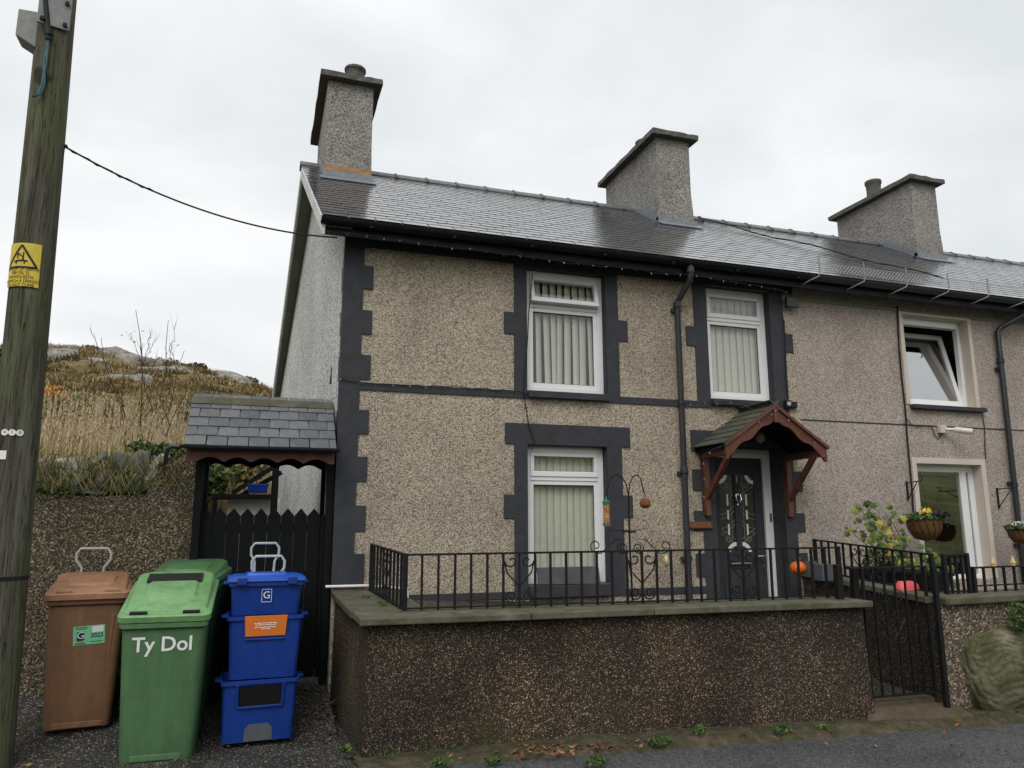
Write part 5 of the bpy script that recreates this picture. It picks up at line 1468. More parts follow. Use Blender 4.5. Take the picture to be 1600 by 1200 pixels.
def front_at(z, H=0.97):      # y of the front face of the body at height z
    f = (z - 0.03) / (H - 0.08); return lerp(0.02, 0.045, f) - lerp(0.48, 0.66, f) / 2
pg = onZ(243, 1189, 0.005)
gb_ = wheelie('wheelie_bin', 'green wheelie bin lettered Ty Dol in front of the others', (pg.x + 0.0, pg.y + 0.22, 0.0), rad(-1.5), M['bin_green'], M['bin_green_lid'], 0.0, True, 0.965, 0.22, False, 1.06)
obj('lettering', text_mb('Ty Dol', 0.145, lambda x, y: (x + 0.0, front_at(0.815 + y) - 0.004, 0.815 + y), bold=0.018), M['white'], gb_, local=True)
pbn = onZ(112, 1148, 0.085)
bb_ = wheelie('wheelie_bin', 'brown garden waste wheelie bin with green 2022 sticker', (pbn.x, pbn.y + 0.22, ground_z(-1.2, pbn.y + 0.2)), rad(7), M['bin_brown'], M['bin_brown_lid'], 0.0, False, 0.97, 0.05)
cxl, czl = 0.03, 0.70
def stk(x, y, o=0.003):
    r_ = rad(3); X = x * math.cos(r_) - y * math.sin(r_); Y = x * math.sin(r_) + y * math.cos(r_)
    return (cxl + X, front_at(czl + Y) - o, czl + Y)
m = MB(); m.face([stk(-0.11, -0.072), stk(0.11, -0.072), stk(0.11, 0.072), stk(-0.11, 0.072)]); sk = obj('sticker', m, M['mint'], bb_, local=True)
m = MB(); m.face([stk(-0.085, -0.035, .0045), stk(-0.033, -0.035, .0045), stk(-0.033, 0.03, .0045), stk(-0.085, 0.03, .0045)]); obj('logo_square', m, M['navy'], sk, local=True)
obj('logo', text_mb('G', 0.075, lambda x, y: stk(x * 1.0 - 0.058, y, .006)), M['white'], sk, local=True)
m = MB(); m.face([stk(-0.085, -0.043, .0045), stk(-0.04, -0.043, .0045), stk(-0.04, -0.037, .0045), stk(-0.085, -0.037, .0045)]); obj('logo_line', m, M['redprint'], sk, local=True)
m = MB(); m.face([stk(0.02, 0.018, .0045), stk(0.10, 0.018, .0045), stk(0.10, 0.064, .0045), stk(0.02, 0.064, .0045)]); obj('white_box', m, M['white'], sk, local=True)
obj('lettering', text_mb('2022', 0.044, lambda x, y: stk(x + 0.055, y - 0.006, .0045), bold=0.015), M['black_print'], sk, local=True)
m = MB()
for (a, b, yy) in ((-0.098, -0.01, 0.062), (-0.092, -0.016, 0.051), (-0.09, -0.03, -0.055), (-0.1, -0.02, -0.064), (0.012, 0.095, -0.052)):
    m.face([stk(a, yy - 0.0025, .0045), stk(b, yy - 0.0025, .0045), stk(b, yy + 0.0025, .0045), stk(a, yy + 0.0025, .0045)])
obj('small_print', m, M['bin_green'], sk, local=True)
gr = wheelie('wheelie_bin', 'green wheelie bin standing behind the lettered one with its lid ajar', (-0.55, -0.30, 0.12), rad(-9), M['bin_green_dark'], M['bin_green_dark'], rad(5), False, 1.0, 0.12)

# ================================================================== blue recycling boxes and their trolleys
def blue_box(label, loc, rotz, h, wb, wt, kind):
    t = thing('recycling_box', label, 'recycling box', loc, rotz, 'blue recycling boxes')
    b = MB(); dB, dT = 0.36, 0.42
    S = [sect(wb, dB, 0.0, 0, 0.03), sect(lerp(wb, wt, .9), lerp(dB, dT, .9), h - 0.035, 0, 0.035), sect(wt + 0.03, dT + 0.03, h - 0.03, 0, 0.03), sect(wt + 0.03, dT + 0.03, h, 0, 0.03), sect(wt, dT, h, 0, 0.03), sect(wt - 0.02, dT - 0.02, h - 0.05, 0, 0.03)]
    b.loft(S)
    bd = obj('body', b, M['blue'], t, smooth=38, local=True)
    for sx in (-1, 1):
        c = MB(); X = sx * (wt / 2 + 0.035)
        c.tube([(X - sx * 0.03, -0.09, h - 0.012), (X + sx * 0.012, -0.08, h - 0.012), (X + sx * 0.012, 0.02, h - 0.012), (X - sx * 0.03, 0.03, h - 0.012)], 0.012, 6)
        obj('side_handle', c, M['blue'], t, smooth=50, local=True)
    def fr(z): return -lerp(dB, dT, min(1, z / h)) / 2
    if kind == 'open':
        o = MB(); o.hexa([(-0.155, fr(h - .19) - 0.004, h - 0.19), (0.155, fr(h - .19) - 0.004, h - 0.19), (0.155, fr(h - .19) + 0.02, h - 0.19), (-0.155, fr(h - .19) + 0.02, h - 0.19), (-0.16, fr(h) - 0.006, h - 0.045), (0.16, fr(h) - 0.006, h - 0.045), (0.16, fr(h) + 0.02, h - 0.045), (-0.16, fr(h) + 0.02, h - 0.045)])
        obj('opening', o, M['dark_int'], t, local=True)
        o = MB(); o.beam((-0.165, fr(h - .2) - 0.008, h - 0.198), (0.165, fr(h - .2) - 0.008, h - 0.198), 0.02, 0.016)
        for sx in (-1, 1): o.beam((sx * 0.165, fr(h - .2) - 0.008, h - 0.198), (sx * 0.17, fr(h) - 0.012, h - 0.03), 0.016, 0.016, (1, 0, 0))
        obj('opening_rim', o, M['blue'], t, bevel=0.004, local=True)
        o = MB(); pts = [(-0.105, 0.0), (0.105, 0.0), (0.10, 0.09), (0.07, 0.125), (-0.07, 0.125), (-0.10, 0.09)]
        o.prism([(x, fr(z) - 0.004, z + 0.004) for x, z in pts], (0, 0.01, 0)); obj('foot_recess', o, M['grey_plastic'], t, local=True)
    if kind == 'label':
        o = MB(); o.hexa([(-0.15, fr(h - .16) - 0.012, h - 0.155), (0.15, fr(h - .16) - 0.012, h - 0.155), (0.15, fr(h - .16) - 0.007, h - 0.155), (-0.15, fr(h - .16) - 0.007, h - 0.155), (-0.16, fr(h) - 0.024, h + 0.002), (0.16, fr(h) - 0.024, h + 0.002), (0.16, fr(h) - 0.018, h + 0.002), (-0.16, fr(h) - 0.018, h + 0.002)])
        fl = obj('orange_flap', o, M['orange_label'], t, bevel=0.003, local=True)
        q = MB()
        for (hw_, zz) in ((0.085, 0.055), (0.082, 0.068), (0.085, 0.086), (0.032, 0.099)):
            z = h - zz; yy = lerp(fr(h) - 0.024, fr(h - .16) - 0.012, zz / 0.155) - 0.0015
            x = -hw_
            while x < hw_ - 0.008:
                l = random.uniform(0.012, 0.03); e = min(x + l, hw_)
                q.face([(x, yy, z - 0.0028), (e, yy, z - 0.0028), (e, yy, z + 0.0028), (x, yy, z + 0.0028)]); x = e + 0.005
        obj('small_print', q, M['white'], fl, local=True)
        q = MB(); q.box(-0.15, 0.15, fr(h - .19) - 0.014, fr(h - .19) + 0.01, h - 0.185, h - 0.17); obj('flap_ledge', q, M['blue'], t, bevel=0.004, local=True)
    if kind == 'lid':
        L = MB(); L.loft([sect(wt + 0.05, dT + 0.05, h + 0.002, 0, 0.03), sect(wt + 0.06, dT + 0.06, h + 0.006, 0, 0.035), sect(wt + 0.05, dT + 0.05, h + 0.032, 0, 0.035), sect(wt - 0.03, dT - 0.04, h + 0.045, 0.01, 0.04), sect(wt - 0.06, dT - 0.07, h + 0.046, 0.01, 0.04)])
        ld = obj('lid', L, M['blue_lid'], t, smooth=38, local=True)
        P = MB(); P.loft([sect(0.33, 0.24, h + 0.044, 0.0, 0.03), sect(0.31, 0.22, h + 0.062, 0.0, 0.03)]); obj('lid_panel', P, M['blue_lid'], ld, smooth=38, local=True)
        for sx in (-1, 1):
            c = MB(); c.box(sx * 0.19 - 0.035, sx * 0.19 + 0.035, -dT / 2 - 0.048, -dT / 2 - 0.02, h - 0.02, h + 0.035); obj('clip', c, M['blue'], ld, bevel=0.004, local=True)
        ls = text_mb('G', 0.078, lambda x, y: (x, fr(h - .1) - 0.006, h - 0.105 + y)); obj('logo', ls, M['white'], t, local=True)
        q = MB(); zc = h - 0.105
        for (a0, a1, b0, b1) in ((-0.038, 0.038, 0.045, 0.048), (-0.038, 0.038, -0.052, -0.049), (-0.038, -0.035, -0.052, 0.048), (0.035, 0.038, -0.052, 0.048)):
            q.box(a0, a1, fr(h - .1) - 0.007, fr(h - .1) - 0.003, zc + b0, zc + b1)
        obj('logo_frame', q, M['white'], t, local=True)
    return t
def trolley(label, loc, rotz, top, wtop=0.20, narrow=True):
    t = thing('box_trolley', label, 'trolley', loc, rotz, 'grey handled box trolleys')
    h = MB(); c = [(-0.085, 0, top - 0.24), (-0.09, 0, top - 0.16), (-wtop / 2, 0, top - 0.10), (-wtop / 2, 0, top - 0.04), (-wtop / 2 + 0.03, 0, top), (wtop / 2 - 0.03, 0, top), (wtop / 2, 0, top - 0.04), (wtop / 2, 0, top - 0.10), (0.09, 0, top - 0.16), (0.085, 0, top - 0.24)]
    if narrow:
        c = [(-0.075, 0, 0.12)] + c + [(0.075, 0, 0.12)]
    h.tube(c, 0.012, 10)
    obj('handle', h, M['galv'], t, smooth=60, local=True)
    f = MB(); f.box(-0.2, 0.2, -0.38, 0.02, 0.06, 0.085); obj('base_plate', f, M['blue'], t, bevel=0.01, local=True)
    for sx in (-1, 1):
        wq = MB(); wq.lathe([(0.02, -0.02), (0.085, -0.02), (0.09, 0), (0.085, 0.02), (0.02, 0.02)], (0, 0, 0), 16)
        wq.move(Matrix.Translation((sx * 0.235, 0.03, 0.09)) @ Matrix.Rotation(rad(90), 4, 'Y')); obj('wheel', wq, M['rubber'], t, smooth=40, local=True)
    return t
pb = onZ(400, 1160, 0.03); bxx, byy = pb.x, pb.y + 0.18; g0_ = ground_z(bxx, byy)
h1 = 0.455; h2 = 0.475; h3 = 0.255
blue_box('bottom blue recycling box with open hatch and grey foot recess', (bxx, byy, g0_ + 0.012), rad(3), h1, 0.52, 0.555, 'open')
blue_box('middle blue recycling box with an orange printed flap', (bxx + 0.018, byy, g0_ + 0.016 + h1), rad(2), h2, 0.505, 0.555, 'label')
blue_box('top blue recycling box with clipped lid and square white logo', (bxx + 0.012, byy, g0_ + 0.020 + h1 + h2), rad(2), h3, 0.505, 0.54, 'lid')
trolley('grey tubular trolley handle rising just behind the lidded blue box', (bxx + 0.025, byy + 0.245, g0_), rad(2), 1.385, 0.265)
# the second stack behind
b2y = byy + 0.60; g2 = ground_z(bxx, b2y)
blue_box('blue lidded recycling box of the stack against the side gate', (bxx + 0.0, b2y, g2 + 0.775), rad(2), 0.26, 0.48, 0.50, 'lid')
blue_box('lower blue recycling box of the stack against the side gate', (bxx + 0.0, b2y, g2 + 0.012), rad(2), 0.76, 0.48, 0.52, 'plain')
trolley('grey trolley handle of the rear stack in front of the black gate', (bxx + 0.0, b2y + 0.24, g2), rad(2), 1.355, 0.245)
trh = onY(148, 857, 0.06)
trolley('grey trolley handle showing above the brown bin lid', (trh.x, 0.06, 0.22), 0.0, trh.z - 0.22, 0.27)

# ================================================================== right: gate, path wall, neighbour's garden
# path steps
sp_ = thing('stone_step', 'broken reddish slate step at the foot of the iron gate', 'step', (5.4, -2.2, 0.03))
e_l = onZ(1356, 1127, 0.075); e_r = onZ(1530, 1122, 0.075)
n = 14; fr_ = []
for i in range(n + 1):
    t = i / n; p = e_l.lerp(e_r, t); fr_.append(Vector((p.x, p.y + 0.035 * mnoise.noise(Vector((t * 9, 0, 4))) + (0.05 * t ** 3), 0.0)))
bk = [Vector((lerp(5.04, 5.95, i / n), -2.02, 0)) for i in range(n + 1)]
m = MB()
for i in range(n):
    a, b, c, d = fr_[i], fr_[i + 1], bk[i + 1], bk[i]
    lo = 0.045 + 0.010 * mnoise.noise(Vector((i * 1.7, 1, 1)))
    m.hexa([(a.x, a.y, lo), (b.x, b.y, lo), (c.x, c.y, 0.02), (d.x, d.y, 0.02), (a.x, a.y, 0.08), (b.x, b.y, 0.08), (c.x, c.y, 0.125), (d.x, d.y, 0.125)])
obj('slab', m, M['step'], sp_)
m = MB(); m.box(5.03, 5.9, -2.015, -1.85, 0.0, 0.165); obj('threshold', m, M['step'], sp_, bevel=0.01)
m = MB(); m.box(5.02, 5.95, -1.85, -0.9, 0.0, 0.15); struct(obj('garden_path', m, M['ground']))
# path side wall (right of the path)
def sidewall_pt(u, v, z):
    return onZ(u, v, z)
pw = thing('path_side_wall', 'dark mossy pebbledashed wall beside the path behind the iron gate', 'wall', (5.95, -1.0, 0.19))
SWX0, SWX1 = 5.72, 6.10       # at the gate, at the house
zf, zr_ = 1.06, 1.10
m = MB(); m.hexa([(5.78, -2.04, 0.0), (6.2, -2.04, 0.0), (6.35, 0.0, 0.0), (6.08, 0.0, 0.0), (5.78, -2.04, 0.98), (6.2, -2.04, 0.98), (6.35, 0.0, 1.08), (6.08, 0.0, 1.08)]); obj('wall', m, M['peb_garden'], pw)
for k in range(2):
    ya, yb = -2.06 + 1.03 * k, -2.06 + 1.03 * (k + 1) - 0.004
    xa, xb = lerp(5.74, 6.05, (ya + 2.06) / 2.06), lerp(5.74, 6.05, (yb + 2.06) / 2.06); za, zb_ = lerp(1.03, 1.135, (ya + 2.06) / 2.06), lerp(1.03, 1.135, (yb + 2.06) / 2.06)
    m = MB(); m.hexa([(xa, ya, za - 0.06), (xa + 0.32, ya, za - 0.06), (xb + 0.32, yb, zb_ - 0.06), (xb, yb, zb_ - 0.06), (xa, ya, za), (xa + 0.32, ya, za), (xb + 0.32, yb, zb_), (xb, yb, zb_)]); obj('coping_slab', m, M['concrete'], pw, bevel=0.008)
pr_ = thing('path_railing', 'black iron railing with scrolls on the wall beside the door path', 'railing', (6.0, -0.2, 1.13))
railing(pr_, (6.20, -0.10, 1.12), (6.02, -1.90, 1.02), 0.37, 14, scrolls=(6, 8))
# neighbour's front wall
nwl = thing('neighbour_front_wall', 'brown pebbledashed front wall right of the iron gate with lichened coping', 'wall', (6.0, -2.05, 0))
NWX = fx(1478, 1050, -2.1)
m = MB(); m.hexa([(NWX, -2.10, -0.05), (11.0, -2.50, -0.05), (11.0, -1.9, -0.05), (NWX, -1.8, -0.05), (NWX, -2.07, 0.955), (11.0, -2.47, 1.05), (11.0, -1.9, 1.05), (NWX, -1.8, 0.955)]); obj('wall', m, pebble('pebbledash_neighbour_wall', [(0.0, (0.05, 0.04, 0.03)), (0.45, (0.13, 0.10, 0.07)), (0.8, (0.25, 0.195, 0.14)), (1.0, (0.48, 0.42, 0.34))], 66, stain=(0.5, 0.5, 0.45), moss=(0.06, 0.065, 0.02)), nwl)
x = fx(1474, 950, -2.1)
for k, L_ in enumerate((1.05, 1.3, 1.4, 1.4)):
    a, b = x, x + L_ - 0.004; x += L_
    f = lambda q: (-2.13 - 0.077 * (q - 5.8)); z_ = lambda q: lerp(1.02, 1.12, (q - 5.8) / 5.2)
    m = MB(); m.hexa([(a, f(a), z_(a) - 0.07), (b, f(b), z_(b) - 0.07), (b, f(b) + 0.42, z_(b) - 0.07), (a, f(a) + 0.42, z_(a) - 0.07), (a, f(a), z_(a)), (b, f(b), z_(b)), (b, f(b) + 0.42, z_(b)), (a, f(a) + 0.42, z_(a))]); obj('coping_slab', m, M['concrete'], nwl, bevel=0.014)
m = MB(); m.box(6.35, 14, -1.75, 0.0, 0.4, 0.80); struct(obj('neighbour_garden', m, M['terrace']))
# iron gate
gp0 = Vector((5.03, -2.03, 0.20)); gp1 = Vector((5.80, -2.07, 0.20))
ig = thing('iron_gate', 'tall black wrought iron garden gate with scrolls between the two walls', 'gate', ((gp0 + gp1) / 2))
gh = onY(1400, 886, -2.05).z - 0.20
p0 = Vector((fx(1316, 940, -2.03), -2.03, 0)); p1 = Vector((fx(1466, 1000, -2.05), -2.05, 0))
gl0, gl1 = fx(1356, 1000, -2.05), fx(1455, 1000, -2.05)
m = MB(); m.beam((gl0 - 0.13, -2.04, 0.20 + gh), (gl1 + 0.02, -2.05, 0.20 + gh), 0.026, 0.014); obj('top_rail', m, M['iron'], ig)
m = MB(); m.beam((gl0, -2.04, 0.215), (gl1, -2.05, 0.215), 0.026, 0.014); obj('bottom_rail', m, M['iron'], ig)
nbar = 6
for i in range(nbar + 1):
    t = i / nbar; x = lerp(gl0, gl1, t); r_ = 0.011 if i in (0, nbar) else 0.0075
    m = MB(); m.box(x - r_, x + r_, -2.045 - r_, -2.045 + r_, 0.21, 0.20 + gh - 0.002); obj('stile' if i in (0, nbar) else 'bar', m, M['iron'], ig)
cxg = lerp(gl0, gl1, 0.42); A = Vector((1, 0, 0)); Z = Vector((0, 0, 1)); R = 0.068
for zc, d_ in ((0.20 + gh - 0.24, 1), (0.20 + gh - 0.44, -1), (0.20 + gh * 0.46, 1), (0.20 + gh * 0.18, -1)):
    for s_ in (-1, 1):
        c = Vector((cxg + s_ * 0.075, -2.045, zc)); m = MB()
        m.tube(spiral(c, R, R * 0.2, rad(180), rad(180 + 600 * d_), 26, A * s_, Z) , 0.005, 5); obj('scroll', m, M['iron'], ig)
for s_ in (-1, 1):
    m = MB(); m.tube([(cxg + s_ * 0.14, -2.045, 0.20 + gh - 0.45), (cxg, -2.045, 0.20 + gh - 0.62)], 0.005, 5); obj('scroll', m, M['iron'], ig)
    c = Vector((cxg + s_ * 0.065, -2.045, 0.20 + gh + 0.07))
    m = MB(); m.tube(spiral(c, 0.012, 0.06, rad(-200 - 300), rad(60), 24, A * s_, Z) + [(cxg + s_ * 0.17, -2.045, 0.20 + gh + 0.06), (cxg + s_ * 0.21, -2.045, 0.20 + gh + 0.02)] + spiral((cxg + s_ * 0.24, -2.045, 0.20 + gh + 0.055), 0.045, 0.015, rad(230), rad(230 + 380), 18, A * s_, Z)[1:], 0.005, 5); obj('top_scroll', m, M['iron'], ig)
# gate posts
for (u, vb, vt, lab) in ((1313, 945, 882, 'short iron post at the end of the garden wall coping'), (1338, 945, 886, 'stout iron post where the gate latches')):
    a = onY(u, vb, -1.95); zt_ = onY(u, vt, -1.95).z
    m = MB(); m.box(a.x - 0.028, a.x + 0.028, -1.978, -1.922, 1.0, zt_); tag(obj('gate_post', m, M['iron'], bevel=0.004), lab, 'post', 'iron gate posts')
a = fx(1469, 1000, -2.14); m = MB(); m.box(a - 0.021, a + 0.021, -2.165, -2.123, 0.04, onY(1464, 884, -2.14).z); tag(obj('gate_post', m, M['iron'], bevel=0.004), 'tall iron hinge post against the neighbouring wall', 'post', 'iron gate posts')
# neighbour's railing with gilt spear tops, small gate and black trough
nr = thing('neighbour_railing', 'low black railing with gilt spear finials on the neighbouring wall', 'railing', (6.3, -1.95, 1.03))
xs_a, xs_b = fx(1481, 938, -1.93), fx(1516, 938, -1.93)
tall = thing('return_railing', 'short taller length of black railing between gate and gilt railing', 'railing', (xs_a, -1.93, 1.03))
railing(tall, (xs_a, -1.93, 1.03), (xs_b, -1.94, 1.035), onY(1500, 867, -1.93).z - 1.03, 4)
ra_ = Vector((fx(1524, 938, -1.93), -1.94, 1.035)); rb_ = Vector((8.6, -2.10, 1.075))
railing(nr, ra_, rb_, onY(1530, 888, -1.95).z - 1.03, 18, posts=(True, True), foot=0.06)
for i in range(2, 18, 2):
    p = ra_.lerp(rb_, i / 18); hh = onY(1530, 888, -1.95).z - 1.03
    m = MB(); m.lathe([(0.012, 0), (0.022, 0.01), (0.012, 0.022), (0.026, 0.03), (0.018, 0.055), (0.002, 0.10)], (p.x, p.y, p.z + hh), 8); obj('finial', m, M['gold'], nr, smooth=40)
for k, (cx_, cy_, ln_2, rz_, z0_, z1_, lab) in enumerate(((6.36, -1.12, 1.25, rad(84), 1.03, 1.205, 'long black plastic trough planter behind the path railing'), (8.75, -1.73, 1.7, 0.0, 1.06, 1.24, 'black trough planter behind the gilt railing'))):
    t = thing('trough_planter', lab, 'planter', (cx_, cy_, z0_), rz_, 'black trough planters'); h_ = z1_ - z0_; L2 = ln_2 / 2
    m = MB(); m.loft([rrect(ln_2 - 0.06, 0.20, 0.02, 0.0), rrect(ln_2, 0.26, 0.02, h_), rrect(ln_2 - 0.03, 0.23, 0.02, h_), rrect(ln_2 - 0.04, 0.22, 0.02, h_ - 0.03)]); obj('box', m, M['plastic_black'], t, smooth=35, local=True)
    for sy in (-1, 1):
        m = MB(); m.box(-L2 - 0.012, L2 + 0.012, sy * 0.13 - 0.014, sy * 0.13 + 0.014, h_ - 0.03, h_ + 0.006); obj('rim', m, M['plastic_black'], t, bevel=0.005, local=True)
m = MB(); m.box(6.3, 6.75, -1.75, -0.45, 0.80, 1.03); struct(obj('planter_ledge', m, M['terrace']))
m = MB(); m.box(7.85, 9.65, -1.85, -1.6, 0.80, 1.06); struct(obj('planter_ledge', m, M['terrace']))
# pumpkin and grey planters on the path wall
p = onY(1248, 897, -0.35)
pk = thing('pumpkin', 'small orange pumpkin on the wall by the front door', 'pumpkin', (p.x, -0.35, 1.11))
m = MB(); secs = []
for th_ in range(1, 12):
    a_ = math.pi * th_ / 12; row = []
    for ph in range(40):
        b_ = 2 * math.pi * ph / 40; r_ = 0.088 * math.sin(a_) * (1 + 0.05 * abs(math.cos(b_ * 5)) ** 0.6)
        row.append(Vector((p.x + r_ * math.cos(b_), -0.35 + r_ * math.sin(b_), 1.12 + 0.072 - 0.075 * math.cos(a_) - 0.0)))
    secs.append(row)
m.loft(secs); obj('fruit', m, M['pumpkin'], pk, smooth=60)
m = MB(); m.tube([(p.x, -0.35, 1.255), (p.x + 0.01, -0.36, 1.285), (p.x + 0.025, -0.36, 1.30)], [0.014, 0.011, 0.012], 8); obj('stalk', m, M['stem'], pk, smooth=50)
for k, (u, wd, hh, lab) in enumerate(((1268, 0.10, 0.17, 'small dark grey square pot beside the pumpkin'), (1287, 0.17, 0.17, 'larger grey square planter next to the small pot'))):
    q = onY(u, 900, -0.45 - 0.25 * k); zz = 1.10 - 0.02 * k
    m = MB(); m.loft([rrect(wd * .8, wd * .8, 0.01, zz, q.x, q.y), rrect(wd, wd, 0.01, zz + hh, q.x, q.y), rrect(wd * .9, wd * .9, 0.01, zz + hh, q.x, q.y), rrect(wd * .85, wd * .85, 0.01, zz + hh - 0.03, q.x, q.y)]); tag(obj('planter_pot', m, M['grey_plastic'], smooth=35), lab, 'planter')
# pink tub
q = onZ(1418, 935, 1.04); q = Vector((fx(1418, 928, -1.62), -1.62, 1.045))
m = MB(); m.loft([rrect(0.24, 0.13, 0.05, q.z, q.x, q.y), rrect(0.23, 0.12, 0.05, q.z + 0.05, q.x, q.y), rrect(0.18, 0.08, 0.04, q.z + 0.085, q.x, q.y)]); tag(obj('plastic_tub', m, M['pink'], smooth=40), 'upturned pinkish red plastic tub on the path wall', 'tub')

# ================================================================== fittings on the fronts
p = onY(1231, 632, -0.03)
cm_ = thing('doorbell_camera', 'small dark security light with round lens above the porch', 'camera', (p.x, 0, p.z))
m = MB(); m.box(p.x - 0.055, p.x + 0.02, -0.07, -0.016, p.z - 0.045, p.z + 0.05); obj('body', m, M['black_print'], cm_, bevel=0.01)
m = MB(); m.lathe([(0.026, 0), (0.026, 0.012), (0.012, 0.016)], (0, 0, 0), 14); m.move(Matrix.Translation((p.x - 0.018, -0.07, p.z)) @ Matrix.Rotation(rad(90), 4, 'X')); obj('lens', m, M['galv'], cm_, smooth=40)
m = MB(); m.box(p.x + 0.03, p.x + 0.12, -0.06, -0.004, p.z - 0.04, p.z + 0.035); obj('side_box', m, M['black_print'], cm_, bevel=0.008)
p = onY(1236, 474, -0.06)
fl_ = thing('floodlight', 'black floodlight under the eave beside the right upper window', 'light', (p.x, 0, p.z))
m = MB(); m.box(p.x - 0.09, p.x + 0.09, -0.10, -0.06, p.z - 0.06, p.z + 0.08); obj('head', m, M['plastic_black'], fl_, bevel=0.01)
m = MB(); m.box(p.x - 0.03, p.x + 0.03, -0.06, -0.0, p.z - 0.02, p.z + 0.02); obj('bracket', m, M['plastic_black'], fl_)
p = onY(1472, 671, -0.03)
cc_ = thing('cctv_camera', 'white bullet security camera on a cream box below the open window', 'camera', (p.x, 0, p.z))
m = MB(); m.box(p.x - 0.055, p.x + 0.055, -0.06, 0.0, p.z - 0.05, p.z + 0.05); obj('junction_box', m, M['cream'], cc_, bevel=0.008)
m = MB(); m.tube([(p.x + 0.03, -0.055, p.z), (p.x + 0.11, -0.13, p.z - 0.01)], 0.022, 10); obj('arm', m, M['cam_white'], cc_, smooth=50)
d0 = Vector((p.x + 0.10, -0.12, p.z - 0.008)); dd = Vector((0.16, -0.12, -0.035))
m = MB(); m.tube([d0, d0 + dd * 0.1, d0 + dd * 0.85, d0 + dd], [0.026, 0.038, 0.040, 0.040], 14); obj('housing', m, M['cam_white'], cc_, smooth=50)
m = MB(); m.tube([d0 + dd * 0.98, d0 + dd * 1.03], 0.032, 14); obj('lens', m, M['black_print'], cc_, smooth=50)
# black cables on the neighbour's wall
def cable(label, pts, r=0.007, mat='cable', y=-0.012, name='wall_cable'):
    m = MB(); m.tube([Vector((onY(u, v, y).x, y - (0.02 if i % 2 else 0.0) * 0.3, onY(u, v, y).z)) for i, (u, v) in enumerate(pts)], r, 6)
    return tag(obj(name, m, M[mat]), label, 'cable')
cable('black cable running down beside the open upper window', [(1402, 478), (1404, 540), (1409, 590), (1414, 640), (1418, 690), (1424, 760), (1428, 815)], 0.011)
cable('thin black cable looping to the security camera', [(1417, 655), (1424, 664), (1432, 667), (1445, 665), (1457, 668), (1460, 680), (1466, 686), (1473, 676)], 0.006)
cable('thin cable dropping from the right end of the window sill', [(1535, 648), (1538, 670), (1539, 700), (1540, 716)], 0.006)
cable('looped black cable down the left side of the upper window', [(832, 428), (829, 460), (826, 490), (824, 530), (822, 560), (819, 590), (818, 612), (822, 640), (826, 665), (835, 690), (832, 702), (826, 700)], 0.006, y=-0.03)
cable('black cable clipped under the gable corner', [(527, 540), (523, 560), (519, 575), (516, 600)], 0.010, y=0.6)
cable('black cable beside the floodlight down to the porch', [(1225, 500), (1226, 540), (1228, 590), (1230, 622)], 0.008, y=-0.03)
# fairy lights along eave, string course and porch
def lights(label, pts, y, wire=0.004, step=0.16):
    t = thing('string_lights', label, 'string lights', onY(*pts[0], y))
    P = []
    for (a, b) in zip(pts[:-1], pts[1:]):
        A_, B_ = onY(*a, y), onY(*b, y); k = max(2, int((B_ - A_).length / 0.08))
        for i in range(k):
            p_ = A_.lerp(B_, i / k); P.append(p_ + Vector((0, random.uniform(-0.008, 0.004), random.uniform(-0.012, 0.012))))
    P.append(onY(*pts[-1], y))
    m = MB(); m.tube(P, wire, 5); obj('wire', m, M['cable'], t)
    bm = MB(); bm.tube([(0, 0, 0), (0, 0, -0.026)], [0.004, 0.0025], 5); me = bm.mesh('bulb'); me.materials.append(M['bulb'])
    for p_ in P[::2]:
        inst('bulb', me, t, p_, (random.uniform(-1, 1), random.uniform(-1, 1), 0))
lights('string of small clear lights draped along the cottage eave', [(512, 362), (560, 367), (640, 378), (720, 388), (800, 398), (880, 410), (960, 418), (1040, 427), (1075, 430), (1100, 434), (1180, 446), (1230, 456)], -0.38)
lights('string of small clear lights along the string course', [(533, 592), (560, 598), (600, 600), (640, 603), (700, 603), (760, 608), (810, 612), (825, 615)], -0.025)
lights('string of small lights from the downpipe to the porch', [(1058, 632), (1090, 632), (1130, 628), (1160, 627), (1178, 634)], -0.10)
lights('fairy lights stapled round the porch bargeboards', [(1098, 806), (1100, 760), (1098, 712), (1135, 692), (1165, 672), (1205, 645), (1212, 642), (1240, 664), (1272, 690)], PYF - 0.03, 0.003)
# snow guard on the neighbour's roof
sg_ = thing('snow_guard', 'galvanised snow guard mesh on hooked brackets along the neighbouring eave', 'snow guard', (8.0, EY, EZ))
ys = EY - 0.07
for u in (1277, 1347, 1413, 1478, 1540, 1598):
    p = onY(u, 430 + (u - 1277) * 0.112, ys)
    m = MB(); m.tube([(p.x - 0.12, -0.24, EZ - 0.14), (p.x - 0.10, ys - 0.02, EZ - 0.12), (p.x - 0.02, ys - 0.05, EZ - 0.08), (p.x, ys - 0.05, EZ - 0.02), (p.x, ys - 0.045, EZ + 0.17)], 0.008, 8); obj('bracket', m, M['box_grey'], sg_, smooth=50)
x0_ = onY(1262, 430, ys).x; x = x0_; mm = MB(); k = 0
while x < 11.0:
    for j in range(2):
        z0_ = EZ - 0.005 + 0.05 * j
        mm.tube([(x, ys - 0.035, z0_), (x + 0.05, ys - 0.035, z0_ + 0.05)], 0.0034, 4, False); mm.tube([(x + 0.05, ys - 0.035, z0_), (x, ys - 0.035, z0_ + 0.05)], 0.0034, 4, False)
    x += 0.05
mm.tube([(x0_, ys - 0.035, EZ + 0.10), (11, ys - 0.035, EZ + 0.10)], 0.003, 4); obj('mesh', mm, M['galv'], sg_)
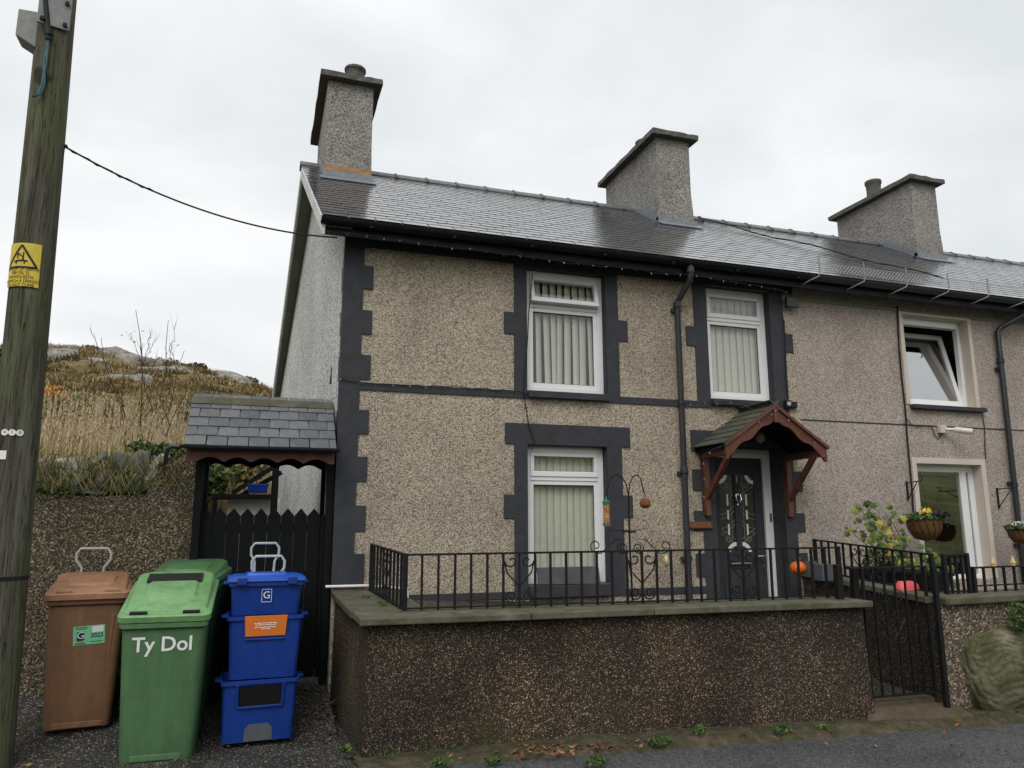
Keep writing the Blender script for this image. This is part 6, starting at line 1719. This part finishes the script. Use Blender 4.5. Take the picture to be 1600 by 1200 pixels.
# basket brackets and hanging baskets
def leaf_cloud(mm, c, rx, ry, rz, n_, size, shape=0.55, droop=0.0):
    c = Vector(c)
    for _ in range(n_):
        while True:
            v = Vector((random.uniform(-1, 1), random.uniform(-1, 1), random.uniform(-1, 1)))
            if 0.05 < v.length < 1: break
        v = v.normalized() * (v.length ** 0.6)
        p_ = c + Vector((v.x * rx, v.y * ry, v.z * rz))
        a_ = Vector((random.gauss(0, 1), random.gauss(0, 1), random.gauss(0, 0.6))).normalized()
        nrm_ = Vector((random.gauss(0, 0.6), random.gauss(-0.4, 0.6), random.gauss(0.5, 0.5))).normalized()
        b_ = nrm_.cross(a_)
        if b_.length < 0.1: continue
        b_.normalize(); a_ = b_.cross(nrm_).normalized(); s_ = size * random.uniform(0.6, 1.3)
        mm.face([p_ - a_ * s_, p_ - a_ * s_ * 0.2 + b_ * s_ * shape, p_ + a_ * s_ * 0.9 - nrm_ * s_ * 0.25, p_ - a_ * s_ * 0.2 - b_ * s_ * shape])
for k, (uc, vt, vb, yb_, ub, vb0, vb1, lab, lab2) in enumerate(((1444, 812, 845, -0.42, 1416, 752, 782, 'coir hanging basket with yellow pansies and purple leaves', 'small iron basket bracket on the wall left of the lower window'), (1596, 828, 850, -0.42, 1557, 762, 795, 'coir hanging basket of white flowers by the downpipe', 'small iron basket bracket on the wall right of the lower window'))):
    ctr = onY(uc, vt, yb_); rt = 0.205 if k == 0 else 0.16; dp = ctr.z - onY(uc, vb, yb_).z
    a = onY(ub, vb0, 0); b = onY(ub + 2, vb1, 0)
    br = thing('basket_bracket', lab2, 'bracket', (a.x, 0, b.z), 0, 'hanging basket brackets')
    m = MB(); m.box(a.x - 0.01, a.x + 0.01, -0.012, 0.004, b.z, a.z); obj('back_plate', m, M['iron'], br)
    tip = Vector((a.x + 0.02, -0.30, a.z - 0.03)); tip2 = Vector((ctr.x - 0.06, yb_, a.z))
    m = MB(); m.tube([(a.x, -0.01, a.z - 0.02), (ctr.x, yb_, a.z - 0.02)], 0.007, 6); m.tube([(a.x, -0.01, b.z + 0.02), (lerp(a.x, ctr.x, .8), yb_ * .8, a.z - 0.02)], 0.006, 6); m.tube(spiral((ctr.x, yb_, a.z + 0.01), 0.03, 0.03, rad(-90), rad(160), 10, (1, 0, 0), (0, 0, 1)), 0.006, 6); obj('arm', m, M['iron'], br)
    hb = thing('hanging_basket', lab, 'hanging basket', (ctr.x, yb_, ctr.z - dp), 0, 'hanging flower baskets')
    m = MB(); m.lathe([(rt * 0.15, -dp), (rt * 0.55, -dp * 0.9), (rt * 0.86, -dp * 0.5), (rt, 0.0), (rt * 0.9, 0.0), (rt * 0.5, -0.03)], ctr, 22); obj('liner', m, M['coir'], hb, smooth=50)
    m = MB()
    for q in range(16):
        a_ = 2 * math.pi * q / 16
        m.tube([ctr + Vector((rt * f_ * 1.02 * math.cos(a_ + g_), rt * f_ * 1.02 * math.sin(a_ + g_), z_)) for f_, z_, g_ in ((1.0, 0.0, 0), (0.88, -dp * 0.5, .2), (0.57, -dp * 0.92, .4))], 0.003, 4)
    m.tube([ctr + Vector((rt * 1.03 * math.cos(t), rt * 1.03 * math.sin(t), 0)) for t in [2 * math.pi * i / 24 for i in range(25)]], 0.004, 4); obj('wire_frame', m, M['iron'], hb)
    m = MB()
    for q in range(3):
        a_ = 2 * math.pi * q / 3 + 0.4; m.tube([ctr + Vector((rt * math.cos(a_), rt * math.sin(a_), 0)), Vector((ctr.x, yb_, a.z))], 0.002, 4)
    obj('chain', m, M['iron'], hb)
    m = MB(); leaf_cloud(m, ctr + Vector((-0.03, 0, 0.03)), rt * 1.05, rt * 1.0, 0.055, 170, 0.032); obj('foliage', m, M['green_leaf'], hb)
    if k == 0:
        m = MB(); leaf_cloud(m, ctr + Vector((0.11, -0.05, 0.05)), rt * 0.65, rt * 0.8, 0.05, 130, 0.035); obj('purple_foliage', m, M['purple_leaf'], hb)
        m = MB(); leaf_cloud(m, ctr + Vector((-0.03, -0.05, 0.10)), 0.09, 0.08, 0.05, 26, 0.024, 0.9); obj('flowers', m, M['yellow_flower'], hb)
    else:
        m = MB(); leaf_cloud(m, ctr + Vector((0, -0.05, 0.075)), rt * 0.95, rt * 0.9, 0.03, 110, 0.02, 0.95); obj('flowers', m, M['white_flower'], hb)

# ---- the ridged mossy boulder by the kerb
bc = onZ(1560, 1118, 0.03)
b = bmesh.new(); bmesh.ops.create_icosphere(b, subdivisions=6, radius=1.0)
q = MB(); vs = []
tl = onY(1570, 985, -2.30)
W_b = 0.52; Hh = tl.z * 0.5 + 0.02
ctr = Vector((onY(1580, 1050, -2.22).x + 0.08, -2.13, Hh - 0.03))
for v in b.verts:
    p_ = v.co.copy(); d = 1 + 0.16 * mnoise.noise(p_ * 1.4 + Vector((3, 0, 0))) + 0.09 * abs(mnoise.noise(p_ * 3.2)) + 0.025 * mnoise.noise(p_ * 11); p_ = p_ * d
    sq = 1.0 / max(0.62, max(abs(p_.x), abs(p_.z))) ** 0.35
    X, Y_, Zz = p_.x * W_b * sq, p_.y * 0.19, p_.z * Hh * sq
    wob = 0.035 * math.sin(X * 13 + 1.5 * math.sin(Zz * 4)) + 0.06 * mnoise.noise(Vector((X * 4, Zz * 4, 2)))
    Y_ += -0.020 * (abs(math.sin((Zz + wob) * 58)) ** 0.6) * (0.55 + 0.45 * mnoise.noise(Vector((X * 3, Zz * 3, 7)))) if p_.y < 0.1 else 0
    vs.append(ctr + Vector((X, Y_, Zz)))
q.add(vs, [tuple(v.index for v in f.verts) for f in b.faces]); b.free()
tag(obj('boulder', q, M['boulder'], smooth=70), 'large green mossy boulder with wavy ridges beside the road', 'boulder')
# ================================================================== plants
def branchy(mm, base, tip, r, depth, spread):
    base = Vector(base); tip = Vector(tip); n_ = 6; pts = []
    for i in range(n_ + 1):
        t = i / n_; pts.append(base.lerp(tip, t) + Vector((random.gauss(0, 1), random.gauss(0, 1), 0)) * (tip - base).length * 0.018 * (1 if 0 < i < n_ else 0))
    mm.tube(pts, [lerp(r, r * 0.35, i / n_) for i in range(n_ + 1)], 5, False)
    if depth > 0:
        for _ in range(random.randint(3, 5)):
            i = random.randint(2, n_ - 1); L_ = (tip - base).length * random.uniform(0.2, 0.38)
            d_ = ((tip - base).normalized() + Vector((random.uniform(-1, 1), random.uniform(-1, 1), random.uniform(0.0, 0.3))) * spread).normalized()
            branchy(mm, pts[i], pts[i] + d_ * L_, r * 0.5, depth - 1, spread)
# saplings on the bank
for k, (ub, vb, ut, vt, y_, lab) in enumerate(((222, 690, 158, 528, 2.6, 'bare reddish sapling leaning left on the grassy bank'), (228, 690, 212, 484, 2.4, 'tallest bare whip of a sapling on the grassy bank'), (243, 685, 222, 536, 2.9, 'thin bare sapling between the taller whips'), (253, 690, 263, 500, 2.7, 'straight bare sapling nearest the gate canopy'), (232, 688, 288, 548, 3.2, 'bare sapling leaning towards the gate canopy'), (212, 688, 190, 560, 2.2, 'low twiggy sapling on the bank behind the loose stones'))):
    a = onY(ub, vb, y_); t_ = onY(ut, vt, y_); a.z = hill_z(a.x, y_) - 0.05
    t = thing('sapling', lab, 'sapling', a, 0, 'bare saplings on the bank')
    m = MB(); branchy(m, a, t_, 0.009, 2, 0.7); obj('stem', m, M['twig'], t)
    m = MB()
    for _ in range(22):
        f_ = random.uniform(0.25, 0.9); p_ = a.lerp(t_, f_) + Vector((random.uniform(-.16, .16), random.uniform(-.16, .16), random.uniform(-.1, .1))); leaf_cloud(m, p_, 0.03, 0.03, 0.03, 1, 0.015)
    obj('leaves', m, M['heather'], t)
# tall dry grass on the bank
def blade_field(name, label, cat, n_, region, hmin, hmax, wd, mat, lean, dens=None, curl=0.35):
    m = MB(); c_ = 0
    while c_ < n_:
        x = random.uniform(region[0], region[1]); y = region[2] + (region[3] - region[2]) * random.random() ** 1.5
        if x > -0.72 and y < 7.5: continue
        if dens and mnoise.noise(Vector((x * dens, y * dens, 4))) < random.uniform(-0.5, 0.4): continue
        z = hill_z(x, y); h = random.uniform(hmin, hmax) * (0.8 + 0.5 * mnoise.noise(Vector((x * 1.1, y * 1.1, 7)))); a_ = random.uniform(0, 2 * math.pi)
        l_ = Vector((math.cos(a_), math.sin(a_), 0)) * (h * random.uniform(0, lean)) + Vector((0.05 * h, 0, 0))
        sd = Vector((math.cos(a_ + 1.57), math.sin(a_ + 1.57), 0)) * wd * random.uniform(0.6, 1.4)
        b0 = Vector((x, y, z - 0.03)); b1 = b0 + l_ * 0.35 + Vector((0, 0, h * 0.6)); b2 = b0 + l_ + Vector((0, 0, h * (1 - curl * random.random())))
        r_ = random.random()
        m.face([b0 - sd, b0 + sd, b1 + sd * 0.8, b1 - sd * 0.8], r_); m.face([b1 - sd * 0.8, b1 + sd * 0.8, b2], r_)
        c_ += 1
    o = obj(name, m, mat)
    return tag(o, label, cat, None, 'stuff')
blade_field('dry_grass', 'tall straw-coloured grass on the bank above the boundary wall', 'grass', 24000, (-5.5, -0.6, 0.42, 9.0), 0.18, 0.66, 0.0055, M['straw'], 0.5, 0.9)
blade_field('green_grass', 'green grass mixed along the top of the boundary wall', 'grass', 4200, (-4.5, -0.72, 0.36, 2.4), 0.10, 0.38, 0.006, M['green_leaf'], 0.8, 0.9, 0.5)
# coarse grass spilling over the loose stones
m = MB()
for _ in range(1300):
    x = random.uniform(-2.3, -0.75); y = random.uniform(LWY - 0.02, LWY + 0.32); z = random.uniform(1.93, 2.12)
    if mnoise.noise(Vector((x * 2.2, 3, 4))) < random.uniform(-0.5, 0.5): continue
    h = random.uniform(0.12, 0.34); a_ = random.uniform(3.3, 6.1); r_ = random.random() * 0.7; sd = Vector((0.0028, 0.0006, 0)); b0 = Vector((x, y, z))
    b1 = b0 + Vector((math.cos(a_) * h * .3, math.sin(a_) * h * .25, h * .55)); b2 = b1 + Vector((math.cos(a_) * h * .5, math.sin(a_) * h * .35, -h * random.uniform(-.2, .6)))
    m.face([b0 - sd, b0 + sd, b1 + sd, b1 - sd], r_); m.face([b1 - sd, b1 + sd, b2], r_)
tag(obj('coarse_grass', m, M['straw']), 'coarse drooping grass growing between the loose wall-top stones', 'grass', None, 'stuff')
m = MB()
for _ in range(46):
    x = random.uniform(-2.2, -0.8); leaf_cloud(m, (x, LWY + random.uniform(-.04, .25), 1.93 + random.uniform(0, .16)), 0.08, 0.05, 0.06, 26, 0.022)
tag(obj('wall_top_creeper', m, M['green_leaf']), 'low green creeper spreading between the loose wall-top stones', 'creeper', None, 'stuff')
m = MB()
for _ in range(2600):
    x = random.uniform(-2.4, -0.72); y = random.uniform(LWY - 0.05, LWY + 0.4); z = random.uniform(1.93, 2.2)
    if mnoise.noise(Vector((x * 2.6, 9, 4))) < random.uniform(-0.7, 0.5): continue
    h = random.uniform(0.10, 0.30); a_ = random.uniform(3.2, 6.2); r_ = random.random(); sd = Vector((0.0032, 0.0006, 0)); b0 = Vector((x, y, z))
    b1 = b0 + Vector((math.cos(a_) * h * .25, math.sin(a_) * h * .2, h * .6)); b2 = b1 + Vector((math.cos(a_) * h * .55, math.sin(a_) * h * .3, -h * random.uniform(-.1, .9)))
    m.face([b0 - sd, b0 + sd, b1 + sd, b1 - sd], r_); m.face([b1 - sd, b1 + sd, b2], r_)
tag(obj('spilling_grass', m, leafy('yellow_green_grass', [(0.0, (0.045, 0.065, 0.02)), (0.5, (0.12, 0.13, 0.04)), (1.0, (0.26, 0.23, 0.09))])), 'yellow-green grass spilling over the top of the boundary wall', 'grass', None, 'stuff')
# feathery seed heads
m = MB()
for _ in range(650):
    x = random.uniform(-4.2, -0.75); y = random.uniform(1.0, 5.0)
    if mnoise.noise(Vector((x * 0.8, y * 0.8, 9))) < -0.1: continue
    z = hill_z(x, y); h = random.uniform(0.55, 1.0); p_ = Vector((x, y, z)); tp_ = p_ + Vector((random.gauss(0.04, 0.05), random.gauss(0, 0.05), h)); r_ = random.random()
    sd = Vector((0.003, 0, 0)); m.face([p_ - sd, p_ + sd, tp_], r_)
    for q in range(16):
        c_ = p_.lerp(tp_, random.uniform(0.62, 1.0)); d_ = Vector((random.gauss(0, 0.015), random.gauss(0, 0.015), 0.035)); s2 = Vector((0.005, 0.002, 0)); m.face([c_ - s2, c_ + s2, c_ + d_], r_)
tag(obj('seed_heads', m, M['seed']), 'pale feathery grass seed heads on the bank', 'grass', None, 'stuff')
# rock outcrops near the crest
ROCKS = []
for i, (u, v, y_, wpx, hpx, lab, pale) in enumerate(((205, 578, 33.5, 74, 36, 'broad pale grey rock outcrop near the hill crest', 0), (255, 592, 31, 60, 22, 'low grey rock shelf right of the broad outcrop', 0), (140, 606, 27, 26, 16, 'small pale boulder lower on the hillside', 0), (110, 556, 35.0, 46, 14, 'thin rock ledge on the crest near the pole', 0), (360, 597, 33, 44, 13, 'grey rock ledge on the crest above the gate canopy', 0), (168, 624, 22, 26, 14, 'small lichened boulder below the broad outcrop', 1), (128, 552, 36, 30, 9, 'little grey slab poking out of the crest', 0), (95, 590, 29, 40, 16, 'grey bedrock step showing through the turf near the pole', 0), (225, 612, 25, 34, 14, 'grey rock nose behind the bare saplings', 0), (318, 606, 29, 30, 10, 'small grey ledge half sunk in heather', 0))):
    p_ = onY(u, v, y_); zg = hill_z(p_.x, y_); s_ = (p_ - CAM).dot(fwd) / FPX
    o = facet_rock('rock_outcrop', (p_.x, y_ + 0.3, max(zg, p_.z - 0.1) - hpx * s_ * 0.12), (wpx * s_ * 0.88, 1.8, hpx * s_ * 0.85), i + 20, M['rock'], None, 5, 18, 0.10, (random.uniform(0.1, .4), random.uniform(0.05, .25), random.uniform(-.4, .4)), 0.05)
    ROCKS.append((p_.x, y_, wpx * s_ * 0.55))
    tag(o, lab, 'rock', 'rock outcrops on the hill')
# heather, bracken and tussocks over the hill
m = MB()
for _ in range(17000):
    y = 6.0 + 31 * random.random() ** 0.9; x = random.uniform(-26, 6) * (y + 8) / 36
    if x > -0.7 and y < 8: continue
    if random.random() < 0.8 and any(abs(x - rx_) < rw_ * 0.85 and -2.2 < y - ry_ < 0.8 for rx_, ry_, rw_ in ROCKS): continue
    nz_ = mnoise.noise(Vector((x * 0.25, y * 0.25, 6)))
    if nz_ < random.uniform(-1.0, -0.1): continue
    z = hill_z(x, y); R_ = random.uniform(0.08, 0.22) * (0.6 + y / 36); base = 0.5 + 0.9 * mnoise.noise(Vector((x * 0.33, y * 0.33, 12)))
    for q in range(13):
        a_ = random.uniform(0, 6.28); d_ = Vector((math.cos(a_) * R_ * .7, math.sin(a_) * R_ * .7, R_ * random.uniform(0.4, 1.1))); c_ = Vector((x, y, z - 0.04)) + Vector((random.gauss(0, R_ * .4), random.gauss(0, R_ * .4), 0))
        sd = Vector((math.cos(a_ + 1.57), math.sin(a_ + 1.57), 0)) * R_ * 0.10
        m.face([c_ - sd, c_ + sd, c_ + d_], min(1, max(0, base + random.uniform(-0.22, 0.22))))
tag(obj('heather', m, M['heather']), 'brown heather and bracken tussocks covering the hillside', 'heather', None, 'stuff')
# shrubs on the skyline and in the bank
def shrub(label, u, v, y_, w_, h_, n_, mat, size, name='shrub', cat='shrub', stem=True):
    p_ = onY(u, v, y_); zg = hill_z(p_.x, y_) - 0.05
    t = thing(name, label, cat, (p_.x, y_, zg))
    m = MB(); 
    for q in range(5):
        leaf_cloud(m, (p_.x + random.uniform(-.4, .4) * w_, y_ + random.uniform(-.3, .3) * w_, max(zg + 0.15, p_.z) + random.uniform(-.25, .35) * h_), w_ * 0.45, w_ * 0.4, h_ * 0.4, n_ // 5, size)
    obj('crown', m, mat, t)
    m = MB()
    for q in range(5):
        a_ = random.uniform(0, 6.28); m.tube([(p_.x, y_, zg - 0.05), (p_.x + math.cos(a_) * w_ * 0.4, y_ + math.sin(a_) * w_ * 0.3, max(zg + 0.2, p_.z) + h_ * 0.2)], [0.02, 0.006], 5)
    obj('stem', m, M['twig'], t)
    return t
shrub('dark heather bush on the skyline beside the cottage gable', 392, 604, 36, 1.0, 0.5, 500, M['heather'], 0.10)
shrub('purple-brown heather bush on the skyline above the gate canopy', 300, 572, 36, 1.1, 0.45, 500, M['purple_leaf'], 0.09)
shrub('small dark bush on the crest near the pole', 140, 549, 36, 0.7, 0.35, 300, M['heather'], 0.09)
shrub('wide dark bush on the crest above the pale outcrop', 250, 570, 36, 1.6, 0.35, 500, M['heather'], 0.09)
shrub('orange-leaved bush low on the hillside near the pole', 85, 612, 12, 0.40, 0.34, 130, M['orange_leaf'], 0.05)
shrub('small yellow-orange leaved bush in the middle of the bank', 134, 634, 8, 0.22, 0.16, 60, M['orange_leaf'], 0.04)
shrub('glossy green bush at the wall top beside the pole', 74, 752, 0.52, 0.26, 0.18, 260, M['green_leaf'], 0.04)
shrub('green leafy bush behind the loose stones by the canopy pipe', 250, 708, 0.75, 0.42, 0.16, 380, M['green_leaf'], 0.035)
shrub('green bush in the bank below the saplings', 118, 640, 7.0, 0.7, 0.3, 240, M['green_leaf'], 0.05)
shrub('fern-like green plant in the yard behind the gate', 334, 752, 5.0, 0.5, 0.55, 420, M['green_leaf'], 0.06)
shrub('brown bracken clump above the yard wall', 384, 738, 6.2, 0.9, 0.4, 420, M['heather'], 0.07)
# dark tree behind the pole
t_ = onY(2, 560, 16)
dt = thing('evergreen_tree', 'dark evergreen tree half hidden behind the telegraph pole', 'tree', (t_.x - 0.5, 16, hill_z(t_.x, 16)))
m = MB(); zt_ = onY(5, 512, 16).z; zg = hill_z(t_.x, 16)
for q in range(26):
    f_ = random.random(); rr_ = 1.1 * (1 - f_ * 0.75); a_ = random.uniform(0, 6.28)
    leaf_cloud(m, (t_.x - 0.75 + math.cos(a_) * rr_ * 0.55, 16 + math.sin(a_) * rr_ * 0.5, lerp(zg + 0.4, zt_ - 0.2, f_)), 0.45, 0.45, 0.35, 150, 0.10)
obj('crown', m, M['dark_leaf'], dt)
m = MB(); m.tube([(t_.x - 0.75, 16, zg - 0.2), (t_.x - 0.75, 16, zt_ - 0.4)], [0.12, 0.03], 8); obj('trunk', m, M['bark'], dt)
# vine / nasturtium by the path railing
vb_ = Vector((6.62, -0.75, 0.80))
vp_ = thing('climbing_vine', 'yellowing green climbing vine growing up behind the path railing', 'vine', vb_)
m = MB(); lv = MB()
def vleaf(mm, p_, s_):
    a_ = random.uniform(-0.7, 0.7); nrm_ = Vector((random.gauss(-0.3, .4), -1, random.gauss(0.35, .4))).normalized(); up_ = Vector((random.gauss(0, .4), 0, 1)); rt_ = up_.cross(nrm_).normalized(); up_ = nrm_.cross(rt_).normalized()
    pts = [(0, -0.5), (0.45, -0.75), (0.55, -0.2), (1.0, 0.05), (0.6, 0.35), (0.45, 0.8), (0, 0.7), (-0.45, 0.8), (-0.6, 0.35), (-1.0, 0.05), (-0.55, -0.2), (-0.45, -0.75)]
    c_ = p_ + nrm_ * 0.012 * s_ / 0.05; r_ = random.random(); Q = [p_ + rt_ * x_ * s_ + up_ * y_ * s_ for x_, y_ in pts]
    for i in range(12): mm.face([c_, Q[i], Q[(i + 1) % 12]], r_)
for (ut, vt) in ((1340, 792), (1352, 800), (1362, 803), (1378, 800), (1386, 812), (1332, 830), (1366, 830), (1394, 850), (1400, 868), (1440, 858), (1420, 880), (1456, 870), (1478, 905), (1347, 850), (1410, 890), (1380, 880), (1465, 890)):
    tip = onY(ut, vt, -0.75 + random.uniform(-0.25, 0.25)); P_ = []
    b0 = vb_ + Vector((random.uniform(-.25, .55) if ut < 1400 else random.uniform(0.3, 0.9), random.uniform(-.1, .1), 0))
    for i in range(8):
        t = i / 7; P_.append(b0.lerp(tip, t) + Vector((0.04 * math.sin(t * 5 + ut), 0.03 * math.cos(t * 4), 0)))
    m.tube(P_, [lerp(0.006, 0.003, i / 7) for i in range(8)], 5, False)
    for i in range(2, 8):
        for _ in range(4): vleaf(lv, P_[i] + Vector((random.gauss(0, .06), random.gauss(0, .06), random.gauss(0, .04))), random.uniform(0.026, 0.06))
obj('stems', m, M['twig'], vp_); obj('leaves', lv, M['vine_leaf'], vp_)
# ivy tuft on the wall right of the boulder, moss ferns at the gate foot, weeds along the kerb
def weed(label, p_, w_, h_, n_, mat='green_leaf', size=0.02, name='weed'):
    m = MB(); leaf_cloud(m, (p_[0], p_[1], p_[2] + h_ * 0.5), w_, w_ * 0.6, h_ * 0.55, n_, size)
    for _ in range(12):
        a_ = random.uniform(0, 6.28); sd = Vector((0.004, 0, 0)); b_ = Vector((p_[0] + random.gauss(0, w_ * .4), p_[1], p_[2] - 0.01)); m.face([b_ - sd, b_ + sd, b_ + Vector((math.cos(a_) * w_ * .6, math.sin(a_) * w_ * .3, h_ * 1.3))])
    return tag(obj(name, m, M[mat]), label, 'weed', 'weeds along the wall foot')
p_ = onY(1594, 968, -2.30); weed('ivy tuft hanging over the boulder', (p_.x, -2.30, p_.z - 0.08), 0.12, 0.22, 160, size=0.03, name='ivy')
p_ = onZ(1372, 1068, 0.19); weed('fern tuft growing behind the foot of the iron gate', (5.16, -1.9, 0.2), 0.07, 0.13, 70)
for (u, v, w_, h_, lab) in ((543, 1172, 0.05, 0.06, 'small weed at the corner of the garden wall'), (1222, 1143, 0.09, 0.07, 'bright green weed clump beside a wall drain hole'), (1285, 1138, 0.06, 0.05, 'weed tuft near the end of the garden wall'), (1094, 1150, 0.06, 0.10, 'grassy weed tuft in the middle of the wall foot'), (1030, 1160, 0.10, 0.06, 'spreading green weed patch along the wall foot'), (690, 1190, 0.08, 0.04, 'low weed under the left half of the garden wall'), (930, 1188, 0.09, 0.04, 'weed among fallen leaves on the kerb'), (770, 1186, 0.06, 0.03, 'tiny weed cluster left of the fallen leaves')):
    q_ = onZ(u, v, 0.07); weed(lab, (q_.x, min(q_.y, wall_y(q_.x) - 0.02) if q_.x > 0.8 else q_.y, 0.05), w_, h_, 60)
for (x_, y_, u) in ((0.95, -0.5, 0), (1.02, -1.05, 1)):
    m = MB(); leaf_cloud(m, (x_, y_, 1.035), 0.05, 0.06, 0.012, 60, 0.012); tag(obj('moss_cushion', m, M['green_leaf']), ['moss cushion on the side coping near the railing post', 'moss cushion on the side coping near the wall corner'][u], 'moss')
# moss and short grass in the crack between wall and kerb
m = MB()
for _ in range(1500):
    x = random.uniform(0.85, 6.6)
    if mnoise.noise(Vector((x * 1.9, 0, 31))) < random.uniform(-0.3, 0.55): continue
    y = (wall_y(x) if x < 5.0 else -2.2) - abs(random.gauss(0.01, 0.05)); h = random.uniform(0.015, 0.07); a_ = random.uniform(0, 6.28); sd = Vector((math.cos(a_), math.sin(a_), 0)) * 0.003
    b0 = Vector((x, y, 0.05)); m.face([b0 - sd, b0 + sd, b0 + Vector((random.gauss(0, h * .4), random.gauss(0, h * .4), h))])
tag(obj('verge_grass', m, M['green_leaf']), 'short sparse grass in the crack along the wall foot', 'grass', None, 'stuff')
# fallen leaves
m = MB()
def fallen(x_, y_, z_, s_):
    a_ = random.uniform(0, 6.28); c_ = Vector((x_, y_, z_ + 0.008)); r_ = random.random(); d1 = Vector((math.cos(a_), math.sin(a_), random.uniform(-.2, .4))) * s_; d2_ = Vector((-math.sin(a_), math.cos(a_), random.uniform(-.3, .3))) * s_ * 0.6
    m.face([c_ - d1, c_ + d2_, c_ + d1 + Vector((0, 0, s_ * .3))], r_); m.face([c_ - d1, c_ + d1 + Vector((0, 0, s_ * .3)), c_ - d2_], r_)
for _ in range(110):
    x_ = random.gauss(2.2, 0.35); fallen(x_, road_y(x_) + random.uniform(-0.08, 0.22), 0.06, random.uniform(0.012, 0.032))
for _ in range(120):
    x_ = random.uniform(1.2, 6.8); fallen(x_, road_y(x_) + random.gauss(0.05, 0.2), 0.065, random.uniform(0.010, 0.026))
for _ in range(40):
    x_ = random.uniform(1.5, 6.8); fallen(x_, road_y(x_) - random.uniform(0.1, 1.4), 0.024, random.uniform(0.010, 0.024))
for _ in range(70):
    x_ = random.uniform(0.40, 0.72); y_ = random.uniform(-1.2, 0.0); fallen(x_, y_, ground_z(x_, y_) + 0.01, random.uniform(0.012, 0.03))
for _ in range(70):
    x_ = random.uniform(-2.3, -1.2); y_ = random.uniform(-1.4, 0.0); fallen(x_, y_, ground_z(x_, y_) + 0.01, random.uniform(0.012, 0.03))
for _ in range(50):
    x_ = random.uniform(-1.0, 0.8); y_ = random.uniform(-2.2, -0.9); fallen(x_, y_, 0.02, random.uniform(0.010, 0.022))
tag(obj('fallen_leaves', m, M['brown_leaf']), 'scattered brown fallen leaves along the kerb and bins', 'leaves', None, 'stuff')
